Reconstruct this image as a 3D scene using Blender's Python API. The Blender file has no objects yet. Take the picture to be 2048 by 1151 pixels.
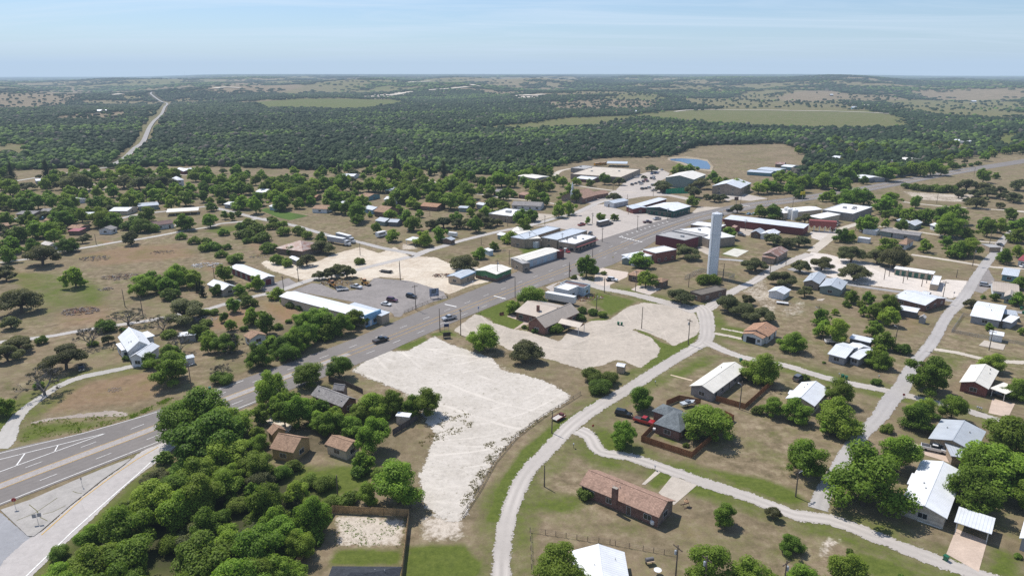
import bpy, bmesh, math, random
import numpy as np
from mathutils import Vector, Matrix
random.seed(7)
RNG = np.random.default_rng(11)
SC = bpy.context.scene
COL = SC.collection
# ------------------------------------------------------------------ camera model
F, HY, CAMH, CX, CY = 1400.0, 148.0, 90.0, 1024.0, 575.5
PITCH = math.atan((CY - HY) / F)
CP, SP = math.cos(PITCH), math.sin(PITCH)

def sstep(a, b, x):
    t = np.clip((x - a) / (b - a), 0, 1)
    return t * t * (3 - 2 * t)

def tz(x, y):
    """terrain height: the town is flat, hills rise beyond it"""
    x = np.asarray(x, float); y = np.asarray(y, float)
    r = np.hypot(x, y)
    az = np.arctan2(x, np.maximum(y, 1.0))
    n = (np.sin(x / 410 + 1.3 + .6 * np.sin(y / 700)) * np.cos(y / 430 + .4) + .6 * np.sin(x / 190 + y / 260 + 2.1)
         + .5 * np.cos(x / 150 - y / 330)) * (9.0 + 4 * sstep(2400, 3600, r))
    big = np.sin(az * 9 + r / 520) * 6 + np.sin(az * 5.3 - r / 700 + 1) * 6
    left = 1 - .75 * sstep(-.36, -.5, az) - .45 * sstep(.38, .55, az)
    h = 46 * sstep(2100, 5200, r) * (.4 + .6 * left) + 30 * sstep(5600, 15000, r) * left - 26 * sstep(6000, 11000, r) * (1 - left)
    far = 1 - .85 * sstep(6500, 9500, r)
    return h + n * sstep(1500, 3000, r) * far + big * sstep(2300, 3600, r) * far

def at(px, py, z=0.0):
    """the ground point (or the point at height z) that stands at pixel (px, py) of the photograph"""
    dx, dy = (px - CX) / F, (CY - py) / F
    d = np.array([dx, CP + dy * SP, -SP + dy * CP])
    o = np.array([0, 0, CAMH])
    if d[2] < -1e-4:
        t = (z - CAMH) / d[2]
        p = o + d * t
        if math.hypot(p[0], p[1]) < 1480:
            return Vector(p)
    t = 1400.0
    while t < 24000:
        q = o + d * t
        if q[2] <= float(tz(q[0], q[1])) + z:
            return Vector(q)
        t += 12 + t * .004
    return Vector(o + d * 24000)

S5, S4 = 4.876, 3.996
CROP = dict(F=(0, 0, 1), a1=(0, 320, S5), a2=(400, 320, S5), a3=(800, 320, S5), a4=(1200, 320, S5), a5=(1628, 320, S5),
            b1=(0, 540, S5), b2=(400, 500, S5), b3=(800, 500, S5), b4=(1200, 500, S5), b5=(1628, 500, S5),
            c1=(0, 720, S5), c2=(400, 690, S5), c3=(800, 690, S5), c4=(1200, 690, S5), c5=(1628, 690, S5),
            d1=(0, 915, S5), d2=(400, 915, S5), d3=(800, 915, S5), d4=(1200, 915, S5), d5=(1628, 915, S5),
            z1=(0, 120, S4), z2=(512, 120, S4), z3=(1024, 120, S4), z4=(1536, 120, S4))

def pix(spec):
    """'b3 10,20 30,40 c1 5,6' -> pixel tuples (x, y, extras...) measured in enlarged regions of the photograph"""
    t, out = 'F', []
    for w in spec.split():
        if w in CROP:
            t = w; continue
        v = [float(k) for k in w.split(',')]
        x0, y0, s = CROP[t]
        out.append((x0 + v[0] / s, y0 + v[1] / s) + tuple(v[2:]) + (s,))
    return out

def pts(spec, z=0.0):
    return [at(p[0], p[1], z) for p in pix(spec)]

# ------------------------------------------------------------------ object helpers
def obj(name, me, mat=None, parent=None, loc=None, mw=None):
    o = bpy.data.objects.new(name, me)
    COL.objects.link(o)
    if mat is not None and me is not None and not me.materials:
        me.materials.append(mat)
    if parent is not None:
        o.parent = parent
    if mw is not None:
        o.matrix_local = mw
    if loc is not None:
        o.location = loc
    return o

def tag(o, label=None, cat=None, group=None, kind=None):
    if label: o['label'] = label
    if cat: o['category'] = cat
    if group: o['group'] = group
    if kind: o['kind'] = kind
    return o

def thing(name, label, cat, loc=(0, 0, 0), rz=0.0, group=None):
    o = obj(name, None)
    o.empty_display_size = .5
    o.location = loc; o.rotation_euler = (0, 0, rz)
    return tag(o, label, cat, group)

def copy_tree(root):
    c = root.copy(); COL.objects.link(c)
    for ch in root.children:
        k = ch.copy(); COL.objects.link(k); k.parent = c
        for g in ch.children:
            q = g.copy(); COL.objects.link(q); q.parent = k
    return c

class MB:
    """collects shapes and makes one mesh of them"""
    def __init__(s): s.v, s.f = [], []
    def add(s, v, f):
        n = len(s.v); s.v += [tuple(p) for p in v]; s.f += [tuple(i + n for i in q) for q in f]; return s
    def box(s, x0, x1, y0, y1, z0, z1):
        v = [(x0, y0, z0), (x1, y0, z0), (x1, y1, z0), (x0, y1, z0), (x0, y0, z1), (x1, y0, z1), (x1, y1, z1), (x0, y1, z1)]
        return s.add(v, [(0, 3, 2, 1), (4, 5, 6, 7), (0, 1, 5, 4), (1, 2, 6, 5), (2, 3, 7, 6), (3, 0, 4, 7)])
    def prism(s, poly, z0, z1):
        n = len(poly)
        v = [(p[0], p[1], z0) for p in poly] + [(p[0], p[1], z1) for p in poly]
        return s.add(v, [tuple(range(n))[::-1], tuple(range(n, 2 * n))] + [(i, (i + 1) % n, n + (i + 1) % n, n + i) for i in range(n)])
    def extr(s, prof, y0, y1):
        """profile in x,z drawn out along y"""
        n = len(prof)
        v = [(p[0], y0, p[1]) for p in prof] + [(p[0], y1, p[1]) for p in prof]
        return s.add(v, [tuple(range(n)), tuple(range(n, 2 * n))[::-1]] + [(i, n + i, n + (i + 1) % n, (i + 1) % n) for i in range(n)])
    def tube(s, a, b, r0, r1=None, n=7):
        r1 = r0 if r1 is None else r1
        a, b = Vector(a), Vector(b)
        d = (b - a).normalized()
        p = d.orthogonal().normalized(); q = d.cross(p)
        v = []
        for c, r in ((a, r0), (b, r1)):
            for i in range(n):
                t = 2 * math.pi * i / n
                v.append(c + p * (r * math.cos(t)) + q * (r * math.sin(t)))
        return s.add(v, [(i, (i + 1) % n, n + (i + 1) % n, n + i) for i in range(n)] + [tuple(range(n))[::-1], tuple(range(n, 2 * n))])
    def lathe(s, prof, n=20, c=(0, 0)):
        v = []
        for r, z in prof:
            for i in range(n):
                t = 2 * math.pi * i / n
                v.append((c[0] + r * math.cos(t), c[1] + r * math.sin(t), z))
        f = []
        for k in range(len(prof) - 1):
            f += [(k * n + i, k * n + (i + 1) % n, (k + 1) * n + (i + 1) % n, (k + 1) * n + i) for i in range(n)]
        f += [tuple(range(n))[::-1], tuple(range((len(prof) - 1) * n, len(prof) * n))]
        return s.add(v, f)
    def mesh(s, name, smooth=False):
        me = bpy.data.meshes.new(name)
        me.from_pydata(s.v, [], s.f)
        bm = bmesh.new(); bm.from_mesh(me)
        bmesh.ops.recalc_face_normals(bm, faces=bm.faces)
        bm.to_mesh(me); bm.free()
        if smooth:
            me.polygons.foreach_set('use_smooth', [True] * len(me.polygons))
        return me
    def build(s, name, mat, parent=None, mw=None, smooth=False):
        return obj(name, s.mesh(name, smooth), mat, parent, mw=mw)

def np_mesh(name, v, f, smooth=False, tint=None):
    """big mesh from numpy arrays: f is (n, k)"""
    me = bpy.data.meshes.new(name)
    n, k = f.shape
    me.vertices.add(len(v)); me.vertices.foreach_set('co', np.ascontiguousarray(v, np.float32).ravel())
    me.loops.add(n * k); me.loops.foreach_set('vertex_index', np.ascontiguousarray(f, np.int32).ravel())
    me.polygons.add(n); me.polygons.foreach_set('loop_start', np.arange(0, n * k, k, dtype=np.int32))
    if smooth: me.polygons.foreach_set('use_smooth', np.ones(n, bool))
    me.update(calc_edges=True)
    if tint is not None:
        for nm, arr in tint.items():
            a = me.attributes.new(nm, 'FLOAT' if arr.ndim == 1 else 'FLOAT_COLOR', 'POINT')
            a.data.foreach_set('value' if arr.ndim == 1 else 'color', np.ascontiguousarray(arr, np.float32).ravel())
    return me

# ------------------------------------------------------------------ materials
class NT:
    def __init__(s, name):
        s.m = bpy.data.materials.new(name); s.m.use_nodes = True
        s.t = s.m.node_tree; s.t.nodes.clear()
        s.out = s.n('ShaderNodeOutputMaterial')
    def n(s, k, **kw):
        nd = s.t.nodes.new(k)
        for a, b in kw.items():
            setattr(nd, a, b)
        return nd
    def l(s, a, b): s.t.links.new(a, b)
    def val(s, nd, **kw):
        for a, b in kw.items(): nd.inputs[a.replace('_', ' ')].default_value = b
        return nd
    def coord(s, k='Object', scale=None, rot=None):
        c = s.n('ShaderNodeTexCoord')
        if scale is None: return c.outputs[k]
        m = s.n('ShaderNodeMapping'); m.inputs['Scale'].default_value = scale
        if rot: m.inputs['Rotation'].default_value = rot
        s.l(c.outputs[k], m.inputs['Vector']); return m.outputs[0]
    def pos(s, scale=None, rot=None):
        g = s.n('ShaderNodeNewGeometry')
        if scale is None: return g.outputs['Position']
        m = s.n('ShaderNodeMapping'); m.inputs['Scale'].default_value = scale
        if rot: m.inputs['Rotation'].default_value = rot
        s.l(g.outputs['Position'], m.inputs['Vector']); return m.outputs[0]
    def noise(s, vec, scale, detail=4, rough=.6, dist=0.0):
        nd = s.n('ShaderNodeTexNoise'); s.l(vec, nd.inputs['Vector'])
        s.val(nd, Scale=scale, Detail=detail, Roughness=rough, Distortion=dist); return nd.outputs['Fac']
    def ramp(s, fac, stops):
        r = s.n('ShaderNodeValToRGB'); e = r.color_ramp.elements
        while len(e) < len(stops): e.new(.5)
        for el, (p, c) in zip(e, stops):
            el.position = p
            el.color = (c, c, c, 1) if isinstance(c, (int, float)) else (*c[:3], 1)
        s.l(fac, r.inputs['Fac']); return r.outputs['Color']
    def mix(s, a, b, fac, mode='MIX'):
        m = s.n('ShaderNodeMix', data_type='RGBA', blend_type=mode)
        for k, v in ((6, a), (7, b), (0, fac)):
            sock = m.inputs[k]
            if hasattr(v, 'links'): s.l(v, sock)
            elif k == 0: sock.default_value = v
            elif isinstance(v, (int, float)): sock.default_value = (v, v, v, 1)
            else: sock.default_value = (*v[:3], 1)
        return m.outputs[2]
    def math(s, op, a, b=None, c=None, clamp=False):
        m = s.n('ShaderNodeMath', operation=op, use_clamp=clamp)
        for i, v in enumerate((a, b, c)):
            if v is None: continue
            if hasattr(v, 'links'): s.l(v, m.inputs[i])
            else: m.inputs[i].default_value = v
        return m.outputs[0]
    def attr(s, name, out='Fac'):
        a = s.n('ShaderNodeAttribute', attribute_name=name); return a.outputs[out]
    def bsdf(s, col, rough=.8, spec=.3, metal=0.0, bump=None, bs=.3, bd=.05):
        b = s.n('ShaderNodeBsdfPrincipled')
        if hasattr(col, 'links'): s.l(col, b.inputs['Base Color'])
        else: b.inputs['Base Color'].default_value = (*col[:3], 1)
        if hasattr(rough, 'links'): s.l(rough, b.inputs['Roughness'])
        else: b.inputs['Roughness'].default_value = rough
        b.inputs['Specular IOR Level'].default_value = spec
        b.inputs['Metallic'].default_value = metal
        if bump is not None:
            bp = s.n('ShaderNodeBump'); s.val(bp, Strength=bs, Distance=bd)
            s.l(bump, bp.inputs['Height']); s.l(bp.outputs[0], b.inputs['Normal'])
        return b.outputs[0]
    def done(s, sh):
        s.l(sh, s.out.inputs['Surface']); return s.m

MC = {}
def cached(fn):
    def g(*a, **k):
        key = (fn.__name__,) + a + tuple(sorted(k.items()))
        if key not in MC: MC[key] = fn(*a, **k)
        return MC[key]
    return g

def sc3(c, f): return tuple(min(1, x * f) for x in c)

@cached
def m_paint(c, rough=.6, var=.12):
    t = NT('paint')
    n = t.noise(t.coord(), 1.1, 5, .65)
    n2 = t.noise(t.coord('Object', (1.5, 1.5, .25)), 2.2, 4, .7)
    k = t.ramp(n, [(.3, sc3(c, 1 - var * 1.6)), (.7, sc3(c, 1 + var))])
    k = t.mix(k, sc3(c, .55), t.math('MULTIPLY', t.ramp(n2, [(.55, 0.), (.8, 1.)]), var * 2.2, clamp=True))
    return t.done(t.bsdf(k, rough, .3))

@cached
def m_siding(c):
    t = NT('siding')
    w = t.n('ShaderNodeTexWave', wave_type='BANDS', bands_direction='Z', wave_profile='SAW')
    t.l(t.coord(), w.inputs['Vector']); t.val(w, Scale=.8, Distortion=0)
    n = t.noise(t.coord(), .9, 5, .7)
    k = t.mix(t.ramp(n, [(.3, sc3(c, .8)), (.7, sc3(c, 1.08))]), sc3(c, .7), t.ramp(w.outputs['Fac'], [(.0, .5), (.25, 0.)]))
    return t.done(t.bsdf(k, .7, .25, bump=w.outputs['Fac'], bs=.4, bd=.03))

@cached
def m_brick(c, scale=1.0):
    t = NT('brickwork')
    b = t.n('ShaderNodeTexBrick'); t.l(t.coord('Object', (1, 1, 1), (math.pi / 2, 0, 0)), b.inputs['Vector'])
    t.val(b, Scale=2.0 * scale, Mortar_Size=.018, Bias=-.2)
    b.inputs['Color1'].default_value = (*sc3(c, 1.15), 1); b.inputs['Color2'].default_value = (*sc3(c, .75), 1)
    b.inputs['Mortar'].default_value = (*sc3((.36, .32, .27), 1), 1)
    n = t.noise(t.coord(), .8, 5, .7)
    k = t.mix(b.outputs['Color'], t.ramp(n, [(.3, .62), (.7, 1.1)]), 1.0, 'MULTIPLY')
    return t.done(t.bsdf(k, .9, .15, bump=n, bs=.15))

@cached
def m_metal(c, rough=.42, rust=0.0, pitch=1.0):
    """standing-seam roof: the ribs run down the slope"""
    t = NT('metal_sheeting')
    w = t.n('ShaderNodeTexWave', wave_type='BANDS', bands_direction='X', wave_profile='SIN')
    t.l(t.coord(), w.inputs['Vector']); t.val(w, Scale=.52 * pitch, Distortion=0)
    rib = t.ramp(w.outputs['Fac'], [(.82, 0.), (.97, 1.)])
    n = t.noise(t.coord(), .35, 5, .65)
    st = t.noise(t.coord('Object', (1.3, .16, 1)), 1.1, 4, .7)
    k = t.ramp(n, [(.3, sc3(c, .86)), (.68, sc3(c, 1.05))])
    k = t.mix(k, sc3(c, .74), t.math('MULTIPLY', t.ramp(st, [(.55, 0.), (.85, 1.)]), .4))
    k = t.mix(k, sc3(c, .6), t.math('MULTIPLY', rib, .35))
    if rust:
        rn = t.noise(t.coord('Object', (.5, .3, 1)), .7, 6, .75)
        k = t.mix(k, (.24, .105, .06), t.ramp(rn, [(.62 - rust * .3, 0.), (.72 - rust * .2, rust)]))
    return t.done(t.bsdf(k, rough, .45, .0, rib, .5, .05))

@cached
def m_shingle(c):
    t = NT('shingles')
    b = t.n('ShaderNodeTexBrick'); t.l(t.coord(), b.inputs['Vector'])
    t.val(b, Scale=1.15, Mortar_Size=.03, Bias=0.)
    b.inputs['Color1'].default_value = (*sc3(c, 1.22), 1); b.inputs['Color2'].default_value = (*sc3(c, .8), 1)
    b.inputs['Mortar'].default_value = (*sc3(c, .62), 1)
    n = t.noise(t.coord(), .55, 6, .75)
    k = t.mix(b.outputs['Color'], t.ramp(n, [(.3, .7), (.7, 1.18)]), 1.0, 'MULTIPLY')
    return t.done(t.bsdf(k, .92, .12, bump=n, bs=.25))

@cached
def m_flat(c):
    t = NT('flat_roofing')
    n = t.noise(t.coord(), .28, 6, .7); n2 = t.noise(t.coord(), 2.0, 3, .6)
    k = t.mix(t.ramp(n, [(.3, sc3(c, .74)), (.62, sc3(c, 1.04))]), t.ramp(n2, [(.3, .88), (.7, 1.05)]), 1.0, 'MULTIPLY')
    return t.done(t.bsdf(k, .85, .2))

@cached
def m_wood(c):
    t = NT('fence_wood')
    n = t.noise(t.coord('Object', (5.0, 5.0, .4)), 1.6, 4, .6)
    n2 = t.noise(t.coord(), .5, 3, .6)
    k = t.mix(t.ramp(n, [(.3, sc3(c, .6)), (.7, sc3(c, 1.2))]), t.ramp(n2, [(.3, .75), (.7, 1.1)]), 1.0, 'MULTIPLY')
    return t.done(t.bsdf(k, .85, .15))

@cached
def m_plain(c, rough=.5, spec=.4, metal=0.0):
    t = NT('finish')
    n = t.noise(t.coord(), 3.0, 3, .6)
    return t.done(t.bsdf(t.ramp(n, [(.3, sc3(c, .85)), (.7, sc3(c, 1.1))]), rough, spec, metal))

@cached
def m_glass():
    t = NT('window_glass')
    n = t.noise(t.coord(), .8, 2, .5)
    return t.done(t.bsdf(t.ramp(n, [(.3, (.012, .016, .02)), (.7, (.04, .05, .06))]), .08, .6))

@cached
def m_carpaint(c):
    t = NT('car_paint')
    b = t.n('ShaderNodeBsdfPrincipled'); b.inputs['Base Color'].default_value = (*c, 1)
    t.val(b, Roughness=.32, Coat_Weight=.6, Coat_Roughness=.08)
    return t.done(b.outputs[0])
# ------------------------------------------------------------------ ground, sheets
def poly_sd(P, poly):
    """signed distance (inside > 0) of points P (n,2) to a polygon"""
    poly = np.asarray(poly, float); n = len(poly)
    d = np.full(len(P), 1e18); ins = np.zeros(len(P), bool)
    for i in range(n):
        a, b = poly[i], poly[(i + 1) % n]
        e = b - a; w = P - a
        t = np.clip((w @ e) / max(e @ e, 1e-9), 0, 1)
        q = w - t[:, None] * e
        d = np.minimum(d, (q * q).sum(1))
        c = (a[1] > P[:, 1]) != (b[1] > P[:, 1])
        xs = a[0] + (P[:, 1] - a[1]) * (b[0] - a[0]) / (b[1] - a[1] if abs(b[1] - a[1]) > 1e-12 else 1e-12)
        ins ^= c & (P[:, 0] < xs)
    return np.where(ins, 1, -1) * np.sqrt(d)

def line_d(P, line):
    d = np.full(len(P), 1e18)
    L = np.asarray(line, float)
    for a, b in zip(L[:-1], L[1:]):
        e = b - a; w = P - a
        t = np.clip((w @ e) / max(e @ e, 1e-9), 0, 1)
        q = w - t[:, None] * e
        d = np.minimum(d, (q * q).sum(1))
    return np.sqrt(d)

def xy(spec): return [(p.x, p.y) for p in pts(spec)]

def ragged(t, sh, amp, scale=1.2):
    """irregular border: the sheet breaks up where its edge distance meets a noise"""
    n = t.noise(t.pos(), scale, 5, .7)
    n2 = t.noise(t.pos(), scale * .28, 3, .6)
    s = t.math('ADD', t.attr('edge'), t.math('MULTIPLY', t.math('SUBTRACT', t.math('ADD', t.math('MULTIPLY', n, .6), t.math('MULTIPLY', n2, .4)), .5), amp * 3.2))
    a = t.math('GREATER_THAN', s, 0.0)
    tr = t.n('ShaderNodeBsdfTransparent'); mx = t.n('ShaderNodeMixShader')
    t.l(a, mx.inputs[0]); t.l(tr.outputs[0], mx.inputs[1]); t.l(sh, mx.inputs[2])
    return t.done(mx.outputs[0])

@cached
def m_gravel(c, c2, amp=1.0, tracks=0.0, spots=0.0):
    t = NT('gravel')
    p = t.pos()
    a = t.noise(p, .07, 6, .65); b = t.noise(p, .9, 5, .75); f = t.noise(p, 5., 3, .7)
    k = t.ramp(t.math('ADD', t.math('MULTIPLY', a, .6), t.math('MULTIPLY', t.noise(p, .35, 5, .7), .4)), [(.38, c2), (.56, c)])
    k = t.mix(k, t.ramp(b, [(.25, .72), (.5, .98), (.8, 1.1)]), 1.0, 'MULTIPLY')
    k = t.mix(k, t.ramp(f, [(.25, .8), (.7, 1.08)]), 1.0, 'MULTIPLY')
    if tracks:
        for i, (sc, dx, dy) in enumerate(((.05, 4, -222), (.036, -26, -205), (.06, 26, -185), (.043, -8, -165))):
            m = t.n('ShaderNodeMapping'); t.l(p, m.inputs['Vector']); m.inputs['Location'].default_value = (dx, dy, 0); m.inputs['Scale'].default_value = (1, .75, 0)
            w = t.n('ShaderNodeTexWave', wave_type='RINGS', rings_direction='SPHERICAL'); t.l(m.outputs[0], w.inputs['Vector'])
            t.val(w, Scale=sc, Distortion=1.6, Detail=1.0, Detail_Scale=.5)
            msk = t.math('MULTIPLY', t.ramp(w.outputs['Fac'], [(.955, 0.), (.99, 1.)]), t.ramp(t.noise(p, .03 + .007 * i, 3, .6), [(.47, 0.), (.62, tracks)]))
            k = t.mix(k, sc3(c, 1.15 if i != 3 else .84), msk)
    if spots:
        w = t.noise(p, .55, 7, .8)
        e = t.ramp(t.math('SUBTRACT', t.attr('edge'), 0.), [(0., 1.), (.9, 0.)])
        k = t.mix(k, (.15, .13, .075), t.math('MULTIPLY', t.ramp(w, [(.58, 0.), (.66, 1.)]), spots))
    return ragged(t, t.bsdf(k, .95, .1, bump=f, bs=.2), amp)

@cached
def m_road(c, amp=.5, worn=.3, brown=0.0):
    t = NT('road_surface')
    p = t.pos()
    a = t.noise(p, .05, 5, .65); b = t.noise(p, .7, 5, .75); f = t.noise(p, 6., 2, .6)
    u = t.attr('across')
    k = t.ramp(a, [(.3, sc3(c, .86)), (.68, sc3(c, 1.12))])
    k = t.mix(k, t.ramp(b, [(.2, .8), (.55, 1.), (.8, 1.1)]), 1.0, 'MULTIPLY')
    k = t.mix(k, t.ramp(f, [(.2, .9), (.8, 1.06)]), 1.0, 'MULTIPLY')
    w = t.math('ABSOLUTE', t.math('SINE', t.math('MULTIPLY', u, math.pi / 1.75)))
    st = t.noise(t.attr('along', 'Vector') if False else p, .035, 3, .5)
    k = t.mix(k, sc3(c, .9), worn * .5)
    k = t.mix(k, sc3(c, 1.2), t.math('MULTIPLY', t.math('POWER', w, 2.0), t.math('MULTIPLY', t.ramp(st, [(.4, .1), (.62, 1.)]), worn)))
    cr = t.n('ShaderNodeTexVoronoi', feature='DISTANCE_TO_EDGE'); t.l(p, cr.inputs['Vector']); t.val(cr, Scale=.16, Randomness=1.0)
    k = t.mix(k, sc3(c, .62), t.math('MULTIPLY', t.ramp(cr.outputs['Distance'], [(.004, 1.), (.010, 0.)]), .16))
    return ragged(t, t.bsdf(k, .9, .15, bump=f, bs=.1), amp, 1.5)

@cached
def m_concrete(c):
    t = NT('concrete')
    p = t.pos()
    a = t.noise(p, .3, 6, .7); b = t.noise(p, 2.5, 4, .7)
    k = t.mix(t.ramp(a, [(.3, sc3(c, .8)), (.65, sc3(c, 1.08))]), t.ramp(b, [(.25, .85), (.7, 1.05)]), 1.0, 'MULTIPLY')
    return t.done(t.bsdf(k, .9, .15))

def dense(line, step=3.0):
    """Catmull-Rom through [(x, y, left, right)], resampled"""
    L = np.array(line, float); out = []
    for i in range(len(L) - 1):
        p0, p1, p2, p3 = L[max(i - 1, 0)], L[i], L[i + 1], L[min(i + 2, len(L) - 1)]
        n = max(2, int(np.hypot(*(p2 - p1)[:2]) / step))
        for k in range(n):
            t = k / n
            out.append(.5 * ((2 * p1) + (p2 - p0) * t + (2 * p0 - 5 * p1 + 4 * p2 - p3) * t * t + (3 * p1 - p0 - 3 * p2 + p3) * t ** 3))
    out.append(L[-1]); return np.array(out)

ROADS = []   # (world line with half widths), kept clear of trees
def road(name, line, mat, z=.05, margin=1.0, step=2.5, follow=0.0):
    D = dense(line, step)
    T = np.gradient(D[:, :2], axis=0); T /= np.linalg.norm(T, axis=1)[:, None] + 1e-9
    N = np.stack([-T[:, 1], T[:, 0]], 1)
    ROADS.append((D[:, :2], float(max(D[:, 2].max(), D[:, 3].max()))))
    K = 13
    v, e, ac = [], [], []
    for (x, y, l, r), n in zip(D, N):
        for j in range(K):
            s = -(r + margin) + (l + r + 2 * margin) * j / (K - 1)
            qx, qy = x + n[0] * s, y + n[1] * s
            v.append((qx, qy, (float(tz(qx, qy)) + follow if follow else z))); e.append(min(l - s, s + r)); ac.append(s)
    f = [(i * K + j, i * K + j + 1, (i + 1) * K + j + 1, (i + 1) * K + j) for i in range(len(D) - 1) for j in range(K - 1)]
    f = [q[::-1] for q in f]
    me = np_mesh(name, np.array(v), np.array(f), tint={'edge': np.array(e), 'across': np.array(ac)})
    o = obj(name, me, mat); tag(o, kind='structure'); return o

def road_px(name, spec, w, mat, **kw):
    k = dict(kw); f = k.pop('k', 1.0)
    P = pix(spec); line = []
    for p in P:
        q = at(p[0], p[1]); hw = (p[2] if len(p) == 4 else w) / 2 * f
        line.append((q.x, q.y, hw, hw))
    return road(name, line, mat, **k)

def sheet(name, poly, mat, z=.03, res=1.0, margin=3.0, kind='structure'):
    """a grid over a polygon; each vertex knows how far inside the border it is"""
    A = np.array(poly, float); lo, hi = A.min(0) - margin, A.max(0) + margin
    nx, ny = int((hi[0] - lo[0]) / res) + 2, int((hi[1] - lo[1]) / res) + 2
    X, Y = np.meshgrid(lo[0] + np.arange(nx) * res, lo[1] + np.arange(ny) * res)
    P = np.stack([X.ravel(), Y.ravel()], 1); sd = poly_sd(P, A)
    idx = np.arange(nx * ny).reshape(ny, nx)
    f = np.stack([idx[:-1, :-1], idx[:-1, 1:], idx[1:, 1:], idx[1:, :-1]], -1).reshape(-1, 4)
    f = f[(sd[f] > -margin).any(1)]
    used = np.unique(f); mp = np.zeros(nx * ny, int); mp[used] = np.arange(len(used))
    v = np.concatenate([P[used], np.full((len(used), 1), z)], 1)
    me = np_mesh(name, v, mp[f], tint={'edge': sd[used], 'across': np.zeros(len(used))})
    o = obj(name, me, mat); return tag(o, kind=kind)

def slab(name, spec, mat, z=.05, kind='structure', parent=None):
    """crisp flat paving"""
    P = xy(spec) if isinstance(spec, str) else spec
    m = MB().prism(P, -.05, z)
    o = m.build(name, mat); return tag(o, kind=kind)

# zones of the ground: channel, strength, feather (m), polygon in pixels
G, W, D_, R_ = 0, 1, 2, 3
ZONES = []
def zone(ch, val, fe, spec): ZONES.append((ch, val, fe, xy(spec)))

# lawns and greener grass
zone(G, 1.2, 2, 'b3 735,620 1045,490 1210,560 1130,600 1050,630 1220,690 1215,700 1110,772 920,712 880,660')
zone(G, 1.15, 2.5, 'F 965,1045 1000,960 1042,900 1095,856 1180,806 1205,790 1190,820 1120,862 1070,905 1030,965 1004,1045')
zone(G, 1.1, 3, 'd3 50,850 640,850 800,1000 850,1151 640,1200 40,1200')
zone(G, .75, 3, 'd3 1090,560 1240,240 1500,300 1740,330 1900,470 1650,560 1300,540 1180,900 1080,1000')
zone(G, 1.15, 1.5, 'b4 330,765 400,770 600,900 720,935 860,870 910,800 960,830 900,920 700,1040 560,1151 400,1151 560,1010 590,990 560,930 480,850')
zone(G, .7, 3, 'b4 760,1100 980,1010 1150,1010 1330,1080 1000,1060 850,1151')
zone(G, .7, 3, 'c4 720,250 960,90 1150,80 1340,130 1200,150 950,250 830,340 600,320 660,270')
zone(G, .9, 2, 'c4 560,900 490,880 560,850 780,930 740,980')
zone(G, .55, 3, 'c4 560,330 800,430 900,480 780,500 560,420')
zone(G, 1.15, 4, 'd4 950,80 1250,140 1600,210 1900,310 2000,430 1850,460 1500,330 1200,210')
zone(G, .6, 4, 'd4 1200,420 1500,470 1700,620 1600,660 1400,560')
zone(G, .55, 4, 'd4 800,560 1000,600 900,640')
zone(G, .8, 3, 'd4 1600,880 1800,920 2040,1000 2040,1090 1800,1000')
zone(G, .8, 2, 'd4 440,260 540,150 640,140 700,190 580,330')
zone(G, .6, 3, 'd5 150,450 400,600 900,760 1250,900 1200,960 700,780 300,660')
zone(G, .85, 3, 'd5 350,850 700,960 1100,1100 1400,1200 600,1200 300,1000')
zone(G, .85, 3, 'd5 1640,1100 1700,850 1820,870 2048,950 2048,1200 1640,1200')
zone(G, .8, 4, 'c1 100,760 150,640 400,610 700,600 1100,570 1500,430 1680,380 1680,420 1300,560 1000,640 500,750 200,830')
zone(G, .7, 5, 'c1 0,220 120,180 230,280 180,330 0,300')
zone(G, .65, 8, 'b1 0,60 300,0 900,60 1150,200 1000,360 600,380 400,480 300,300')
zone(G, .55, 6, 'b1 900,850 1200,850 1150,920 1000,930')
zone(G, .75, 2, 'b3 0,920 240,830 300,880 180,950 0,975')
zone(G, .75, 2, 'b3 270,820 420,770 500,770 560,830 700,880 620,860 440,830 320,850')
zone(G, .8, 2, 'b2 1490,1140 1700,1035 1760,1050 1720,1110 1500,1200')
zone(G, .8, 2, 'b2 1900,940 2048,880 2048,970 1940,975')
zone(G, .7, 4, 'b3 1600,420 1980,400 2048,430 2048,560 1860,560 1760,470')
zone(G, .8, 2, 'b4 0,420 180,440 380,500 90,660 0,560')
zone(G, .7, 4, 'b4 600,60 800,40 760,90 640,110')
zone(G, .7, 4, 'a4 1150,860 1250,800 1400,830 1450,900 1280,950 1160,930')
zone(G, .8, 2, 'b3 1780,680 2048,640 2048,720 1900,710')
zone(G, .75, 4, 'a5 620,590 800,640 1000,600 1180,680 1000,660 800,660')
zone(G, .7, 4, 'b5 1640,60 1760,0 1800,40 1720,150 1600,110')
zone(G, .6, 5, 'a5 560,240 1000,150 1400,90 1400,130 900,220')
zone(G, .85, 3, 'a1 1430,130 1500,95 1620,90 1620,120')
zone(G, .7, 4, 'a2 0,700 180,640 420,620 520,560 640,600 400,680 200,720')
zone(G, .8, 2, 'a3 1140,860 1400,840 1440,860 1200,920')
zone(G, .7, 5, 'a2 350,40 580,60 560,85')
zone(G, .6, 4, 'c5 1160,80 1400,110 1620,140 1500,200 1400,330 1250,180')
zone(G, .6, 4, 'c5 0,260 200,310 500,380 700,380 600,330 200,210')
zone(G, .7, 3, 'c2 1490,250 1730,110 1760,150 1700,200 1520,260')
zone(G, .9, 6, 'd1 340,1151 700,720 1000,440 1200,270 1350,150 1500,50 2048,0 2048,400 2048,1200 340,1200')
zone(G, .9, 5, 'd2 0,0 760,80 1000,60 1600,80 1750,60 1700,300 1280,440 1000,900 850,1200 0,1200')
zone(G, .95, 2, 'd2 1330,880 1980,885 1960,1060 1230,1050')
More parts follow.
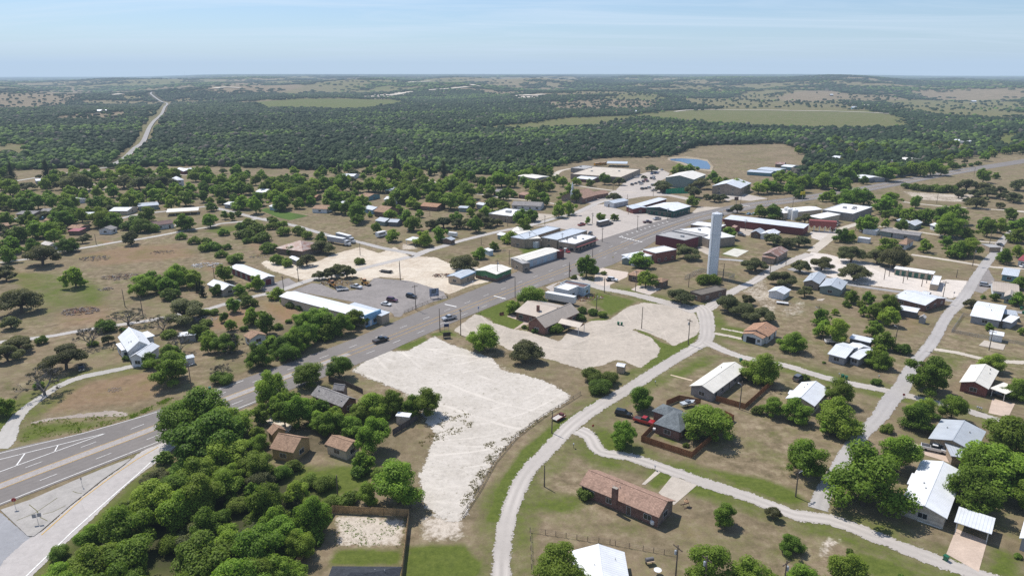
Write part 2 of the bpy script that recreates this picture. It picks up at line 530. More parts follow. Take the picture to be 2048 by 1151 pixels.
zone(G, .6, 5, 'c2 0,700 400,650 650,700 700,1000 1000,1151 0,1151')
# bare pale soil
zone(W, .64, 2, 'd2 1300,550 1700,560 2030,590 1980,870 1320,870')
zone(W, .6, 4, 'b2 560,130 700,160 900,210 1050,250 980,300 800,240 620,180')
zone(W, .5, 4, 'b4 1350,400 1600,250 1800,500 1700,680')
zone(W, .45, 5, 'b4 1700,560 2048,420 2048,620 1760,700')
zone(W, .7, 3, 'd5 110,760 270,790 250,830 130,980 20,960')
zone(W, .65, 4, 'd3 150,560 560,520 680,640 640,820 200,830')
zone(W, .62, 7, 'F 868,672 985,716 1040,747 1110,770 1142,793 1050,858 975,940 932,1034 905,1050 868,1036 838,1000 828,950 850,905 862,868 842,842 828,806 740,755 736,715 762,702 815,702')
zone(W, .6, 3, 'a3 0,800 150,820 200,870 0,880')
zone(W, .5, 4, 'a1 650,240 1100,200 1110,300 760,330')
zone(W, .4, 6, 'a4 1180,620 1500,680 1480,760 1200,780')
zone(W, .55, 4, 'a5 830,300 1300,330 1600,330 1600,420 1000,390')
# reddish soil
zone(R_, .7, 5, 'b2 560,480 980,560 960,700 800,720 640,600')
zone(R_, .6, 6, 'b2 100,640 500,520 560,620 400,780 60,790')
zone(R_, .5, 10, 'a2 400,820 700,760 760,880 560,950')
zone(R_, .5, 10, 'b1 0,0 300,0 500,100 250,300 120,120')
zone(R_, .5, 5, 'b2 0,60 250,140 200,240 0,200')
zone(R_, .6, 3, 'a1 900,760 1000,770 1150,800 1000,820')
zone(R_, .55, 8, 'a1 1000,210 1100,200 1100,240')
zone(R_, .5, 12, 'b1 500,420 1000,260 1250,450 900,560 500,600')
zone(R_, .48, 8, 'c1 450,330 800,180 1300,80 1700,80 1750,330 1300,470 600,540 300,560')
zone(R_, .5, 10, 'a1 650,930 1200,830 1800,800 2000,950 1500,1000 900,1050')
zone(R_, .4, 8, 'b5 700,560 1250,520 1100,800 900,900 760,760')
zone(R_, .4, 8, 'd4 800,620 1200,760 1000,850 700,800')
# dark leaf floor of the thickets
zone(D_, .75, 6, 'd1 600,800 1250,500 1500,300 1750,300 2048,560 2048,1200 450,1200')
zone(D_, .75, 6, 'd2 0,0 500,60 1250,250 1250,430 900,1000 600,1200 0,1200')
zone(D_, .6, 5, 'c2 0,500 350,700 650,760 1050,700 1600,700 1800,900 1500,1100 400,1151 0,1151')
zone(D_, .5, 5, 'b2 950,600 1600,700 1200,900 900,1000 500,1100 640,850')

WOOD_FIELDS = {}
def field(key, spec, g, dens=.0): P = pix(spec); m = sum(p[1] for p in P) / len(P); Q = [at(p[0], p[1], 7.0 if p[1] > m else 0.0) for p in P]; WOOD_FIELDS[key] = ([(q.x, q.y) for q in Q], g, dens)
field('a', 'F 500,206 590,198 680,198 800,200 822,206 760,213 680,216 600,212 520,213', .7)
field('b', 'F 950,246 1030,241 1130,236 1250,232 1340,222 1460,219 1560,218 1740,222 1820,237 1840,248 1700,252 1560,249 1400,241 1290,238 1180,249 1060,252 980,251', .62)
field('c', 'F 1350,196 1500,192 1620,190 1690,200 1750,215 1600,217 1450,215 1380,207', .5, .08)
field('d', 'F 1560,192 1620,182 1665,179 1690,190 1600,200', .2, .1)
field('e', 'F 1760,205 1900,199 2048,198 2048,238 1960,232 1880,226 1800,217', .55, .06)
field('f', 'F 1428,296 1500,291 1560,290 1600,297 1612,318 1595,335 1530,347 1435,346 1395,322', .35, .1)
field('r', 'F 1620,300 1700,297 1760,301 1700,306', .3, .2)
field('s', 'F 1848,286 1930,285 1960,296 1840,297', .25, .1)
field('t', 'F 1985,268 2060,262 2060,284 1960,283', .7, .1)
field('u', 'F 1530,300 1590,295 1600,320 1570,322', .3, .25)
field('v', 'F 1870,315 1960,312 1930,325 1860,330', .4, .15)
field('g', 'F -40,287 60,289 92,293 60,299 -40,301', .5)
field('h', 'F -40,192 70,183 130,176 200,184 160,196 90,213 -40,216', .25, .12)
field('i', 'F 60,234 150,230 270,222 285,226 240,236 130,247', .2, .2)
field('j', 'F 440,166 520,165 600,172 540,184 440,186 400,178', .2, .25)
field('k', 'F 1820,181 1940,178 2048,180 2048,192 1850,194', .25, .15)
field('l', 'F 700,190 800,184 830,188 760,195', .0, .15)
field('m', 'F 280,243 292,225 318,208 330,210 316,235 308,250 280,282 262,300 250,300 270,275', .5)
field('n', 'F 1030,192 1090,188 1080,194 1024,196', .0, .0)
field('o', 'F 1090,205 1200,200 1320,203 1330,212 1200,218 1090,214', .25, .25)
field('p', 'F 930,158 1170,157 1160,163 940,164', .4, .05)
field('q', 'F 1210,384 1130,350 1110,340 1190,318 1340,312 1420,300 1440,345 1560,345 1600,380 1400,420', .3, .12)
# anything in front of this line is town, not woodland
TOWN = xy('F -260,360 -60,345 120,338 215,338 330,332 430,334 560,338 640,343 760,333 900,347 1020,352 1100,338 1150,326 1220,316 1300,316 1340,318 1400,292 1560,288 1600,300 1606,330 1560,352 1620,382 1760,354 1900,322 2060,298 2300,280 2600,420 2600,1600 -800,1600 -800,400')

def vnoise(x, y, scale, seed, oct=4):
    rng = np.random.default_rng(seed); g = rng.random((256, 256)); out = 0; amp, tot = 1.0, 0
    for o in range(oct):
        u, v = x / scale + 17.3 * o, y / scale + 9.1 * o
        i, j = np.floor(u).astype(int), np.floor(v).astype(int); fu, fv = u - i, v - j
        fu, fv = fu * fu * (3 - 2 * fu), fv * fv * (3 - 2 * fv)
        a = g[i % 256, j % 256] * (1 - fu) + g[(i + 1) % 256, j % 256] * fu
        b = g[i % 256, (j + 1) % 256] * (1 - fu) + g[(i + 1) % 256, (j + 1) % 256] * fu
        out = out + amp * (a * (1 - fv) + b * fv); tot += amp; amp *= .55; scale *= .5
    return out / tot
def wood_density(x, y):
    r = np.hypot(x, y); az = np.arctan2(x, np.maximum(y, 1.0)); near = r < 1700
    n1 = np.where(near, vnoise(x, y, 160, 5), vnoise(x, y, 430, 6)); n2 = np.where(near, vnoise(x, y, 45, 9, 3), vnoise(x, y, 120, 10, 3))
    thr = np.where(near, .34, .43 + .05 * sstep(2200, 4000, r) * (1 - sstep(8000, 12000, r)) + .05 * sstep(-.02, -.25, az) * sstep(2000, 3000, r) - .03 * sstep(.2, .5, az))
    return .55 * n1 + .45 * n2, thr

def build_ground():
    rad = [0.0, 20, 40, 60, 75] + list(np.arange(84, 360, 1.1))
    while rad[-1] < 23500: rad.append(rad[-1] + 1.15 * (rad[-1] / 350) ** 1.75)
    rad = np.array(rad)
    ang = np.concatenate([np.radians(np.arange(-180, -47, 6.5)), np.radians(np.arange(-46, 46.01, .27)), np.radians(np.arange(49, 180, 6.5))])
    na, nr = len(ang), len(rad)
    Rg, A = np.meshgrid(rad, ang, indexing='ij')
    X, Y = Rg * np.sin(A), Rg * np.cos(A)
    P = np.stack([X.ravel(), Y.ravel()], 1)
    Z = tz(P[:, 0], P[:, 1])
    zc = np.zeros((len(P), 4)); zc[:, 0] = .36
    for ch, val, fe, poly in ZONES:
        A_ = np.array(poly); lo, hi = A_.min(0) - fe * 2, A_.max(0) + fe * 2
        s = np.where((P > lo).all(1) & (P < hi).all(1))[0]
        if not len(s): continue
        k = sstep(-fe, fe, poly_sd(P[s], A_)) * val
        zc[s, ch] = np.maximum(zc[s, ch], k) if ch else np.where(k > 0, np.maximum(zc[s, ch], k), zc[s, ch])
    r = Rg.ravel()
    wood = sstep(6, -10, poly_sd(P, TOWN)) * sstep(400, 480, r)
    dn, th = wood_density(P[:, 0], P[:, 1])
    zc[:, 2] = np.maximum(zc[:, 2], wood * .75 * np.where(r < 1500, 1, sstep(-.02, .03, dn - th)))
    zc[:, 0] = np.where((r > 1500) & (dn < th), .2 + .5 * vnoise(P[:, 0], P[:, 1], 600, 31, 2), zc[:, 0])
    for poly, g, dens in WOOD_FIELDS.values():
        A_ = np.array(poly); w = 4 + .01 * np.hypot(*A_.mean(0))
        lo, hi = A_.min(0) - w, A_.max(0) + w
        s = np.where((P > lo).all(1) & (P < hi).all(1))[0]
        if not len(s): continue
        k = sstep(-w, w * .5, poly_sd(P[s], A_))
        zc[s, 2] *= 1 - k; zc[s, 0] = zc[s, 0] * (1 - k) + g * k
        if g == 0.0: zc[s, 1] = np.maximum(zc[s, 1], k * .7)
    idx = np.arange(na * nr).reshape(nr, na)
    nxt = np.roll(idx, -1, axis=1)
    f = np.stack([idx[:-1], idx[1:], nxt[1:], nxt[:-1]], -1).reshape(-1, 4)
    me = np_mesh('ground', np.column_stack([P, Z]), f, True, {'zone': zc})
    t = NT('ground')
    p = t.pos()
    nL = t.noise(p, .012, 5, .6); nM = t.noise(p, .09, 6, .65); nF = t.noise(p, .75, 6, .75); nS = t.noise(p, 3.2, 3, .7)
    a = t.n('ShaderNodeAttribute', attribute_name='zone')
    sp = t.n('ShaderNodeSeparateColor'); t.l(a.outputs['Color'], sp.inputs[0])
    g, w, d, rd = sp.outputs[0], sp.outputs[1], sp.outputs[2], a.outputs['Alpha']
    dry = t.ramp(nM, [(.3, (.15, .116, .068)), (.48, (.225, .172, .11)), (.72, (.335, .252, .175))])
    dry = t.mix(dry, t.ramp(nF, [(.25, .68), (.5, .97), (.78, 1.22)]), 1.0, 'MULTIPLY')
    red = t.mix((.29, .17, .105), t.ramp(nF, [(.25, .75), (.75, 1.2)]), 1.0, 'MULTIPLY')
    grn = t.ramp(nF, [(.25, (.048, .074, .010)), (.55, (.098, .130, .019)), (.8, (.155, .172, .036))])
    bare = t.ramp(nF, [(.3, (.36, .31, .25)), (.55, (.55, .48, .40))])
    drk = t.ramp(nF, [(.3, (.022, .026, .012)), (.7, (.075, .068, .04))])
    def soft(v, k, nz, amp, nz2, amp2, lo, hi):
        s = t.math('ADD', v, t.math('ADD', t.math('MULTIPLY', t.math('SUBTRACT', nz, .5), amp), t.math('MULTIPLY', t.math('SUBTRACT', nz2, .5), amp2)))
        return t.ramp(s, [(lo, 0.), (hi, k)])
    dry = t.mix(dry, t.mix(dry, (.125, .108, .056), .75), t.ramp(t.noise(p, .035, 5, .65), [(.42, 0.), (.62, 1.)]))
    nP = t.noise(p, .3, 5, .7); dry = t.mix(dry, t.ramp(nP, [(.34, (.10, .082, .045)), (.5, (.235, .178, .115)), (.66, (.40, .325, .22))]), t.ramp(t.noise(p, .021, 4, .6), [(.35, .15), (.65, .7)]))
    c = t.mix(dry, red, soft(rd, .9, nM, .5, nF, .3, .25, .7))
    c = t.mix(c, grn, soft(g, .92, nM, 1.1, nF, .55, .32, .78))
    c = t.mix(c, bare, soft(w, 1., nM, .6, nF, .9, .4, .62))
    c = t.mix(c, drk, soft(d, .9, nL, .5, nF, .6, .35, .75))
    c = t.mix(c, t.ramp(nS, [(.25, .8), (.7, 1.12)]), 1.0, 'MULTIPLY')
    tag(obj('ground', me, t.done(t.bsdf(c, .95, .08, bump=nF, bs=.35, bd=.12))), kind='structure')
# ------------------------------------------------------------------ the setting: ground, roads, lots, markings
build_ground()
ASPH = m_road((.21, .19, .176), .35, .35); ASPH2 = m_road((.44, .40, .36), 1.3, .9); PALE = m_road((.52, .46, .385), .9, .3)
CALICHE = m_gravel((.58, .53, .465), (.485, .44, .378), 2.4, .55, .7)
TANLOT = m_gravel((.515, .45, .375), (.41, .36, .30), 1.1, .4)
TANYARD = m_gravel((.66, .58, .47), (.50, .41, .31), 1.6, .25, .4)
DARKLOT = m_gravel((.30, .272, .255), (.225, .205, .192), .9, .3)
GREYLOT = m_gravel((.50, .445, .395), (.42, .375, .335), .9, .3)
CONC = m_concrete((.50, .44, .37)); CONCP = m_concrete((.56, .44, .35)); CONCG = m_concrete((.35, .335, .32))

HW = [(-330, -133, 9, 9), (-215, 13.5, 12.5, 9), (-165, 78, 15.5, 9), (-131, 121.5, 18, 8.8), (-114.2, 143.3, 17.8, 9), (-104.4, 155.6, 12.6, 9.2), (-95, 167.4, 10, 9.4), (-81, 186.9, 9, 9.2),
      (-54.1, 219.8, 9.4, 9.2), (-40.8, 237.5, 10.6, 8.2), (-23.5, 260.5, 12.2, 7.2), (-3.4, 287, 13.6, 7), (10, 305, 15, 7.4), (24, 323, 18, 10), (38, 342, 20, 14),
      (55, 366, 18, 13), (77, 397, 15.5, 10), (108, 437, 13, 8), (137, 467, 9.5, 8.5), (171, 496, 9, 8.5), (202, 515, 8.5, 8), (237, 537, 8, 8), (301, 581, 8, 8), (362, 628, 8, 8), (449, 692, 8, 8), (551, 762, 8, 8), (720, 880, 8, 8), (1000, 1060, 8, 8)]
road('highway', HW, ASPH, z=.06, margin=.8)
hwd = dense(HW, 2.0); hwT = np.gradient(hwd[:, :2], axis=0); hwT /= np.linalg.norm(hwT, axis=1)[:, None]
hwN = np.stack([-hwT[:, 1], hwT[:, 0]], 1); hws = np.concatenate([[0], np.cumsum(np.hypot(*np.diff(hwd[:, :2], axis=0).T))])
H0 = float(np.interp(-114.2, hwd[:200, 0], hws[:200]))       # arc length where the lower-left lane lines were measured

def hw_at(s, off):
    x = np.interp(s, hws, hwd[:, 0]); y = np.interp(s, hws, hwd[:, 1])
    nx = np.interp(s, hws, hwN[:, 0]); ny = np.interp(s, hws, hwN[:, 1])
    return x + nx * off, y + ny * off

@cached
def m_line(c):
    t = NT('road_paint')
    n = t.noise(t.pos(), 1.6, 5, .75)
    b = t.bsdf(t.ramp(n, [(.3, sc3(c, .72)), (.7, c)]), .7, .2)
    tr = t.n('ShaderNodeBsdfTransparent'); mx = t.n('ShaderNodeMixShader')
    t.l(t.ramp(t.noise(t.pos(), 2.6, 5, .8), [(.34, 0.), (.42, 1.)]), mx.inputs[0]); t.l(tr.outputs[0], mx.inputs[1]); t.l(b, mx.inputs[2])
    return t.done(mx.outputs[0])
WHT, YEL = m_line((.88, .86, .82)), m_line((.70, .43, .08))

def stripes(name, segs, mat, z=.085):
    """segs: (s0, off0, s1, off1, width) in highway arc length and offset"""
    m = MB()
    for s0, o0, s1, o1, w in segs:
        n = max(1, int(abs(s1 - s0) / 6))
        L = [hw_at(s0 + (s1 - s0) * i / n, o0 + (o1 - o0) * i / n - w / 2) for i in range(n + 1)]
        Rr = [hw_at(s0 + (s1 - s0) * i / n, o0 + (o1 - o0) * i / n + w / 2) for i in range(n + 1)]
        for i in range(n):
            m.add([(*L[i], z), (*L[i + 1], z), (*Rr[i + 1], z), (*Rr[i], z)], [(0, 1, 2, 3)])
    return tag(m.build(name, mat), kind='structure')
E1 = H0 + 175
stripes('lane_edge_line', [(H0 - 120, -8.1, H0 + 62, -8.1, .22), (H0 - 120, 17.2, H0, 17.1, .22), (H0, 17.1, H0 + 17.5, 11.7, .22), (H0 + 17.5, 11.7, H0 + 40, 7.7, .22), (H0 + 40, 7.7, H0 + 62, 7.7, .22)] +
        [(E1 + 120, 3.9, E1 + 620, 3.9, .18), (E1 + 120, -3.9, E1 + 620, -3.9, .18)], WHT)
stripes('lane_dash_line', [(H0 - 120 + 12.2 * k, o, H0 - 120 + 12.2 * k + 3.6, o, .16) for k in range(34) for o in (4.3, -4.6)], WHT)
stripes('centre_line', [(H0 - 140, 1.35, H0 + 300, 1.35, .17), (H0 - 140, -1.4, H0 + 300, -1.4, .17), (E1 + 130, .12, E1 + 620, .12, .14), (E1 + 130, -.18, E1 + 620, -.18, .14)], YEL)
stripes('median_strip', [(H0 - 140, -.02, H0 + 96, -.02, 2.5)], m_line((.40, .365, .345)), .075)
# hatched gore, stop bars, crossing and parking stripes
stripes('gore_marking', [(H0 - 50, 7.0, H0 + 21, 7.1, .24), (H0 - 50, 14., H0 - 1, 13.7, .24), (H0 - 1, 13.7, H0 + 21, 7.15, .24), (H0 - 16, 7.1, H0 - 11, 13.8, .55), (H0 - 7.6, 7.1, H0 - 2.6, 13.6, .55), (H0 + 1.0, 7.1, H0 + 4.4, 12, .55), (H0 + 9.2, 7.1, H0 + 11, 10, .5)], WHT)
def bar(name, spec, w, mat=None, z=.09):
    P = xy(spec); m = MB()
    for a, b in zip(P[0::2], P[1::2]):
        a, b = Vector(a), Vector(b); d = (b - a).normalized(); n = Vector((-d.y, d.x)) * w / 2
        m.add([(*(a + n), z), (*(b + n), z), (*(b - n), z), (*(a - n), z)], [(0, 1, 2, 3)])
    return tag(m.build(name, mat or WHT), kind='structure')
bar('stop_line', 'b3 437,528 551,553', .7)
bar('stop_line', 'b3 915,447 1030,475', .7)
cw = pix('a4 195,750 400,797'); st = []
for k in range(9):
    u = k / 8; x, y = 195 + 205 * u + 0, 748 + 49 * u; st.append('%.1f,%.1f %.1f,%.1f' % (x - 8, y - 2, x + 10, y + 3))
bar('crosswalk', 'a4 ' + ' '.join(st), 1.1)
bar('parking_stripes', 'a4 ' + ' '.join('%d,%d %d,%d' % (x, y, x + 18, y + 6) for x, y in ((205, 740), (258, 722), (306, 708), (352, 694), (392, 678), (432, 664), (474, 650), (520, 638), (562, 626), (604, 612), (646, 598))), .7)
bar('crosswalk', 'a4 1385,440 1402,444 1405,442 1422,446 1425,444 1442,450 1445,448 1465,454', .8)

# the ramp that leaves the highway at the lower left, its island and its lines
sheet('ramp', xy('d1 -100,1400 -60,1150 60,980 200,850 285,785 400,724 700,463 1000,223 1180,96 1290,6 c1 1400,878 1560,783 1700,718 1900,640 2048,570 2048,625 1950,695 1800,795 1700,855 d1 1530,45 1400,135 1240,265 1090,405 870,625 640,835 330,1135 100,1400'), m_road((.46, .425, .40), .5, .0), z=.055, res=.7)
ROADS.append((np.array(xy('d1 200,1250 480,930 900,500 1300,140 1560,-60 1800,-240')), 5.0))
sheet('side_road', xy('F -160,1300 -60,990 2,1025 56,1072 90,1080 60,1110 -40,1230'), m_road((.31, .31, .32), .5, .3), z=.045, res=.8)
isl = MB().prism(xy('d1 5,510 300,410 700,235 1000,110 1265,8 1280,14 1180,90 1000,215 700,455 400,715 330,768 270,765'), 0, .17)
tag(isl.build('traffic_island', m_concrete((.40, .375, .345))), kind='structure')
bar('ramp_edge_line', 'd1 250,1160 700,725 700,725 1100,370 1100,370 1350,155 1350,155 1560,-40 1560,-40 1900,-205', .3)
bar('ramp_centre_line', 'd1 405,752 800,400 800,400 1100,175 1100,175 1340,12 1340,12 1545,-105', .22, YEL)
cr = MB()
for spec in ('d1 165,615 340,545 560,395', 'd1 285,460 360,520 395,585 465,620', 'd1 420,555 520,530 640,470', 'd1 710,330 750,345 800,352'):
    P = xy(spec)
    for a, b in zip(P[:-1], P[1:]):
        a, b = Vector(a), Vector(b); n = Vector((-(b - a).y, (b - a).x)).normalized() * .07
        cr.add([(*(a + n), .178), (*(b + n), .178), (*(b - n), .178), (*(a - n), .178)], [(0, 1, 2, 3)])
tag(cr.build('weeds', m_plain((.13, .12, .035), .9, .1)), kind='stuff')

# streets
ST = dict(margin=1.2, k=.8)
road_px('street', 'F 1002,1300,4.2 1003,1151,4.3 1006,1090,4.3 1020,1020,4.5 1050,950,5 1100,895,5 1150,845,6 1200,810,5.6 1265,772,5.5 1330,730,5.4 1385,697,5.5 1410,680,6.5 1414,650,7 1408,622,8 1395,610,7', 5, ASPH2, z=.05, **ST)
road_px('street', 'b4 -330,215,5.5 -150,300,5.5 0,368,6 300,425,6.5 600,500,7.5 820,555,9 950,600,9', 6, ASPH2, z=.052, **ST)
road_px('street', 'b4 960,610,8 1060,560,6.5 1180,480,6 1320,390,5.6 1500,305,5.4 1680,185,5.4 1850,110,6 2048,35,6', 6, ASPH2, z=.048, **ST)
road_px('street', 'a5 -20,895,7 100,800,7 210,720,7 300,660,6 500,600,5', 6, PALE, z=.046, **ST)
road_px('street', 'b4 1030,890,6 1180,965,5 1400,1045,4.6 1800,1120,4.6 c5 0,285,4.6 350,372,4.8 700,440,5 1000,512,4.6 1500,640,4.5 1800,735,4.5 2100,800,4.5', 5, ASPH2, z=.053, **ST)
road_px('street', 'c3 1730,830,7 1850,890,5 d4 0,-60,4.6 300,-5,4.6 700,130,4.8 1100,270,4.8 1500,400,4.8 1900,555,5 d5 150,600,5.2 500,730,5.2 900,890,5.2 1300,1040,5.2 1600,1140,5.2 2100,1330,5.2', 5, ASPH2, z=.054, **ST)
road_px('street', 'd5 40,500,5 100,330,4.6 230,130,4.6 300,0,4.6 c5 450,880,4.8 620,720,5 740,540,6 850,420,6 960,200,4.6 1080,60,4.6 b5 1080,985,4.8 1170,870,4.8 1300,640,4.8 1420,510,6 1500,400,5.6 1600,240,5.4 1700,100,5.6 1790,0,5.4 a5 1790,845,5.4 1890,735,5.4 1980,650,5.4 2100,560,5.4', 5, m_road((.40, .375, .355), .9, .5, 1), z=.056, **ST)
road_px('street', 'b5 -240,180,6 0,240,5 300,325,4.6 700,388,4.6 1100,445,4.8 1400,505,5 1800,575,4.6 2100,620,4.6', 5, m_road((.33, .315, .305), .6, .3), z=.044, **ST)
road_px('street', 'b4 1140,85,4 1390,105,4 1560,140,4 1700,180,4', 4, m_road((.37, .36, .35), .5, .3), z=.043, **ST)
road_px('street', 'b5 1170,965,3.5 1400,1000,3.5 1650,1060,3.5 1850,1085,3.6 2100,1095,3.6', 4, PALE, z=.042, **ST)
road_px('street', 'a5 630,645,4 960,692,4 1290,742,4 1600,790,4 1800,805,4', 4, PALE, z=.042, **ST)
road_px('street', 'a5 870,408,4 1100,435,4 1500,468,4 1850,487,4 2000,500,8 2150,515,8', 4, PALE, z=.042, **ST)
road_px('street', 'a5 950,922,4.5 1250,965,4.5 1600,1022,4.5 1760,1045,4.5 2100,1060,4.5', 4, PALE, z=.041, **ST)
road_px('street', 'a1 -100,1010,4.5 280,962,4.5 520,905,4.5 900,842,4.5 1150,798,4.5 1400,764,4.5 1800,690,4.5 2048,650,4.5 a2 200,620,4.5 420,598,4.5 560,572,5 650,575,6', 4.5, m_road((.46, .43, .39), .8, .3), z=.05, **ST)
road_px('street', 'a1 1100,590,5 1350,530,5 1700,490,5 2048,448,5 a2 100,455,5.5 250,490,5.5 420,532,5.5 600,576,5.5 900,635,5.5 1080,685,5 1300,745,5 1550,800,5 1800,862,5.5 2048,905,6 a3 200,925,6', 5, m_road((.42, .395, .37), .8, .3), z=.051, **ST)
road_px('street', 'b1 -100,720,4 90,690,4 450,650,4 700,605,4 900,572,4 1100,542,4 1500,482,4 1800,420,4 2048,375,4 b2 200,538,4.5 500,458,4.5 680,420,4.5 830,378,5 1100,285,5 1400,225,5 1700,150,5 2048,65,6 a3 120,945,6 260,885,6.5 400,845,6 600,785,5.5 950,700,5.5 1250,640,6 1500,570,6 1700,520,6 1900,430,6 2048,372,6 z3 700,1085,6', 5, m_road((.45, .42, .39), .8, .3), z=.049, **ST)
road_px('street', 'a3 170,180,5 260,195,5 350,222,5 420,260,5 490,302,5', 5, PALE, z=.047, **ST)
road_px('street', 'a3 740,330,4 900,350,4 1000,370,4 1250,392,4 1500,425,4 1700,470,4', 4, PALE, z=.046, **ST)
road_px('street', 'z3 470,868,5 390,885,6 350,915,7 360,955,7 450,985,6 560,1010,5 820,1045,5 1000,1060,5', 5, PALE, z=.045, **ST)
road_px('street', 'z1 -60,990,6 0,980,6 130,965,6 350,930,5 520,905,5 700,885,5 800,865,5 870,855,5 950,835,6', 5, m_road((.46, .44, .4), .8, .3), z=.05, **ST)
road_px('street', 'z1 860,938,5 1000,920,5 1250,905,5 1420,915,5 1640,918,5', 5, PALE, z=.05, **ST)
road_px('driveway', 'c1 1330,50,4 1150,90,4 1000,122,4.2 850,150,4.4 700,195,3.8 550,265,3.6 400,365,3.6 280,450,3.8 180,540,4.2 100,660,5 40,780,7 -60,860,9', 4, m_road((.44, .415, .38), .8, .4), z=.05, **ST)
road_px('path', 'b4 1110,810,2.4 1250,835,2.2 1390,865,2.2', 2.2, PALE, z=.04, margin=.8)
road_px('path', 'b4 1185,765,1.3 1400,805,1.3', 1.3, PALE, z=.041, margin=.6)
# the far highway that climbs the hills at the left, and the dirt tracks beyond the fields
road_px('highway', 'z1 900,845 960,815 1010,780 1050,740 1085,705 1125,680 1150,650 1175,590 1200,535 1235,490 1270,462 1300,420 1325,370 1335,350 1300,340 1255,315 1225,290 1205,272 1215,258', 6.5, m_road((.34, .32, .30), .3, .1), follow=1.2, margin=.4, step=18)
road_px('dirt_road', 'z3 1300,415 1400,405 1550,400 1800,402 2046,404 z4 200,408 500,415 800,425 1075,440', 10, m_road((.66, .60, .5), .5, .1), follow=.8, margin=2, step=14)
for s in ('z2 840,280 980,285 1090,285 1180,270 1250,258', 'z2 1380,245 1480,240 1590,232 1690,222', 'z2 1720,200 1750,208 1790,215', 'z2 1210,188 1300,178 1390,172', 'z3 0,297 90,285 160,288 230,280', 'z2 1150,300 1300,302 1500,305', 'z1 1710,232 1800,222 1920,230', 'z1 865,280 910,283 980,273'):
    road_px('dirt_clearing', s, 26 if 'z1' not in s else 30, m_road((.62, .55, .45), 3.0, .1), follow=3.0, margin=6, step=20)

# lots
sheet('gravel_lot', xy('F 868,672 905,690 945,703 985,716 1003,740 1040,747 1072,756 1110,770 1142,793 1118,812 1090,830 1050,858 1010,895 975,940 950,985 932,1030 905,1042 868,1030 846,1000 838,950 858,905 872,868 852,842 838,806 800,780 735,755 706,740 735,716 762,702 815,702'), CALICHE, z=.03)
sheet('gravel_lot', xy('b3 520,780 730,625 800,640 920,712 1112,772 1230,788 1560,890 1640,800 1860,690 b4 90,680 260,560 420,510 620,530 900,590 940,640 980,760 940,830 715,938 640,880 480,810 340,765 320,780 500,850 590,960 560,1030 390,1151 230,1080 c4 150,140 40,190 -60,210 c3 1800,240 1500,150 1300,100 1050,40 b3 1000,930 740,860 600,830'), TANLOT, z=.028)
sheet('gravel_lot', xy('b2 780,440 1100,320 1180,330 1300,385 1500,390 1640,330 1700,270 2048,300 b3 200,330 420,400 460,470 330,500 40,615 0,650 b2 1900,650 1860,600 1500,505 940,400'), DARKLOT, z=.026)
sheet('gravel_lot', xy('b2 590,130 640,100 740,120 1000,150 1150,110 1300,40 1560,-30 1750,30 1900,-30 2048,60 b3 100,60 350,70 480,130 700,160 760,170 900,300 680,350 480,430 300,370 180,330 0,290 b2 2000,280 1750,260 1650,300 1500,250 1180,290 1020,300 900,260 700,200'), TANYARD, z=.024)
sheet('gravel_lot', xy('a3 1300,650 1500,600 1700,540 1900,440 2048,420 a4 160,470 300,520 480,520 720,570 640,600 400,690 160,745 a3 2048,800 1960,800 1900,740 1760,700 1400,640'), GREYLOT, z=.027)
sheet('gravel_lot', xy('a3 1330,520 1480,530 1520,545 1330,600 1290,580 1270,600'), TANLOT, z=.025)
sheet('parking_lot', xy('z3 560,1130 830,1040 870,1000 960,930 1100,890 1190,870 1260,905 1240,940 1130,990 1200,1060 1300,1080 1420,1100 1500,1120 1450,1151 1400,1120 1240,1085 1050,1090 930,1110 760,1100 640,1151'), GREYLOT, z=.023)
sheet('parking_lot', xy('a4 1150,330 1240,320 1400,325 1640,375 1460,400 1300,380 1240,400'), GREYLOT, z=.023)
sheet('gravel_lot', xy('b5 -130,60 -20,20 130,40 330,90 560,120 690,170 800,185 1000,260 1180,300 1300,285 1500,300 1440,440 1340,470 1180,440 900,390 600,350 330,320 100,240 -80,190'), m_gravel((.68, .61, .54), (.58, .52, .46), 1.2, .3), z=.025)
sheet('gravel_lot', xy('a5 -40,700 160,690 260,740 120,800 -20,760'), m_gravel((.62, .56, .50), (.54, .49, .43), 1.2, .2), z=.0245)
sheet('gravel_lot', xy('a4 950,840 1050,840 1150,860 1160,790 1210,770 1190,830 1140,860 1060,930 960,880'), TANLOT, z=.0242)
sheet('gravel_lot', xy('a4 960,455 1240,460 1170,480 1040,510 960,520 880,530'), TANLOT, z=.0243)
sheet('gravel_lot', xy('a4 1350,650 1500,680 1450,740 1380,720 1330,700'), TANLOT, z=.0241)
sheet('concrete_lot', xy('b3 1640,280 1760,280 1850,300 2048,330 2048,410 1850,340 1700,310'), GREYLOT, z=.0225)
sheet('concrete_lot', xy('b4 -40,160 120,190 275,215 265,260 90,340 50,350 -60,330'), m_gravel((.62, .52, .44), (.55, .46, .38), .4), z=.0235)
sheet('concrete_lot', xy('b4 300,385 370,345 620,360 480,440'), m_gravel((.56, .49, .43), (.5, .43, .37), .3), z=.0236)
sheet('gravel_lot', xy('b5 1560,400 1640,250 1700,180 1760,290 1740,350 1640,420'), DARKLOT, z=.0237)
sheet('gravel_lot', xy('b3 1500,420 1420,360 1520,320 1600,300 1500,345'), GREYLOT, z=.0238)
sheet('gravel_lot', xy('c2 620,720 700,690 800,730 900,790 860,850 740,800'), TANYARD, z=.0239)
sheet('gravel_lot', xy('b2 330,200 400,230 520,330 620,400 760,400 940,320 860,270 750,310 600,330 440,270'), DARKLOT, z=.0221)
sheet('vegetable_garden', xy('a2 590,490 640,465 1060,545 880,585 760,560'), m_gravel((.09, .15, .03), (.06, .10, .025), .8), z=.0222)
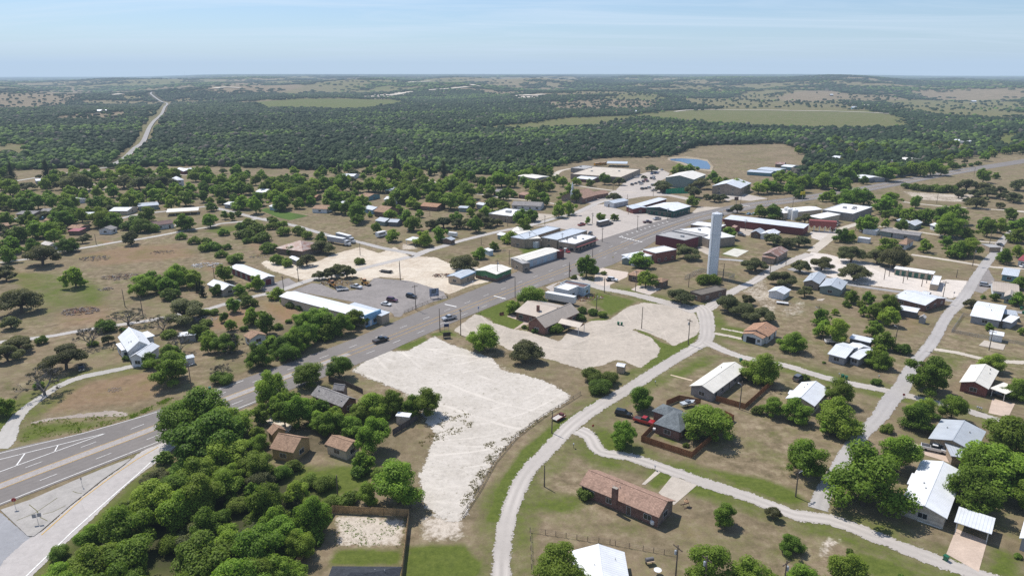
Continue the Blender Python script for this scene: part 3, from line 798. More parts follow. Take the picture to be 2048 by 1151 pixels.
# driveways and slabs
slab('driveway', 'd4 705,175 950,262 720,460 570,340', CONC)
slab('path', 'd4 540,130 565,125 590,140 440,262 405,258', CONC, z=.045)
slab('driveway', 'd5 1385,690 1690,810 1605,1112 1290,935', CONCP, z=.058)
slab('driveway', 'c5 1740,520 1960,570 1895,702 1700,660', CONCP, z=.058)
slab('driveway', 'c5 890,930 1370,1060 1340,1151 830,985', CONCP, z=.045)
slab('path', 'c4 690,285 905,338 895,350 685,293', m_concrete((.56, .45, .32)), z=.045)
slab('patio', 'b5 1660,880 1868,922 1845,975 1605,930', CONC, z=.12)
slab('apron', 'd5 1010,605 1245,683 1235,690 1005,612', m_concrete((.8, .78, .74)), z=.12)
slab('driveway', 'b3 1640,800 1740,820 1860,860 1600,960 1560,890', CONC, z=.048)
slab('path', 'b3 1040,645 1100,625 1220,690 1300,700 1120,775 1110,770 1210,700', m_concrete((.5, .4, .33)), z=.046)
slab('concrete_pad', 'a4 1195,915 1310,860 1450,885 1340,945', m_concrete((.62, .6, .52)), z=.1)
slab('patio', 'b5 30,480 110,470 80,495 30,490', CONC, z=.06)
slab('driveway', 'b5 570,1075 770,1105 740,1115 560,1085', PALE if False else CONC, z=.046)
# creek bed by the highway, embankments
sheet('dirt_bank', xy('c1 280,610 450,570 800,520 1100,490 1180,500 1250,520 1240,545 1100,545 900,555 600,570 300,620'), m_gravel((.40, .34, .29), (.33, .28, .24), 1.4), z=.03)
# the pond
pond = sheet('water', xy('z3 1262,792 1350,788 1480,795 1560,812 1585,850 1580,875 1500,870 1440,842 1350,815 1270,803'), None, z=.3, res=2)
t = NT('pond_water'); n = t.noise(t.pos(), .5, 4, .6)
pb = t.bsdf((.02, .085, .19), .2, .35, 0, n, .2, .1)
pond.data.materials.append(ragged(t, pb, .6, .3))
sheet('shore', xy('z3 1240,800 1250,780 1400,772 1560,795 1610,850 1600,900 1570,890 1480,880 1350,830'), m_gravel((.40, .33, .24), (.30, .25, .17), 2.5), z=.15, res=2)

# greener verges along the near streets
ga = bpy.data.objects['ground'].data
gn = len(ga.vertices); gco = np.empty(gn * 3, np.float32); ga.vertices.foreach_get('co', gco); gco = gco.reshape(-1, 3)[:, :2].astype(float)
gz = np.empty(gn * 4, np.float32); ga.attributes['zone'].data.foreach_get('color', gz); gz = gz.reshape(-1, 4)
sel = np.where((np.hypot(gco[:, 0], gco[:, 1]) < 330) & (gco[:, 1] > 60))[0]
for i_, (l_, w_) in enumerate(ROADS):
    if np.hypot(*l_.mean(0)) < 300 and w_ < 8:
        lo_, hi_ = l_.min(0) - 14, l_.max(0) + 14; q_ = sel[((gco[sel] > lo_) & (gco[sel] < hi_)).all(1)]
        if not len(q_): continue
        d_ = line_d(gco[q_], l_[::2] if len(l_) > 8 else l_) - w_
        gz[q_, 0] = np.maximum(gz[q_, 0], .72 * sstep(8.5, 1.5, d_) * (.55 + .9 * (vnoise(gco[q_, 0], gco[q_, 1], 22, 77, 3) - .2)))
ga.attributes['zone'].data.foreach_set('color', gz.ravel())
# ------------------------------------------------------------------ buildings
WALL = dict(brick=lambda: m_brick((.19, .085, .065)), red=lambda: m_brick((.22, .06, .05)), maroon=lambda: m_siding((.15, .035, .045)), redm=lambda: m_siding((.17, .048, .045)),
            cream=lambda: m_siding((.52, .45, .35)), white=lambda: m_siding((.66, .67, .68)), grey=lambda: m_siding((.33, .33, .34)), tan=lambda: m_paint((.42, .34, .25)), tanb=lambda: m_brick((.36, .28, .20)),
            brown=lambda: m_brick((.17, .105, .075)), stone=lambda: m_brick((.30, .245, .195), .8), blue=lambda: m_paint((.20, .38, .55)), green=lambda: m_siding((.09, .22, .10)), dgreen=lambda: m_siding((.03, .11, .085)),
            yellow=lambda: m_siding((.44, .31, .15)), dgrey=lambda: m_siding((.15, .15, .16)), lblue=lambda: m_paint((.47, .56, .62)), teal=lambda: m_siding((.14, .27, .30)), greyb=lambda: m_brick((.30, .28, .27)), ggrn=lambda: m_siding((.22, .27, .25)), wbrick=lambda: m_brick((.55, .50, .43)))
ROOF = dict(wm=lambda: m_metal((.80, .81, .82), .42), wm2=lambda: m_metal((.70, .72, .74), .42), gm=lambda: m_metal((.48, .51, .54), .38), bm=lambda: m_metal((.56, .60, .64), .42), cm=lambda: m_metal((.82, .77, .67), .42), tm=lambda: m_metal((.50, .42, .34), .45),
            rust=lambda: m_metal((.46, .40, .36), .5, .9), rust2=lambda: m_metal((.60, .55, .5), .5, .45), rm=lambda: m_metal((.30, .06, .06), .45), bs=lambda: m_shingle((.38, .25, .17)), brs=lambda: m_shingle((.40, .26, .195)), os=lambda: m_shingle((.43, .255, .165)),
            gs=lambda: m_shingle((.17, .19, .20)), ds=lambda: m_shingle((.055, .06, .07)), lgs=lambda: m_shingle((.30, .28, .27)), wf=lambda: m_flat((.84, .83, .81)), tf=lambda: m_flat((.60, .53, .44)), gf=lambda: m_flat((.42, .41, .40)), df=lambda: m_flat((.17, .15, .125)), cf=lambda: m_flat((.66, .62, .54)), mf=lambda: m_flat((.17, .11, .10)))
TRIM = m_plain((.62, .62, .6), .6); TRIMD = m_plain((.2, .17, .14), .6); STEEL = m_plain((.38, .38, .38), .45, .5)
LM, FOOT, INFO = [], [], {}
cat_vent = [False]

def extr_x(m, prof, x0, x1):
    n = len(prof)
    v = [(x0, p[0], p[1]) for p in prof] + [(x1, p[0], p[1]) for p in prof]
    return m.add(v, [tuple(range(n)), tuple(range(n, 2 * n))[::-1]] + [(i, n + i, n + (i + 1) % n, (i + 1) % n) for i in range(n)])

WM = {}
def opening_mesh(w, h, kind):
    k = (round(w, 1), round(h, 1), kind)
    if k in WM: return WM[k]
    m = MB(); n1 = 0
    fr = .07 if kind == 'window' else .06
    m.box(-w / 2 - fr, w / 2 + fr, -.05, .05, -fr, h + fr); n1 = len(m.f)
    if kind == 'window':
        for a, b in ((-w / 2, -.03), (.03, w / 2)): m.box(a, b, 0, .058, 0, h)
    else:
        m.box(-w / 2, w / 2, 0, .062, 0, h)
    me = m.mesh(kind)
    me.materials.append(TRIM); me.materials.append({'window': m_glass(), 'door': m_plain((.10, .075, .06), .5), 'roll': m_siding((.55, .55, .56)), 'green': m_siding((.05, .13, .095)), 'mar': m_siding((.16, .035, .045)), 'dark': m_plain((.015, .015, .018), .8), 'glass': m_glass(), 'wht': m_plain((.7, .7, .7), .5)}[kind])
    me.polygons.foreach_set('material_index', [0] * n1 + [1] * (len(me.polygons) - n1))
    WM[k] = me; return me

def volume(root, rinv, spec, h, roof, rise, wall, rmat, win, first):
    a, b, c = [Vector((*p.xy, 0)) for p in pts(spec, h)]
    u = (b - a); L = u.length; u.normalize(); v = Vector((-u.y, u.x, 0))
    D = (c - b).dot(v)
    bx = 1.0
    if D < 0: D, u, v, bx = -D, -u, -v, -1.0
    ctr = (a + b) / 2 + v * D / 2
    M = Matrix((( u.x, v.x, 0, ctr.x), (u.y, v.y, 0, ctr.y), (0, 0, 1, 0), (0, 0, 0, 1)))
    mw = (rinv @ M) if rinv is not None else None
    if root is None:
        return M, L, D, bx
    FOOT.append([tuple((M @ Vector((sx * L / 2, sy * D / 2, 0))).xy) for sx, sy in ((-1, -1), (1, -1), (1, 1), (-1, 1))])
    ov = 0.0 if roof == 'f' else min(.45, D * .08)
    hx, hy = L / 2 - ov, D / 2 - ov
    R = ROOF[rmat](); t = .14
    r = MB(); w = MB()
    car = roof in ('c', 'cg')
    if roof in ('g', 'cg'):
        s = rise / (D / 2); zw = h + ov * s
        extr_x(r, [(-D / 2, h), (0, h + rise), (D / 2, h), (D / 2, h + t), (0, h + rise + t), (-D / 2, h + t)], -L / 2, L / 2)
        r.box(-L / 2, L / 2, -.14, .14, h + rise + t - .03, h + rise + t + .035)
        prof = [(-hy, 0), (hy, 0), (hy, zw - .02), (0, h + rise - .03), (-hy, zw - .02)]
        if car: prof = [(-hy, h - .02), (hy, h - .02), (0, h + rise - .04)]
        extr_x(w, prof, -hx, hx)
    elif roof == 'h':
        k = min(D / 2, L / 2 - .3); e = L / 2
        vv = [(-e, -D / 2, h), (e, -D / 2, h), (e, D / 2, h), (-e, D / 2, h)]
        vv += [(x, y, h + t) for x, y, _ in vv] + [(-e + k, 0, h + rise), (e - k, 0, h + rise)]
        r.add(vv, [(0, 3, 2, 1), (0, 1, 5, 4), (1, 2, 6, 5), (2, 3, 7, 6), (3, 0, 4, 7), (4, 5, 9, 8), (6, 7, 8, 9), (5, 6, 9), (7, 4, 8)])
        w.box(-hx, hx, -hy, hy, 0, h - .005)
    elif roof in ('s', 'c'):
        extr_x(r, [(-D / 2, h), (D / 2, h + rise), (D / 2, h + rise + t), (-D / 2, h + t)], -L / 2, L / 2)
        s = rise / D
        if not car: extr_x(w, [(-hy, 0), (hy, 0), (hy, h + (D - ov) * s - .02), (-hy, h + ov * s - .02)], -hx, hx)
    else:
        w.box(-hx, hx, -hy, hy, 0, h - .12)
        r.box(-hx + .2, hx - .2, -hy + .2, hy - .2, h - .4, h - .1)
        rim = MB()
        for x0, x1, y0, y1 in ((-hx - .06, hx + .06, -hy - .06, -hy + .2), (-hx - .06, hx + .06, hy - .2, hy + .06), (-hx - .06, -hx + .2, -hy + .2, hy - .2), (hx - .2, hx + .06, -hy + .2, hy - .2)):
            rim.box(x0, x1, y0, y1, h - .118, h + (rise or .12))
        rim.build('parapet', R if rise < .3 else WALL[wall](), root, mw)
    if roof == 'f' and L > 13 and D > 8 and first:
        for k in range(1 + int(L > 22)):
            x, y = (.22 - .5 * k) * L + random.uniform(-1, 1), random.uniform(-.2, .2) * D
            MB().box(x - .8, x + .8, y - .6, y + .6, h - .12, h + .85).box(x - 1.3, x - .8, y - .3, y + .3, h - .12, h + .35).build('air_conditioner', STEEL, root, mw)
    if car:
        p = MB(); n = max(2, int(L / 4.5) + 1)
        for i in range(n):
            for sy in (-1, 1):
                x = -hx + .1 + (2 * hx - .2) * i / (n - 1)
                p = MB().box(x - .08, x + .08, sy * (hy - .15) - .08, sy * (hy - .15) + .08, 0, h + (rise * (hy * sy + D / 2) / D if roof == 'c' else 0))
                p.build('post', TRIM, root, mw)
    if w.v: w.build('wall', WALL[wall](), root, mw)
    r.build('roof', R, root, mw)
    if cat_vent[0] and roof in 'gh' and L > 8 and first:
        for k in range(2 + int(L > 14)):
            x, y = random.uniform(-.38, .38) * L, random.choice((-1, 1)) * random.uniform(.1, .3) * D
            zt = h + (rise if roof == 'g' else rise * .8) * (1 - abs(y) / (D / 2))
            MB().tube((x, y, zt - .1), (x, y, zt + random.uniform(.35, .6)), random.choice((.07, .16)), n=7).build('roof_vent', STEEL, root, mw)
    if win == 'n' or car: return
    cam = Vector((0, 0, 0))
    for (nx, ny, half, dist) in ((0, -1, hx, hy), (0, 1, hx, hy), (1, 0, hy, hx), (-1, 0, hy, hx)):
        nrm = (M.to_3x3() @ Vector((nx, ny, 0))); pos = M @ Vector((nx * dist, ny * dist, 0))
        if nrm.dot(Vector((-pos.x, -pos.y, 0)).normalized()) < .12 or half < 1.2: continue
        long = abs(ny) == 1
        def put(x, z, ww, hh, kind, name):
            X = Vector((-ny, nx, 0)); X = Vector((ny, -nx, 0)) * -1
            N = Vector((nx, ny, 0))
            m4 = Matrix(((X.x, N.x, 0, nx * dist + X.x * x), (X.y, N.y, 0, ny * dist + X.y * x), (0, 0, 1, z), (0, 0, 0, 1)))
            obj(name, opening_mesh(ww, hh, kind), None, root, mw=(mw if mw is not None else Matrix()) @ m4)
        if win in ('w', 'k'):
            n = max(1, int(2 * half / (4.2 if win == 'w' else 7.5)))
            for i in range(n):
                x = -half + 2 * half * (i + .5) / n
                if long and i == n // 2 and n > 1: put(x + .2, .08, .95, 2.0, 'door', 'door')
                else: put(x, .95, 1.3 if i % 3 else 1.7, 1.15, 'window', 'window')
            if h > 5.2:
                for i in range(n): put(-half + 2 * half * (i + .5) / n, 3.8, 1.1, 1.3, 'window', 'window')
        elif win == 'O':
            if not long: put(-.5, .06, 3.3, 2.1, 'dark', 'door_or_dark_bay'); put(half - 1.1, .95, .9, 1.0, 'window', 'window')  # open bay is a flat near-black panel; inner shade put into its colour
        elif win in ('d', 'D', 'M'):
            if long or win == 'M':
                n = 6 if win == 'D' else max(1, int(2 * half / 4.6))
                for i in range(n): put(-half + 2 * half * (i + .5) / n, .06, min(2.7, 1.3 * half / n), min(2.7, h - .6), {'d': 'roll', 'D': 'green', 'M': 'mar'}[win], 'door_or_dark_bay')
            else: put(0, .06, 1.0, 2.05, 'door', 'door')
        elif win == 's':
            n = max(1, int(2 * half / 3.4))
            for i in range(n):
                x = -half + 2 * half * (i + .5) / n
                if i % 3 == 1: put(x, .06, 1.2, 2.2, 'dark', 'door')
                else: put(x, .7, 2.2, 1.5, 'glass', 'window')

def H(name, label, short, cat, *vols, group=None):
    vs = [tuple(v) for v in vols]
    M, L, D, bx = volume(None, None, *vs[0], True)
    root = thing(name, label, cat, group=group)
    cat_vent[0] = cat == 'house'
    root.matrix_world = M
    for i, v in enumerate(vs):
        volume(root, M.inverted(), *v, i == 0)
    if short: LM.append((short, M.translation.x, M.translation.y))
    INFO[root.name] = (L, D, bx)
    return root

def part_box(root, name, mat, *b):
    m = MB()
    for q in ([b] if not isinstance(b[0], (tuple, list)) else b[0] if isinstance(b[0][0], (tuple, list)) else b): m.box(*q)
    return m.build(name, mat, root)

HO, SH = 'house', 'shed'
# ---- nearest rows
h = H('brick_house', 'long red brick ranch house with brown shingle roof, brick chimney and concrete drive', 'long brown-roofed ranch house', HO, ('d3 1745,262 d4 575,588 745,425', 2.7, 'g', 1.9, 'brick', 'brs', 'w'))
part_box(h, 'chimney', WALL['brick'](), (-1.0, 0.2, -4.7, -3.9, 2.2, 6.0))
H('metal_roof_house', 'house with white ribbed metal roof at the bottom edge beside a leaning pole', 'white-roofed house at the bottom edge', HO, ('F 1249,1104 1266,1200 1150,1206', 2.6, 'g', 1.7, 'white', 'wm', 'w'))
H('shingle_house', 'house with charcoal shingle roof inside the tan board fence', 'charcoal-roofed house', HO, ('d2 1290,1060 1970,1064 2020,1420', 2.8, 'h', 2.6, 'tanb', 'ds', 'w'))
H('metal_roof_house', 'big pale brick house with bright white metal gable roof by the brown drive', 'big white-roofed house beside the carport', HO, ('d5 1045,22 838,445 1300,592', 2.8, 'g', 1.25, 'wbrick', 'wm', 'w'), ('d5 955,150 905,255 1010,290', 2.75, 's', .2, 'wbrick', 'wm', 'n'))
H('carport', 'open white ribbed metal carport over a brown concrete drive', 'white carport', 'carport', ('d5 1365,625 1732,747 1772,603', 2.5, 'c', .25, 'white', 'wm2', 'n'))
H('metal_roof_house', 'house cut off by the right edge of the view with white metal roof', 'house at the right edge', HO, ('d5 2060,570 2000,785 2330,880', 2.7, 'g', 1.3, 'grey', 'wm', 'w'))
H('metal_roof_house', 'tan brick house with grey metal roof behind the parked white pickup', 'grey-roofed house behind the white pickup', HO, ('c5 1240,722 1112,912 1590,1015', 2.8, 'g', 1.4, 'tanb', 'gm', 'w'), ('c5 1335,1082 1548,1112 1605,1000', 2.6, 's', .25, 'tanb', 'gm', 'n'))
h = H('brick_house', 'red brick house with cream metal roof and attached carport near the right edge', 'red brick house with cream roof', HO, ('c5 1530,192 1415,362 1712,418', 2.8, 'g', 1.3, 'red', 'cm', 'w'), ('c5 1712,420 1872,478 1900,392', 2.5, 'c', .3, 'red', 'cm', 'n'))
H('metal_roof_house', 'house with wide white gable roof half hidden by two big trees', 'white gable house between two trees', HO, ('c4 1965,362 1806,520 c5 40,562', 2.8, 'g', 1.5, 'cream', 'wm', 'w'), ('c4 1850,440 1830,475 1880,480', 2.5, 's', .2, 'cream', 'wm', 'n'))
H('metal_roof_house', 'long low house with cream metal roof beside a fenced yard', 'long cream-roofed house', HO, ('c4 1430,235 1108,472 865,402', 2.8, 'g', 1.35, 'greyb', 'cm', 'w'))
H('brick_house', 'dark brick house with grey hip shingle roof inside a brown board fence', 'grey hip-roofed house', HO, ('c4 522,765 782,852 960,700', 2.8, 'h', 2.3, 'brick', 'gs', 'w'), ('c4 615,572 503,640 680,725', 2.75, 'h', 1.4, 'brick', 'gs', 'n'))
H('garden_shed', 'small tan shed with white metal roof at the corner of the gravel lot', 'small tan lot-corner shed', SH, ('c4 155,203 236,217 286,190', 2.3, 'g', .5, 'tan', 'wm', 'n'))
# ---- right blocks
H('small_house', 'pair of joined grey cottages with pale metal roofs and white window trim', 'joined grey cottages', HO, ('b5 130,1012 308,1058 422,935', 2.6, 'g', 1.4, 'grey', 'wm2', 'k'), ('b5 340,1038 442,1070 540,955', 2.5, 'g', .9, 'grey', 'wm2', 'k'), ('b5 395,985 292,942 380,880', 2.55, 'g', .9, 'grey', 'wm', 'n'))
H('long_shed', 'long grey shed with flat pale roof behind the joined grey cottages', 'long grey shed', SH, ('b5 340,858 548,905 578,872', 2.7, 's', .3, 'dgrey', 'wm2', 'n'))
H('brick_house', 'dark red brick house with long silver metal roof near the white caliche lot', 'silver-roofed red house', HO, ('b5 770,460 1086,542 1150,435', 2.8, 'g', 1.5, 'brick', 'wm2', 'w'), ('b5 1040,430 1110,445 1130,420', 2.8, 'g', .9, 'brick', 'wm2', 'n'))
H('garden_shed', 'dark open shed with white roof behind the silver roofed red house', 'white-roofed dark shed', SH, ('b5 820,578 1006,612 1056,575', 2.5, 'g', .5, 'dgrey', 'wm', 'n'))
H('garden_shed', 'small blue grey shed with rusty patched gable roof near the crossing', 'small rusty-roofed shed', SH, ('b5 1020,655 1040,640 1130,632', 2.2, 'g', .8, 'grey', 'rust2', 'n'))
H('metal_roof_house', 'grey house with broad white metal roof and lower annex inside wire fence', 'broad white-roofed grey house', HO, ('b5 1520,640 1822,693 1885,545', 2.8, 'g', 1.4, 'grey', 'wm', 'k'), ('b5 1830,690 1928,712 1972,652', 2.5, 's', .3, 'grey', 'wm', 'n'), ('b5 1830,620 1990,640 1995,600', 2.4, 'c', .2, 'grey', 'gm', 'n'))
H('storage_shed', 'small white metal shed above a square concrete pad', 'white shed by the pad', SH, ('b5 1708,818 1852,843 1860,810', 2.4, 's', .2, 'white', 'wm', 'n'))
H('small_house', 'house with beige metal roof and small white porch gable near the parked silver car', 'beige-roofed house with porch gable', HO, ('b5 1740,398 2005,432 2035,340', 2.9, 'g', 1.7, 'white', 'tm', 'w'), ('b5 1970,420 1960,470 1850,460', 2.8, 'g', 1.2, 'ggrn', 'tm', 'k'))
H('small_house', 'teal green house with pale teal metal roof left of the red roofed one', 'teal house', HO, ('b5 1826,238 1990,262 2040,205', 2.8, 'g', 1.9, 'teal', 'bm', 'k'))
H('small_house', 'white house with dark red roof at the right edge', 'dark-red-roofed white house', HO, ('b5 1982,98 2100,118 2130,60', 2.8, 'g', 1.4, 'white', 'rm', 'k'))
H('storage_building', 'long tan storage row with six dark green roll-up doors', 'long tan storage row', 'storage', ('b5 779,180 1166,237 1176,212', 3.0, 's', .15, 'tan', 'wf', 'D'))
H('storage_building', 'short tan storage block with flat white roof on the white caliche', 'short tan storage block', 'storage', ('b5 1134,328 1211,339 1287,262', 2.8, 'f', .12, 'tan', 'wf', 'n'))
H('metal_roof_house', 'grey house with red side wall and low grey metal gables', 'grey house with red side wall', HO, ('b5 332,312 268,392 52,352', 2.9, 'g', 1.3, 'ggrn', 'gm', 'k'))
H('metal_roof_house', 'plain house with grey metal roof left of the grey house with red side wall', 'plain grey-roofed house', HO, ('b5 125,250 55,335 -90,290', 2.9, 'g', 1.4, 'brown', 'gm', 'k'))
H('storage_shed', 'white metal shed with bright gable roof beside a flat trailer', 'white gable shed', SH, ('b4 1866,388 1798,434 1640,400', 2.6, 'g', 1.0, 'white', 'wm2', 'n'))
h = H('shingle_house', 'white house with orange brown shingle roof and open garage', 'orange-roofed white house', HO, ('b4 1742,766 1640,846 1390,792', 2.8, 'g', 1.5, 'white', 'os', 'w'), ('b4 1630,838 1588,866 1370,824', 2.7, 'g', 1.0, 'white', 'os', 'O'))
H('brick_building', 'low brown brick building with flat dark roof below the white water tower', 'dark flat-roofed brick building', 'building', ('b4 880,402 986,437 1152,352', 3.2, 'f', .14, 'brown', 'df', 'k'))
H('brick_house', 'brown brick house with two low brown roofs behind a round tree', 'low brown brick house', HO, ('b4 266,240 400,262 470,205', 2.8, 'h', 1.3, 'brown', 'bs', 'k'), ('b4 520,300 606,318 652,282', 2.8, 'h', 1.2, 'brown', 'bs', 'k'))
H('brick_building', 'two storey red brick building with white flat roof next to the highway', 'red brick flat-roofed building', 'building', ('a4 420,872 545,908 684,854', 5.2, 'f', .2, 'red', 'wf', 'w'), ('a4 205,925 330,965 420,882', 3.4, 's', .2, 'white', 'wm', 'n'))
H('storage_shed', 'small pale green shed with shiny metal gable beside the red brick building', None, SH, ('a4 335,935 300,975 222,950', 2.6, 'g', .9, 'ggrn', 'bm', 'n'))
h = H('store_building', 'maroon sided store with grey flat roof on the near side of the highway', 'maroon store', 'store', ('a4 545,728 826,783 900,735', 5.5, 'f', .15, 'maroon', 'gf', 'n'), ('a4 700,690 1000,745 1015,722', 5.2, 'f', .2, 'stone', 'gf', 'n'), ('a4 826,783 985,745 1012,728', 4.6, 'f', .12, 'stone', 'gf', 'k'))
H('store_building', 'wide low building with white roof between the maroon store and the tower', 'wide white-roofed store', 'store', ('a4 780,672 1060,770 1180,700', 5.0, 'f', .15, 'stone', 'wf', 'n'))
H('store_building', 'white roofed building partly hidden behind the top of the water tower', 'white-roofed building behind the tower', 'store', ('a4 885,628 1165,662 1240,632', 4.8, 'f', .15, 'brown', 'wf', 'k'))
h = H('store_building', 'dark green hardware store with wide white roof and sign gable', 'green hardware store', 'store', ('a4 890,450 716,500 424,468', 4.2, 'g', 1.5, 'dgreen', 'wm', 's'))
L_, D_2, bx_ = INFO[h.name]; e_ = bx_ * (L_ / 2 - .3)
part_box(h, 'sign', m_plain((.05, .05, .06), .6), (min(e_, e_ + bx_ * .2), max(e_, e_ + bx_ * .2), -4.2, 3.2, 4.0, 5.0))
q = part_box(h, 'awning', m_plain((.05, .05, .05), .6), (min(e_, e_ + bx_ * 1.8), max(e_, e_ + bx_ * 1.8), -D_2 / 2 + .8, D_2 / 2 - .8, 3.0, 3.15))
H('warehouse', 'long red metal building with white roof behind the green hardware store', 'long red building behind the hardware store', 'warehouse', ('a4 405,452 655,380 640,352', 3.6, 's', .4, 'redm', 'wm2', 'n'), ('a4 250,450 318,478 400,440', 3.2, 'g', .9, 'redm', 'bm', 'k'))
H('storage_building', 'small maroon and white storage building with pale gable roof by the plaza', 'maroon and white storage building', 'storage', ('a4 282,394 135,424 33,408', 3.2, 'g', .9, 'white', 'bm', 'd'))
# ---- school and gyms
H('school_building', 'school building with very wide flat beige roof and low stone walls', 'school', 'school', ('z3 468,912 870,938 1050,875', 4.6, 'f', .3, 'stone', 'tf', 'k'))
H('school_annex', 'square grey annex with pale flat roof at the back of the school', 'grey school annex', 'annex', ('z3 470,862 640,876 690,851', 4.2, 'f', .15, 'greyb', 'gf', 'n'))
H('bus_shelter', 'long open metal shelter for school buses behind the beige roof', 'bus shelter', 'shelter', ('z3 755,826 920,830 925,815', 3.4, 'c', .3, 'grey', 'bm', 'n'))
H('school_wing', 'low wing with shiny white metal roof before the wide school', 'white-roofed school wing', 'wing', ('z3 508,945 640,958 675,935', 2.8, 'g', 1.0, 'brick', 'wm', 'k'))
H('warehouse', 'square grey metal building with pale roof left of the school', 'square grey metal building', 'warehouse', ('z3 43,926 190,948 258,926', 4.6, 'g', .6, 'grey', 'cm', 'n'))
H('gym_building', 'big grey school gymnasium with pale gable roof and lower front wing', 'grey gymnasium', 'gymnasium', ('a4 1035,142 915,192 648,166', 7.5, 'g', 2.6, 'ggrn', 'cm', 'n'), ('a4 985,176 888,218 650,192', 4.2, 'g', 1.6, 'ggrn', 'cm', 'k'))
H('gym_building', 'tan stone gymnasium with white and grey metal gable roof by its own lot', 'tan stone gymnasium', 'gymnasium', ('a4 1478,226 1370,278 1110,246', 6.0, 'g', 3.0, 'stone', 'wm2', 'k'))
H('warehouse', 'lower of two long blue grey sheds by the brown pasture', 'lower blue shed', SH, ('a4 1430,114 1665,130 1668,112', 3.0, 's', .4, 'teal', 'bm', 'n'))
H('warehouse', 'upper of two long blue grey sheds by the brown pasture', 'upper blue shed', SH, ('a4 1525,92 1735,110 1752,80', 3.2, 'g', .8, 'teal', 'bm', 'n'))
H('small_house', 'pale blue house with white roof beside the two blue sheds', 'pale blue house', HO, ('z4 100,850 190,858 205,840', 3.0, 'g', .9, 'teal', 'wm', 'k'))
h = H('church', 'church with large brown gable roof and white steeple', 'steeple church', 'church', ('a3 1780,380 1935,338 1905,270', 3.4, 'g', 4.0, 'brick', 'brs', 'k'), ('a3 1935,340 2040,322 2030,295', 3.0, 'g', 1.8, 'brick', 'brs', 'n'))
stp = MB().box(-1, 1, -1, 1, 3, 8.2).lathe([(1.15, 8.2), (1.1, 8.6), (.75, 9.2), (.7, 10.6), (.9, 10.8), (.08, 15)], 8)
stp.build('steeple', m_plain((.7, .72, .74)), h, Matrix.Translation((-INFO[h.name][2] * (INFO[h.name][0] / 2 - .8), 0, 0)))
# ---- downtown, far side of the highway
H('store_building', 'wide tan downtown block with three pale blue and cream metal roofs', 'three-roofed downtown block', 'store', ('a3 1080,750 1215,772 1520,655', 5.2, 'f', .1, 'tanb', 'bm', 'k'), ('a3 1215,772 1375,762 1620,662', 5.0, 'f', .1, 'tanb', 'cm', 'n'), ('a3 1378,752 1530,778 1758,676', 5.4, 'f', .1, 'tanb', 'bm', 'k'), ('a3 1210,786 1338,802 1372,776', 3.3, 'f', .1, 'white', 'wf', 'n'))
h = H('store_building', 'tan corner store with white flat roof, maroon awning and dark doors', 'corner store with maroon awning', 'store', ('a3 1545,794 1705,820 1924,748', 4.5, 'f', .25, 'tanb', 'wf', 's'))
L_, D_2, bx_ = INFO[h.name]; e_ = bx_ * L_ / 2
part_box(h, 'awning', m_metal((.25, .08, .075)), (min(e_, e_ + bx_ * 1.8) + .01, max(e_, e_ + bx_ * 1.8) + .01, -D_2 / 2, D_2 / 2, 2.9, 3.1))
part_box(h, 'air_conditioner', STEEL, ((-3, -1.5, 0, 1.6, 4.4, 5.6), (2, 3, 1, 2, 4.4, 5.1)))
H('auto_shop', 'long white auto shop with cream roof, bay doors and rough stone end', 'long white auto shop', 'garage', ('a3 1560,884 1215,990 1115,945', 3.8, 'g', .7, 'lblue', 'cm', 'd'), ('a3 1085,960 1195,1012 1205,975', 4.3, 'f', .2, 'stone', 'gf', 'k'), ('a3 1600,880 1560,895 1550,872', 3.8, 'f', .3, 'redm', 'rm', 'n'))
h = H('office_building', 'square tan building with white flat roof and large roof vent under trees', 'white flat-roofed tan building', 'building', ('a3 865,522 1082,548 1220,492', 4.4, 'f', .2, 'tanb', 'wf', 'k'))
part_box(h, 'air_conditioner', STEEL, (-1.6, 1.6, -1.4, 1.4, 4.25, 5.6))
H('shop_building', 'green shop with brick base and low cream gable roof by the highway', 'green shop', 'shop', ('b3 1095,180 940,240 748,190', 3.6, 'g', .9, 'green', 'cm', 'k'))
H('shop_building', 'small tan shop with white roof and bright blue fascia', 'small blue-trimmed shop', 'shop', ('b3 742,214 592,278 470,250', 3.2, 'g', .75, 'tan', 'bm', 'k'))
L_, D_2, bx_ = INFO['shop_building.001']; sb = bpy.data.objects['shop_building.001']
part_box(sb, 'fascia', WALL['blue'](), ((-L_ / 2 - .04, L_ / 2 + .04, -D_2 / 2 - .06, -D_2 / 2 + .06, 2.95, 3.5), (-L_ / 2 - .04, L_ / 2 + .04, D_2 / 2 - .06, D_2 / 2 + .06, 2.95, 3.5)))
L_, D_2, bx_ = INFO['shop_building']
part_box(bpy.data.objects['shop_building'], 'brick_base', WALL['brown'](), (-L_ / 2 + .38, L_ / 2 - .38, -D_2 / 2 + .38, D_2 / 2 - .38, 0.02, 1.5))
h = H('store_building', 'very long low building with white roof and bright blue front on the highway', 'long building with blue front', 'store', ('b2 770,452 1608,670 1772,612', 3.6, 'g', .9, 'cream', 'wm', 'n'), ('b2 1420,545 1770,645 1856,614', 3.5, 's', .3, 'tan', 'bm', 'n'))
L_, D_2, bx_ = INFO[h.name]; e_ = bx_ * (L_ / 2)
part_box(h, 'fascia', WALL['blue'](), (min(e_ - bx_ * .4, e_ + bx_ * .12), max(e_ - bx_ * .4, e_ + bx_ * .12), -D_2 / 2, D_2 / 2, 3.0, 5.0))
part_box(h, 'storefront', m_paint((.24, .42, .60)), (min(e_ - bx_ * .5, e_ - bx_ * .3), max(e_ - bx_ * .5, e_ - bx_ * .3), -D_2 / 2 + .5, D_2 / 2 - .5, .02, 2.98))
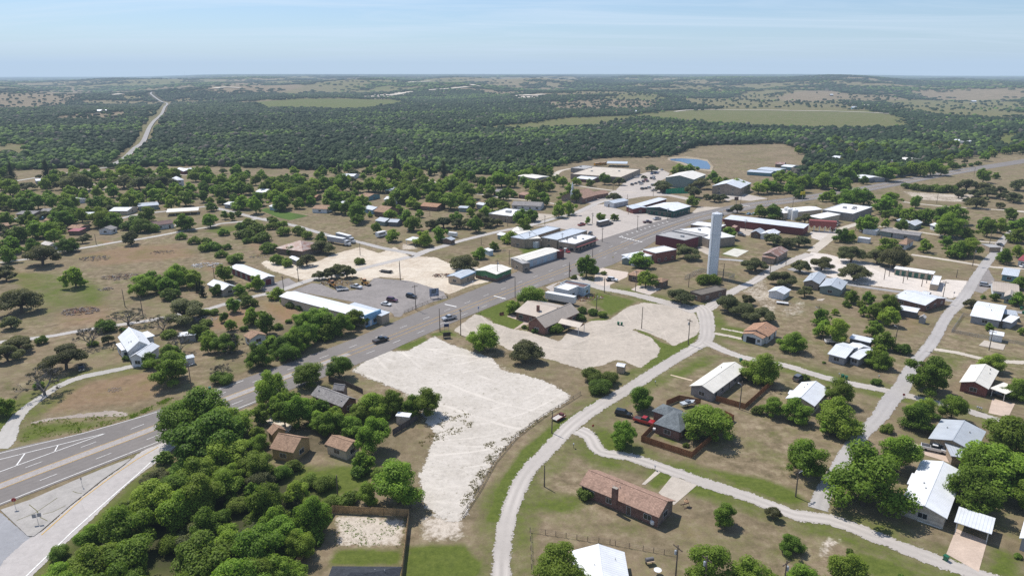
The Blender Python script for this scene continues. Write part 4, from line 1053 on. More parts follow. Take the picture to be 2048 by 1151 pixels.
for k in range(4):
    y = -D_2 / 2 + D_2 * (k + .5) / 4
    obj('window' if k != 1 else 'door', opening_mesh(1.6 if k != 1 else 1.1, 1.5 if k != 1 else 2.1, 'window' if k != 1 else 'wht'), None, h,
        mw=Matrix(((0, bx_, 0, e_ - bx_ * .26), (1, 0, 0, y), (0, 0, 1, .8 if k != 1 else .06), (0, 0, 0, 1))))
H('storage_building', 'maroon self storage building with white roof and grey end wall', 'maroon storage building', 'storage', ('b2 288,168 600,288 752,264', 3.2, 'g', .8, 'greyb', 'wm', 'M'))
H('small_house', 'white cottage with two bright metal gables beside the maroon storage', 'white cottage with two gables', HO, ('b2 66,335 222,392 318,342', 2.9, 'g', 1.5, 'wbrick', 'wm', 'k'))
H('small_house', 'small house with brown roof and weathered white walls behind thick trees', 'small weathered house', HO, ('b2 420,835 490,872 652,825', 2.7, 'g', 1.2, 'white', 'bs', 'k'))
H('barn', 'old barn with big rusty hip roof among shrubs', 'rusty barn', 'barn', ('a2 735,858 1000,893 1120,808', 3.0, 'h', 3.2, 'brown', 'rust', 'n'))
H('storage_shed', 'small shed with white metal roof at the edge of the pale yard', 'small white yard shed', SH, ('a2 868,950 940,985 975,962', 2.6, 'g', .6, 'grey', 'wm', 'n'))
h = H('funeral_home', 'red brick building with tan metal gables and covered entrance by the gravel lot', 'red brick building with tan gables', 'building', ('b3 1750,610 1416,760 1240,710', 3.0, 'g', 3.0, 'brick', 'tm', 'w'), ('b3 1118,602 1412,672 1520,528', 3.0, 'g', 2.2, 'brick', 'tm', 'w'), ('b3 1540,712 1746,760 1842,726', 3.0, 'cg', 1.1, 'brick', 'tm', 'n'))
ch = [Vector((*p.xy, 0)) for p in pts('b3 1345,690')][0]
q = MB().box(-.6, .6, -.5, .5, 0, 6.2).build('chimney', WALL['brick'](), h); q.matrix_local = h.matrix_basis.inverted() @ Matrix.Translation(ch)
h = H('shop_building', 'white block building with flat roof and small dark windows behind a scrap yard', 'white block building', 'building', ('b3 1502,364 1640,394 1750,352', 4.2, 'f', .2, 'white', 'wf', 'k'), ('b3 1560,330 1795,372 1800,330', 3.6, 'f', .3, 'lblue', 'mf', 'k'))
H('farmhouse', 'white farmhouse with steep white metal roof and several gables', 'white farmhouse', HO, ('b1 1148,655 1244,799 1480,728', 3.6, 'g', 2.8, 'white', 'wm', 'w'), ('b1 1560,742 1398,856 1342,796', 3.2, 'g', 1.3, 'white', 'wm', 'k'), ('b1 1128,722 1186,787 1262,745', 2.9, 's', .2, 'white', 'wm', 'k'), ('b1 1430,662 1512,640 1490,590', 3.2, 's', .3, 'white', 'wm', 'n'))
H('garden_shed', 'small blue and white shed behind the big tree by the farmhouse', None, SH, ('b1 1780,875 1900,850 1890,825', 2.3, 's', .2, 'white', 'bm', 'n'))
H('garden_shed', 'low shed with white roof among shrubs behind the farmhouse', None, SH, ('b1 1735,650 1910,630 1890,600', 2.4, 's', .2, 'grey', 'wm', 'n'))
H('shingle_house', 'mustard yellow house with brown shingle roof deep among trees', 'mustard yellow house', HO, ('c2 676,1008 910,1053 1096,908', 3.0, 'g', 2.2, 'yellow', 'bs', 'w'), ('c2 650,835 700,880 850,838', 2.8, 'g', 1.4, 'yellow', 'bs', 'n'))
H('shingle_house', 'small outbuilding with brown leaf strewn roof beside the mustard yellow house', 'small brown outbuilding', HO, ('c2 1213,968 1425,1040 1527,932', 2.6, 'g', 1.3, 'cream', 'bs', 'k'))
H('shingle_house', 'house with grey shingle gables hidden among trees near the highway', 'hidden grey-gabled house', HO, ('c2 1076,488 1386,607 1517,522', 2.8, 'g', 1.8, 'brick', 'lgs', 'k'), ('c2 1290,435 1400,450 1445,415', 2.8, 'g', 1.4, 'brick', 'lgs', 'n'))
H('garage', 'small pale garage at the edge of the white gravel lot under a tree', None, 'garage', ('c2 1905,690 2040,705 2048,670', 2.5, 's', .2, 'wbrick', 'wm', 'n'))
# ---- feed mill side
h = H('warehouse', 'very long red metal warehouse with white roof across from the tower', 'long red warehouse', 'warehouse', ('a4 1207,574 1986,668 2028,632', 4.4, 's', .5, 'redm', 'wm2', 'n'))
h = H('warehouse', 'big grey commercial building with flat white roof and two roof units', 'big white-flat-roofed building', 'warehouse', ('a5 84,485 380,524 517,452', 5.2, 'f', .2, 'greyb', 'wf', 'n'))
part_box(h, 'air_conditioner', STEEL, ((-3, -1, -1, 1, 5.05, 6.2), (1.5, 3.5, 4, 6, 5.05, 6.2)))
H('warehouse', 'low warehouse with pale roof between the silos and the big flat roof', 'low pale warehouse', 'warehouse', ('a4 1790,520 a5 85,482 150,432', 4.0, 'g', .8, 'cream', 'wf', 'n'))
H('feed_mill', 'white mill shed with sloping roof above the red hoppers', 'white mill shed', 'mill', ('a5 -60,548 70,572 146,518', 4.2, 's', .5, 'cream', 'wf', 'd'))
H('metal_roof_house', 'green walled house with pale metal gables behind the red hopper yard', 'green-walled house', HO, ('a5 1062,608 985,643 890,618', 2.8, 'g', 1.3, 'ggrn', 'wm2', 'k'), ('a5 800,585 900,612 940,598', 2.7, 'g', .8, 'ggrn', 'gm', 'n'))
H('mobile_home', 'long grey mobile home with flat brown grey roof', 'long grey mobile home', HO, ('a5 760,710 1030,742 1045,708', 3.0, 'g', .5, 'grey', 'lgs', 'k'), ('a5 635,690 760,710 785,672', 2.9, 'g', .5, 'ggrn', 'lgs', 'n'))
H('small_house', 'small dark house with brown hip roof and white porch beside a round tree', 'small dark hip-roofed house', HO, ('a5 815,815 905,828 930,775', 2.8, 'h', 2.2, 'white', 'bs', 'k'))
H('shipping_container', 'white shipping container on the grass near the red hoppers', 'white container', 'container', ('a5 428,756 538,771 543,757', 2.6, 'f', .06, 'white', 'wm', 'n'))
H('camper_shed', 'white covered trailer beside the grey mobile home', None, 'trailer', ('a5 480,672 610,690 618,668', 2.8, 'f', .06, 'white', 'wf', 'n'))
H('small_house', 'white roofed house almost hidden by dark trees near the lane', None, HO, ('a5 1125,630 1210,655 1230,630', 2.8, 'g', 1.0, 'white', 'wm', 'k'))
H('garage', 'pale flat roofed garage under trees beside the dark car on the lane', None, 'garage', ('a5 1632,815 1715,850 1725,812', 2.6, 'f', .1, 'tanb', 'gf', 'n'))
H('brick_house', 'old building with rusty metal gable and curved rusty porch roof', 'rust-gabled old building', HO, ('a4 1840,880 1735,945 1640,885', 3.4, 'g', 1.6, 'stone', 'rust', 'k'), ('a4 1725,945 1700,965 1600,925', 2.9, 's', .3, 'stone', 'rust', 'n'))
H('small_house', 'grey gable cottage left of the white one below the long red warehouse', 'grey cottage below the warehouse', HO, ('a4 1612,692 1570,722 1472,705', 2.8, 'g', 1.5, 'brown', 'gm', 'k'))
H('small_house', 'white gable cottage below the long red warehouse beside an oak', 'white cottage below the warehouse', HO, ('a4 1762,702 1690,740 1572,715', 2.8, 'g', 1.3, 'white', 'wm', 'k'))
H('garden_shed', 'tiny brown shed near the left end of the long red warehouse', None, SH, ('a4 1282,650 1320,662 1350,650', 2.6, 'g', .9, 'redm', 'rust', 'n'))
H('mobile_home', 'white roofed workshop behind the long grey wall near the road', 'white-roofed workshop', HO, ('a5 360,160 480,185 535,145', 3.2, 'g', 1.4, 'grey', 'wm', 'n'))
# ---- the left side of town
H('small_house', 'square two storey white house with pyramid roof by tall oaks', 'two-storey white house', HO, ('a1 1668,182 1712,200 1785,188', 5.6, 'h', 2.2, 'white', 'wm', 'k'))
H('metal_roof_house', 'red walled house with two white metal gables far behind the two storey house', 'red house with white gables', HO, ('a1 1690,98 1790,112 1840,88', 2.8, 'g', 1.6, 'redm', 'wm', 'k'), ('a1 1790,112 1940,92 1930,72', 2.8, 'g', 1.4, 'redm', 'wm', 'n'))
H('long_shed', 'long building with white metal roof at the far left among oaks', 'long white far-left building', SH, ('a1 350,205 522,192 515,172', 3, 'g', .8, 'grey', 'wm', 'n'))
H('shingle_house', 'low brown house left of the one with the pale drive', 'low brown house at far left', HO, ('a1 148,528 325,530 325,495', 2.7, 'g', 1.0, 'brown', 'lgs', 'k'))
H('shingle_house', 'low brown house with pale concrete drive beside a pole', 'low brown house with pale drive', HO, ('a1 385,505 528,500 530,470', 2.7, 'g', 1.0, 'brown', 'lgs', 'k'))
H('metal_roof_house', 'house with white roof peeking through trees below the open field', 'white house below the field', HO, ('a1 588,388 690,402 795,372', 2.7, 'g', .9, 'white', 'wm', 'k'))
H('metal_roof_house', 'house with white roof and open tan carport beside the round pool lot', 'white house with tan carport', HO, ('a1 735,548 905,545 905,508', 2.7, 'g', 1.0, 'cream', 'wm', 'k'))
H('metal_roof_house', 'house with white gable and dark bush beside the pale street corner', 'white gable house at the street corner', HO, ('a1 1060,498 1240,498 1225,460', 2.8, 'g', 1.2, 'cream', 'wm', 'k'))
H('mobile_home', 'long grey blue mobile home behind the pale street', 'long grey-blue home', HO, ('a1 1345,455 1552,438 1555,405', 3.0, 'g', .6, 'ggrn', 'gm', 'k'))
H('carport', 'wide flat cream carport roof along the pale street', 'flat cream carport roof', 'carport', ('a1 1620,512 1935,492 1925,462', 2.7, 'c', .2, 'cream', 'cm', 'n'))
H('metal_roof_house', 'brown house with two silver metal roofs beside a round thicket', 'silver-roofed brown house', HO, ('a1 950,630 1070,618 1055,590', 2.7, 'g', 1.0, 'brown', 'bm', 'k'), ('a1 1065,612 1188,598 1175,565', 2.7, 'g', 1.0, 'brown', 'bm', 'k'))
H('garage', 'white garage with grey gable roof in front of the silver roofed brown house', 'white grey-gabled garage', 'garage', ('a1 1150,658 1085,682 988,668', 2.7, 'g', 1.4, 'white', 'lgs', 'k'))
H('mobile_home', 'white walled house with maroon grey roof above the left street', 'white house with maroon roof', HO, ('a1 1510,640 1702,615 1695,578', 2.9, 'g', 1.1, 'white', 'mf', 'w'))
H('carport', 'dark open carport beside the white house with maroon roof', None, 'carport', ('a1 1695,640 1830,650 1840,628', 2.5, 'c', .1, 'white', 'wf', 'n'))
H('shingle_house', 'brown house with a bright red lean-to roof hidden among trees', 'red lean-to house', HO, ('a1 645,665 770,668 765,630', 2.7, 'g', 1.0, 'brown', 'bs', 'k'), ('a1 655,695 770,695 765,668', 2.4, 's', .4, 'brown', 'rm', 'n'))
H('small_house', 'white house with patchy pink rusty roof beside the big left oak', 'pink-rusty-roofed house', HO, ('a1 392,818 470,838 525,808', 2.7, 'g', 1.0, 'white', 'rust2', 'k'))
H('shingle_house', 'brown roofed house at the left edge above the shrubs', 'brown house at the left edge', HO, ('a1 -40,655 95,640 90,608', 2.7, 'g', .9, 'brown', 'bs', 'k'))
H('shingle_house', 'brown roofed house just behind the round blue pool', 'brown house behind the pool', HO, ('a1 420,592 560,588 550,555', 2.7, 'g', 1.1, 'brown', 'bs', 'k'))
H('small_house', 'house with brown roof and slate blue wall in the wooded middle of town', 'slate blue house', HO, ('a2 1545,352 1640,362 1715,330', 2.8, 'g', 1.4, 'teal', 'bs', 'k'))
H('small_house', 'house with pale grey roof among round trees behind the open lot', 'pale grey-roofed house', HO, ('a2 1352,425 1450,430 1450,402', 2.8, 'g', .9, 'grey', 'wm2', 'k'))
H('small_house', 'bright blue house with pale blue roof left of the tall brown roof', 'bright blue house', HO, ('a2 1590,470 1680,490 1705,455', 2.8, 'g', 1.4, 'blue', 'bm', 'k'))
H('barn', 'tall barn with steep brown roof behind the open lot', 'tall brown-roofed barn', 'barn', ('a2 1690,500 1800,515 1835,465', 3.4, 'g', 2.8, 'brown', 'bs', 'n'))
H('garden_shed', 'grey round topped shed in front of the tall brown barn', None, SH, ('a2 1705,590 1800,605 1825,570', 2.6, 'g', 1.4, 'ggrn', 'gm', 'n'))
H('garden_shed', 'grey wooden shed right of the round topped one by the tall barn', None, SH, ('a2 1830,605 1925,610 1925,580', 2.6, 'g', 1.1, 'dgrey', 'gm', 'n'))
H('metal_roof_house', 'house with dazzling white roof below the small tilted solar roof', 'dazzling white-roofed house', HO, ('a2 1790,385 1925,390 1930,360', 2.8, 'g', 1.2, 'white', 'wm', 'k'))
H('carport', 'small pale blue tilted roof standing among trees', None, 'carport', ('a2 1800,295 1860,300 1865,275', 2.8, 'c', .9, 'white', 'bm', 'n'))
H('small_house', 'house with faded orange roof among trees left of the vegetable rows', 'faded-orange-roofed house', HO, ('a2 1020,362 1130,365 1125,338', 2.8, 'g', 1.0, 'brown', 'os', 'k'))
H('small_house', 'white walled house with brown roof right of the vegetable garden', 'white-walled brown-roofed house', HO, ('a2 1085,475 1240,480 1250,440', 2.8, 'g', 1.1, 'white', 'bs', 'k'))
H('mobile_home', 'low home with white metal roof beside the diagonal street', 'low white home', HO, ('a2 228,430 325,440 345,410', 2.8, 'g', .8, 'grey', 'wm', 'k'))
H('small_house', 'house with steep white roof in the wooded middle of the left side', 'steep white-roofed house', HO, ('a2 540,310 630,318 640,290', 2.8, 'g', 1.8, 'white', 'wm', 'k'))
H('garden_shed', 'small pale blue shed at the top of the vegetable garden', None, SH, ('a2 668,452 725,460 735,440', 2.5, 'g', .7, 'lblue', 'wm', 'n'))
H('metal_roof_house', 'far house with long white roof on a pale drive at the wood edge', 'far white house at the wood edge', HO, ('a2 1368,155 1500,158 1505,135', 2.8, 'g', 1.0, 'white', 'wm', 'n'))
H('shingle_house', 'brown brick house with hip roof behind the blue grey shed', 'brown hip-roofed house', HO, ('a3 190,448 360,462 375,425', 2.8, 'g', 1.4, 'brick', 'os', 'k'))
H('storage_shed', 'blue grey metal shed standing alone on dry grass', 'lone blue-grey shed', SH, ('a3 565,465 655,470 662,450', 2.8, 'g', .6, 'ggrn', 'bm', 'n'))
H('metal_roof_house', 'house with pale green patched roof behind the white flat roofed building', None, HO, ('a3 735,432 810,442 820,418', 2.8, 'g', .9, 'white', 'wm2', 'n'))
H('mobile_home', 'long white house with dark gabled roof behind the tan building', 'long white dark-gabled house', HO, ('a3 1085,440 1375,452 1385,415', 2.9, 'g', 1.6, 'white', 'lgs', 'w'))
H('shingle_house', 'brown house left of its twin behind the church street', None, HO, ('a3 905,308 990,315 990,285', 2.8, 'g', 1.0, 'brick', 'lgs', 'k'))
H('shingle_house', 'brown house with tan gable right of its twin behind the church street', None, HO, ('a3 1150,335 1220,345 1230,315', 2.8, 'g', 1.2, 'brick', 'brs', 'k'))
H('metal_roof_house', 'white pyramid roofed house left of the downtown block', 'white pyramid-roofed house', HO, ('a3 1075,700 1180,705 1225,670', 2.8, 'h', 2.2, 'ggrn', 'cm', 'k'))
H('garage', 'small mint green garage with white roof left of the pyramid roofed house', None, 'garage', ('a3 940,728 1000,740 1015,712', 2.6, 'g', .9, 'ggrn', 'wm', 'n'))
H('carport', 'open shelter with white roof in the tree shaded yard by the street', None, 'carport', ('a3 48,778 150,792 172,760', 2.6, 'c', .3, 'white', 'wm', 'n'))
H('garden_shed', 'grey gable shed beside the white box trailer by the street', None, SH, ('a3 545,768 500,785 435,762', 2.5, 'g', .9, 'brown', 'gm', 'n'))
H('garden_shed', 'small grey white shed beside a green tree behind the long auto shop', None, SH, ('a3 815,868 870,890 885,872', 2.5, 's', .3, 'lblue', 'wm', 'n'))
# ---- beyond the town
for sp, lab, r, w in (('z4 650,668 720,672 725,660', 'small white roof among trees far right of the pond', 'wm', 'white'), ('z4 865,680 925,685 935,672', 'white roof right of another among the far right trees', 'wm', 'white'),
                      ('z4 1020,790 1095,800 1112,778', 'tan roofed house among trees before the far right road', 'cm', 'tan'), ('z4 965,815 1025,818 1030,805', 'low teal roof beside the tan one before the far right road', 'bm', 'teal'),
                      ('z4 1410,738 1580,742 1590,722', 'long white warehouse behind the far right road', 'wm', 'white'), ('z4 1450,645 1520,650 1525,634', 'left of two white barns by the brown arena', 'wm', 'white'),
                      ('z4 1530,650 1600,655 1605,642', 'right of two white barns by the brown arena', 'wm', 'white'), ('z4 505,778 575,784 585,772', 'small white roof deep in trees behind the blue sheds', 'wm', 'white'),
                      ('z4 1640,340 1700,344 1705,332', 'far white barn in the pale fields at the right', 'wm', 'white'), ('z4 505,290 550,291 552,283', 'far dark roofed barn on the pale pasture hill', 'wm2', 'brown'),
                      ('z3 820,432 855,434 862,424', 'far brown farmhouse in trees by the big pale field', 'brs', 'tan'), ('z3 980,428 1012,430 1018,420', 'far white farm shed beside the brown farmhouse', 'wm', 'white'),
                      ('z1 820,424 862,426 870,417', 'far white roof on the left by the hill road', 'wm', 'white'), ('z4 685,395 722,397 726,388', 'far blue roofed barn beside the light farm road', 'bm', 'teal'), ('z4 782,380 828,382 832,372', 'far pale farmhouse with lit roof beside the light farm road', 'cm', 'white'),
                      ('z1 520,1118 490,1118 500,1100', 'small white shed below the open brown paddock', 'wm', 'white'), ('z4 55,832 130,836 140,820', 'rusty brown roof beside the pale blue house', 'rust', 'brown')):
    P = pix(sp); g = at(P[0][0], P[0][1])
    if g.y > 1500:                       # distant: build it on the hill where it stands
        k = g.y / 700; g2 = at(P[1][0], P[1][1])
        W_ = max(8, abs(g2.x - g.x)); ang = random.uniform(-.3, .3)
        t_ = thing('farm_building', lab, 'barn', (g.x, g.y, float(tz(g.x, g.y))), ang)
        m = MB(); extr_x(m, [(-5, -2), (5, -2), (5, 4), (0, 6.6), (-5, 4)], -W_ / 2, W_ / 2); m.build('wall', WALL[w](), t_)
        m = MB(); extr_x(m, [(-5.5, 4), (0, 7), (5.5, 4), (5.5, 4.2), (0, 7.25), (-5.5, 4.2)], -W_ / 2 - .5, W_ / 2 + .5); m.build('roof', ROOF[r](), t_)
    else:
        H('farm_building', lab, None, 'barn', (sp, 3.0, 'g', 1.3, w, r, 'n'))
# ------------------------------------------------------------------ water tower, masts, poles, signs
def near_lm(x, y, maxd=70.0):
    """words that place a thing beside the nearest named building"""
    best = min(LM, key=lambda l: math.hypot(l[1] - x, l[2] - y))
    d = math.hypot(best[1] - x, best[2] - y)
    if d > maxd: return None, d
    a = math.atan2(best[1], best[2]); fx, fy = math.sin(a), math.cos(a)
    dx, dy = x - best[1], y - best[2]
    dep, lat = dx * fx + dy * fy, dx * fy - dy * fx
    if abs(lat) > abs(dep): w = 'right of' if lat > 0 else 'left of'
    else: w = 'behind' if dep > 0 else 'in front of'
    return '%s the %s' % (w, best[0]), d
NUM = ['', '', 'two', 'three', 'four', 'five', 'six', 'seven', 'eight', 'nine', 'ten', 'eleven', 'twelve']
ORD = ['', 'second', 'third', 'fourth', 'fifth', 'sixth', 'seventh', 'eighth', 'ninth', 'tenth', 'eleventh']
def relabel(items, far):
    """items: (object, base words, x, y); same words become 'leftmost', 'second from left' ..."""
    by = {}
    for o, base, x, y in items:
        rel, d = near_lm(x, y)
        by.setdefault('%s %s' % (base, rel) if rel else '%s %s' % (base, far(x, y)), []).append((math.atan2(x, y), o, rel))
    for lab, L in by.items():
        L.sort(key=lambda q: q[0])
        if len(L) == 1 or L[0][2] is None or len(L) > 11 or len(lab.split()) > 12:
            for _, o, r in L:
                o['label'] = lab
                if len(L) > 1: o['group'] = 'alike: ' + lab if False else lab
        else:
            for i, (_, o, r) in enumerate(L):
                o['label'] = ('leftmost ' if i == 0 else 'rightmost ' if i == len(L) - 1 else ORD[i] + ' from left, ') + lab

P = at(1423.5, 553)
tw = thing('water_tower', 'tall white cylindrical water standpipe rising above the town', 'water tower', P)
t = NT('tower_steel'); n = t.noise(t.coord('Object', (1, 1, .12)), .9, 5, .7); n2 = t.noise(t.coord(), .5, 5, .7)
k = t.mix(t.ramp(n, [(.3, (.62, .655, .70)), (.6, (.69, .72, .76))]), (.42, .38, .35), t.math('MULTIPLY', t.ramp(n2, [(.58, 0.), (.8, 1.)]), .3))
TST = t.done(t.bsdf(k, .5, .35))
MB().lathe([(2.35, 0), (2.35, 9.9)], 36).lathe([(2.33, 9.9), (2.33, 20.2)], 36).lathe([(2.35, 20.2), (2.35, 29.5), (2.3, 29.7), (2.2, 29.8), (.2, 30.4)], 36).build('tank', TST, tw, smooth=False)
m = MB()
for z in (9.9, 20.2, 29.4): m.lathe([(2.36, z - .06), (2.41, z - .05), (2.41, z + .05), (2.36, z + .06)], 36)
m.build('ring_band', m_plain((.5, .53, .56), .5), tw)
m = MB()
for i in range(16):
    a = i * math.pi / 8; m.tube((2.3 * math.cos(a), 2.3 * math.sin(a), 29.6), (2.3 * math.cos(a), 2.3 * math.sin(a), 31.0), .035, n=4)
    b = a + math.pi / 8
    for z in (30.35, 31.0): m.tube((2.3 * math.cos(a), 2.3 * math.sin(a), z), (2.3 * math.cos(b), 2.3 * math.sin(b), z), .035, n=4)
m.build('railing', STEEL, tw)
m = MB()
for s in (-.22, .22): m.tube((2.45, s - .5, .5), (2.45, s - .5, 30), .035, n=4)
for i in range(60): m.tube((2.45, -.72, .8 + i * .49), (2.45, -.28, .8 + i * .49), .02, n=4)
m.build('ladder', STEEL, tw)
MB().tube((-1.9, -1.6, 0), (-1.9, -1.6, 29), .11).build('overflow_pipe', m_plain((.6, .62, .65)), tw)
LM.append(('white water tower', P.x, P.y))

DARKW = m_wood((.13, .10, .08)); POLEW = m_wood((.19, .15, .12))
def mast(spec, h, lab):
    p = pts(spec)[0]
    o = thing('radio_mast', lab, 'mast', (p.x, p.y, float(tz(p.x, p.y))))
    m = MB(); m.tube((0, 0, 0), (0, 0, h), h * .012, h * .009, 5); m.build('lattice', m_plain((.4, .25, .25), .7), o)
    MB().tube((0, 0, h), (0, 0, h * 1.06), h * .006, h * .004, 5).build('antenna', m_plain((.5, .5, .5)), o)
mast('z1 1480,140', 75, 'thin radio mast on the skyline at the left')
mast('z3 1155,112', 75, 'thin radio mast on the skyline right of centre')

def pole_mesh(h, kind):
    t0 = {}
    m = MB(); m.tube((0, 0, 0), (0, 0, h), .17, .11, 7); t0['post'] = m.mesh('post')
    if kind != 'p':
        m = MB().box(-1.15, 1.15, -.07, .07, h - .75, h - .6)
        if kind == 'd': m.box(-1.15, 1.15, -.07, .07, h - 1.7, h - 1.55)
        for x in (-1.05, -.4, .4, 1.05): m.tube((x, 0, h - .6), (x, 0, h - .42), .05, .035, 5)
        t0['crossarm'] = m.mesh('crossarm')
    if kind in ('t', 'd'):
        t0['transformer'] = MB().lathe([(.24, h - 2.3), (.27, h - 2.25), (.27, h - 1.5), (.18, h - 1.38)], 10, (.42, 0)).mesh('transformer')
    if kind == 'l':
        t0['lamp'] = MB().tube((0, 0, h - 1.2), (.9, 0, h - .9), .05, .04, 5).box(.75, 1.3, -.14, .14, h - .98, h - .84).mesh('lamp')
    return t0
PT = {}; POLES = []
def pole(spec, h=9.0, kind='c', rz=None):
    h = round(h * 2) / 2
    k = (h, kind)
    p = pts(spec)[0]
    if k not in PT:
        r = obj('utility_pole', None)
        for nm, me in pole_mesh(h, kind).items(): obj(nm, me, {'post': POLEW, 'crossarm': DARKW, 'transformer': m_plain((.38, .40, .42)), 'lamp': m_plain((.6, .6, .62))}[nm], r)
        PT[k] = r
    else: r = copy_tree(PT[k])
    r.location = (p.x, p.y, 0); r.rotation_euler = (random.uniform(-.015, .015), random.uniform(-.015, .015), rz if rz is not None else random.choice((.6, 2.2)) + random.uniform(-.1, .1))
    tag(r, None, 'utility pole', 'wooden utility poles along the streets')
    POLES.append((r, {'p': 'bare wooden pole', 'c': 'wooden utility pole with crossarm', 't': 'utility pole with crossarm and transformer', 'd': 'utility pole with double crossarm', 'l': 'wooden pole with a street light'}[kind], p.x, p.y))
for s in '''b3 390,795,9,p|b3 592,830,10,l|b3 155,585,10.5,c|b3 1123,465,9,p|b3 950,288,9.5,t|b3 1650,268,7.5,p|b3 1992,412,7,p|b3 1915,578,7,p|b3 3,290,8,p
b4 42,415,6.5,p|b4 345,402,9.5,l|b4 405,765,8.5,p|b4 860,920,9.5,t|b4 862,362,6,p|b4 1192,318,6.5,p|b4 1658,222,6,p|b4 1812,140,6,p
b5 1245,515,9.5,t|b5 785,932,8,l|b5 1705,977,7.5,l|b5 1545,155,9,d|b5 1387,268,4,p|b5 682,288,6,p|b5 730,258,5.5,p|b5 866,322,5,p|b5 909,288,5,p|b5 1048,355,5,p|b5 1096,322,5,p|b5 25,740,8,l
c4 1360,622,8.5,l|d4 1907,378,7,l|d3 1408,280,5.5,p|c3 1480,855,6.5,p|c1 1872,305,9.5,l|b1 1220,355,7.5,p|b1 1395,442,8,c|b2 962,305,7.5,t|b2 818,402,7,c|b2 140,272,6,p|b2 1955,290,9,p|b2 548,1140,8.5,l|b2 1562,50,6.5,p
a3 1065,1022,7.5,p|a3 1265,830,7.5,c|a3 1580,850,8,c|a3 1630,885,8,d|a3 1412,632,6,c|a3 1050,650,7,d|a3 292,548,5.5,p|a3 1972,798,8,c|a3 1875,620,7,t|a3 792,822,4,p|a3 1652,1140,6,p|a3 1877,950,5,p|a3 1460,840,5,p
a4 20,797,8,p|a4 365,682,9,c|a4 660,587,8,d|a4 275,532,6,p|a4 518,352,6,p|a4 267,385,4,p|a4 1370,432,7,c|a4 1415,690,7,t|a4 1635,395,4,p|a4 1557,357,7,c|a4 1877,467,7,c|a4 725,322,6,p|a4 128,302,6,p|a4 1200,1150,7,p|a4 990,320,5,p
a5 1195,425,8,p|a5 640,572,7.5,p|a5 405,688,7.5,c|a5 398,572,8,c|a5 635,872,8.5,t|a5 247,800,7.5,c|a5 1710,822,8,c|a5 1560,152,8,p|a5 12,520,6,c|a5 1700,395,4,p|a1 450,522,8,c|a1 525,930,6,p|a1 940,825,6,p|a1 1668,505,6,p|a1 1435,442,6,c|d2 1345,400,6,p'''.replace('\n', '|').split('|'):
    t_, r_ = s.split(' '); v = r_.split(',')
    pole('%s %s,%s' % (t_, v[0], v[1]), float(v[2]), v[3])
for d, h, kind in (('d4 735,1180', 7.5, 't'), ('F 1408,1190', 8.5, 't'), ('F 1565,1195', 8, 't')): pole(d, h, kind)

def small(name, label, cat, spec, rz, *parts, group=None):
    p = pts(spec)[0]
    o = thing(name, label, cat, p, rz, group)
    for nm, m, mat in parts: m.build(nm, mat, o)
    return o
REDS, GRNB = m_plain((.35, .025, .025), .45), m_plain((.015, .12, .06), .45)
BLK, WHTP, GRYP, BLUEP = m_plain((.015, .015, .017), .5), m_plain((.75, .75, .74), .5), m_plain((.3, .3, .31), .5), m_plain((.05, .16, .45), .5)
def post(h, r=.04): return ('post', MB().tube((0, 0, 0), (0, 0, h), r, n=6), STEEL)
def disc(z, r, n=8, th=.02):
    m = MB(); v = []
    for y in (-th, th):
        for i in range(n):
            a = 2 * math.pi * (i + .5) / n; v.append((r * math.cos(a), y, z + r * math.sin(a)))
    return m.add(v, [tuple(range(n)), tuple(range(n, 2 * n))[::-1]] + [(i, n + i, n + (i + 1) % n, (i + 1) % n) for i in range(n)])
small('stop_sign', 'round dark red sign on a thin post near the edge of the island', 'sign', 'd1 155,500', .35, post(2.4), ('sign_face', disc(2.35, .48), REDS))
small('road_sign', 'pair of grey sign backs on one post at the wide end of the island', 'sign', 'd1 375,645', .3, post(2.2), ('sign_panel', MB().box(-.85, -.1, -.03, 0, 1.6, 2.5), GRYP), ('sign_panel', MB().box(.1, .85, -.03, 0, 1.7, 2.6), GRYP))
small('road_sign', 'narrow sign on a thin post at the narrow end of the island', 'sign', 'd1 805,285', .9, post(2.4), ('sign_panel', MB().box(-.14, .14, -.03, 0, 1.9, 2.5), GRYP))
yf = disc(2.0, .5, 3); small('yield_sign', 'dark triangular sign back beside the ramp by the thicket', 'sign', 'd1 1500,105', .4, post(2.1), ('sign_face', yf, GRYP))
small('stop_sign', 'small red stop sign at the fork of the curved street', 'sign', 'c3 1880,850', .5, post(2.0), ('sign_face', disc(2.0, .36), REDS))
small('stop_sign', 'small red stop sign on the grass corner of the tree lined crossing', 'sign', 'c5 866,545', -.5, post(2.1), ('sign_face', disc(2.1, .36), REDS))
small('stop_sign', 'stop sign back at the corner of the white caliche lot', 'sign', 'b5 1360,460', .2, post(2.1), ('sign_face', disc(2.1, .36), GRYP))
small('stop_sign', 'red stop sign at the side street by the highway tree', 'sign', 'b3 1662,240', .4, post(2.0), ('sign_face', disc(2.0, .36), REDS))
small('road_sign', 'yellow warning sign on a post at the highway corner', 'sign', 'a4 125,985', .5, post(2.0), ('sign_face', disc(2.1, .42, 4), m_plain((.65, .55, .05), .5)))
small('road_sign', 'blue and white route sign on the lawn edge by the highway', 'sign', 'b3 766,612', .7, post(2.2), ('sign_panel', MB().box(-.32, .32, -.03, .03, 1.9, 2.5), BLUEP), ('sign_panel', MB().box(-.3, .3, -.03, .03, 1.3, 1.8), WHTP))
small('road_sign', 'tall sign with square panel before the green shop', 'sign', 'b3 912,290', .7, post(3.4, .06), ('sign_panel', MB().box(-.4, .4, -.05, .05, 3.0, 3.9), m_plain((.4, .38, .36))))
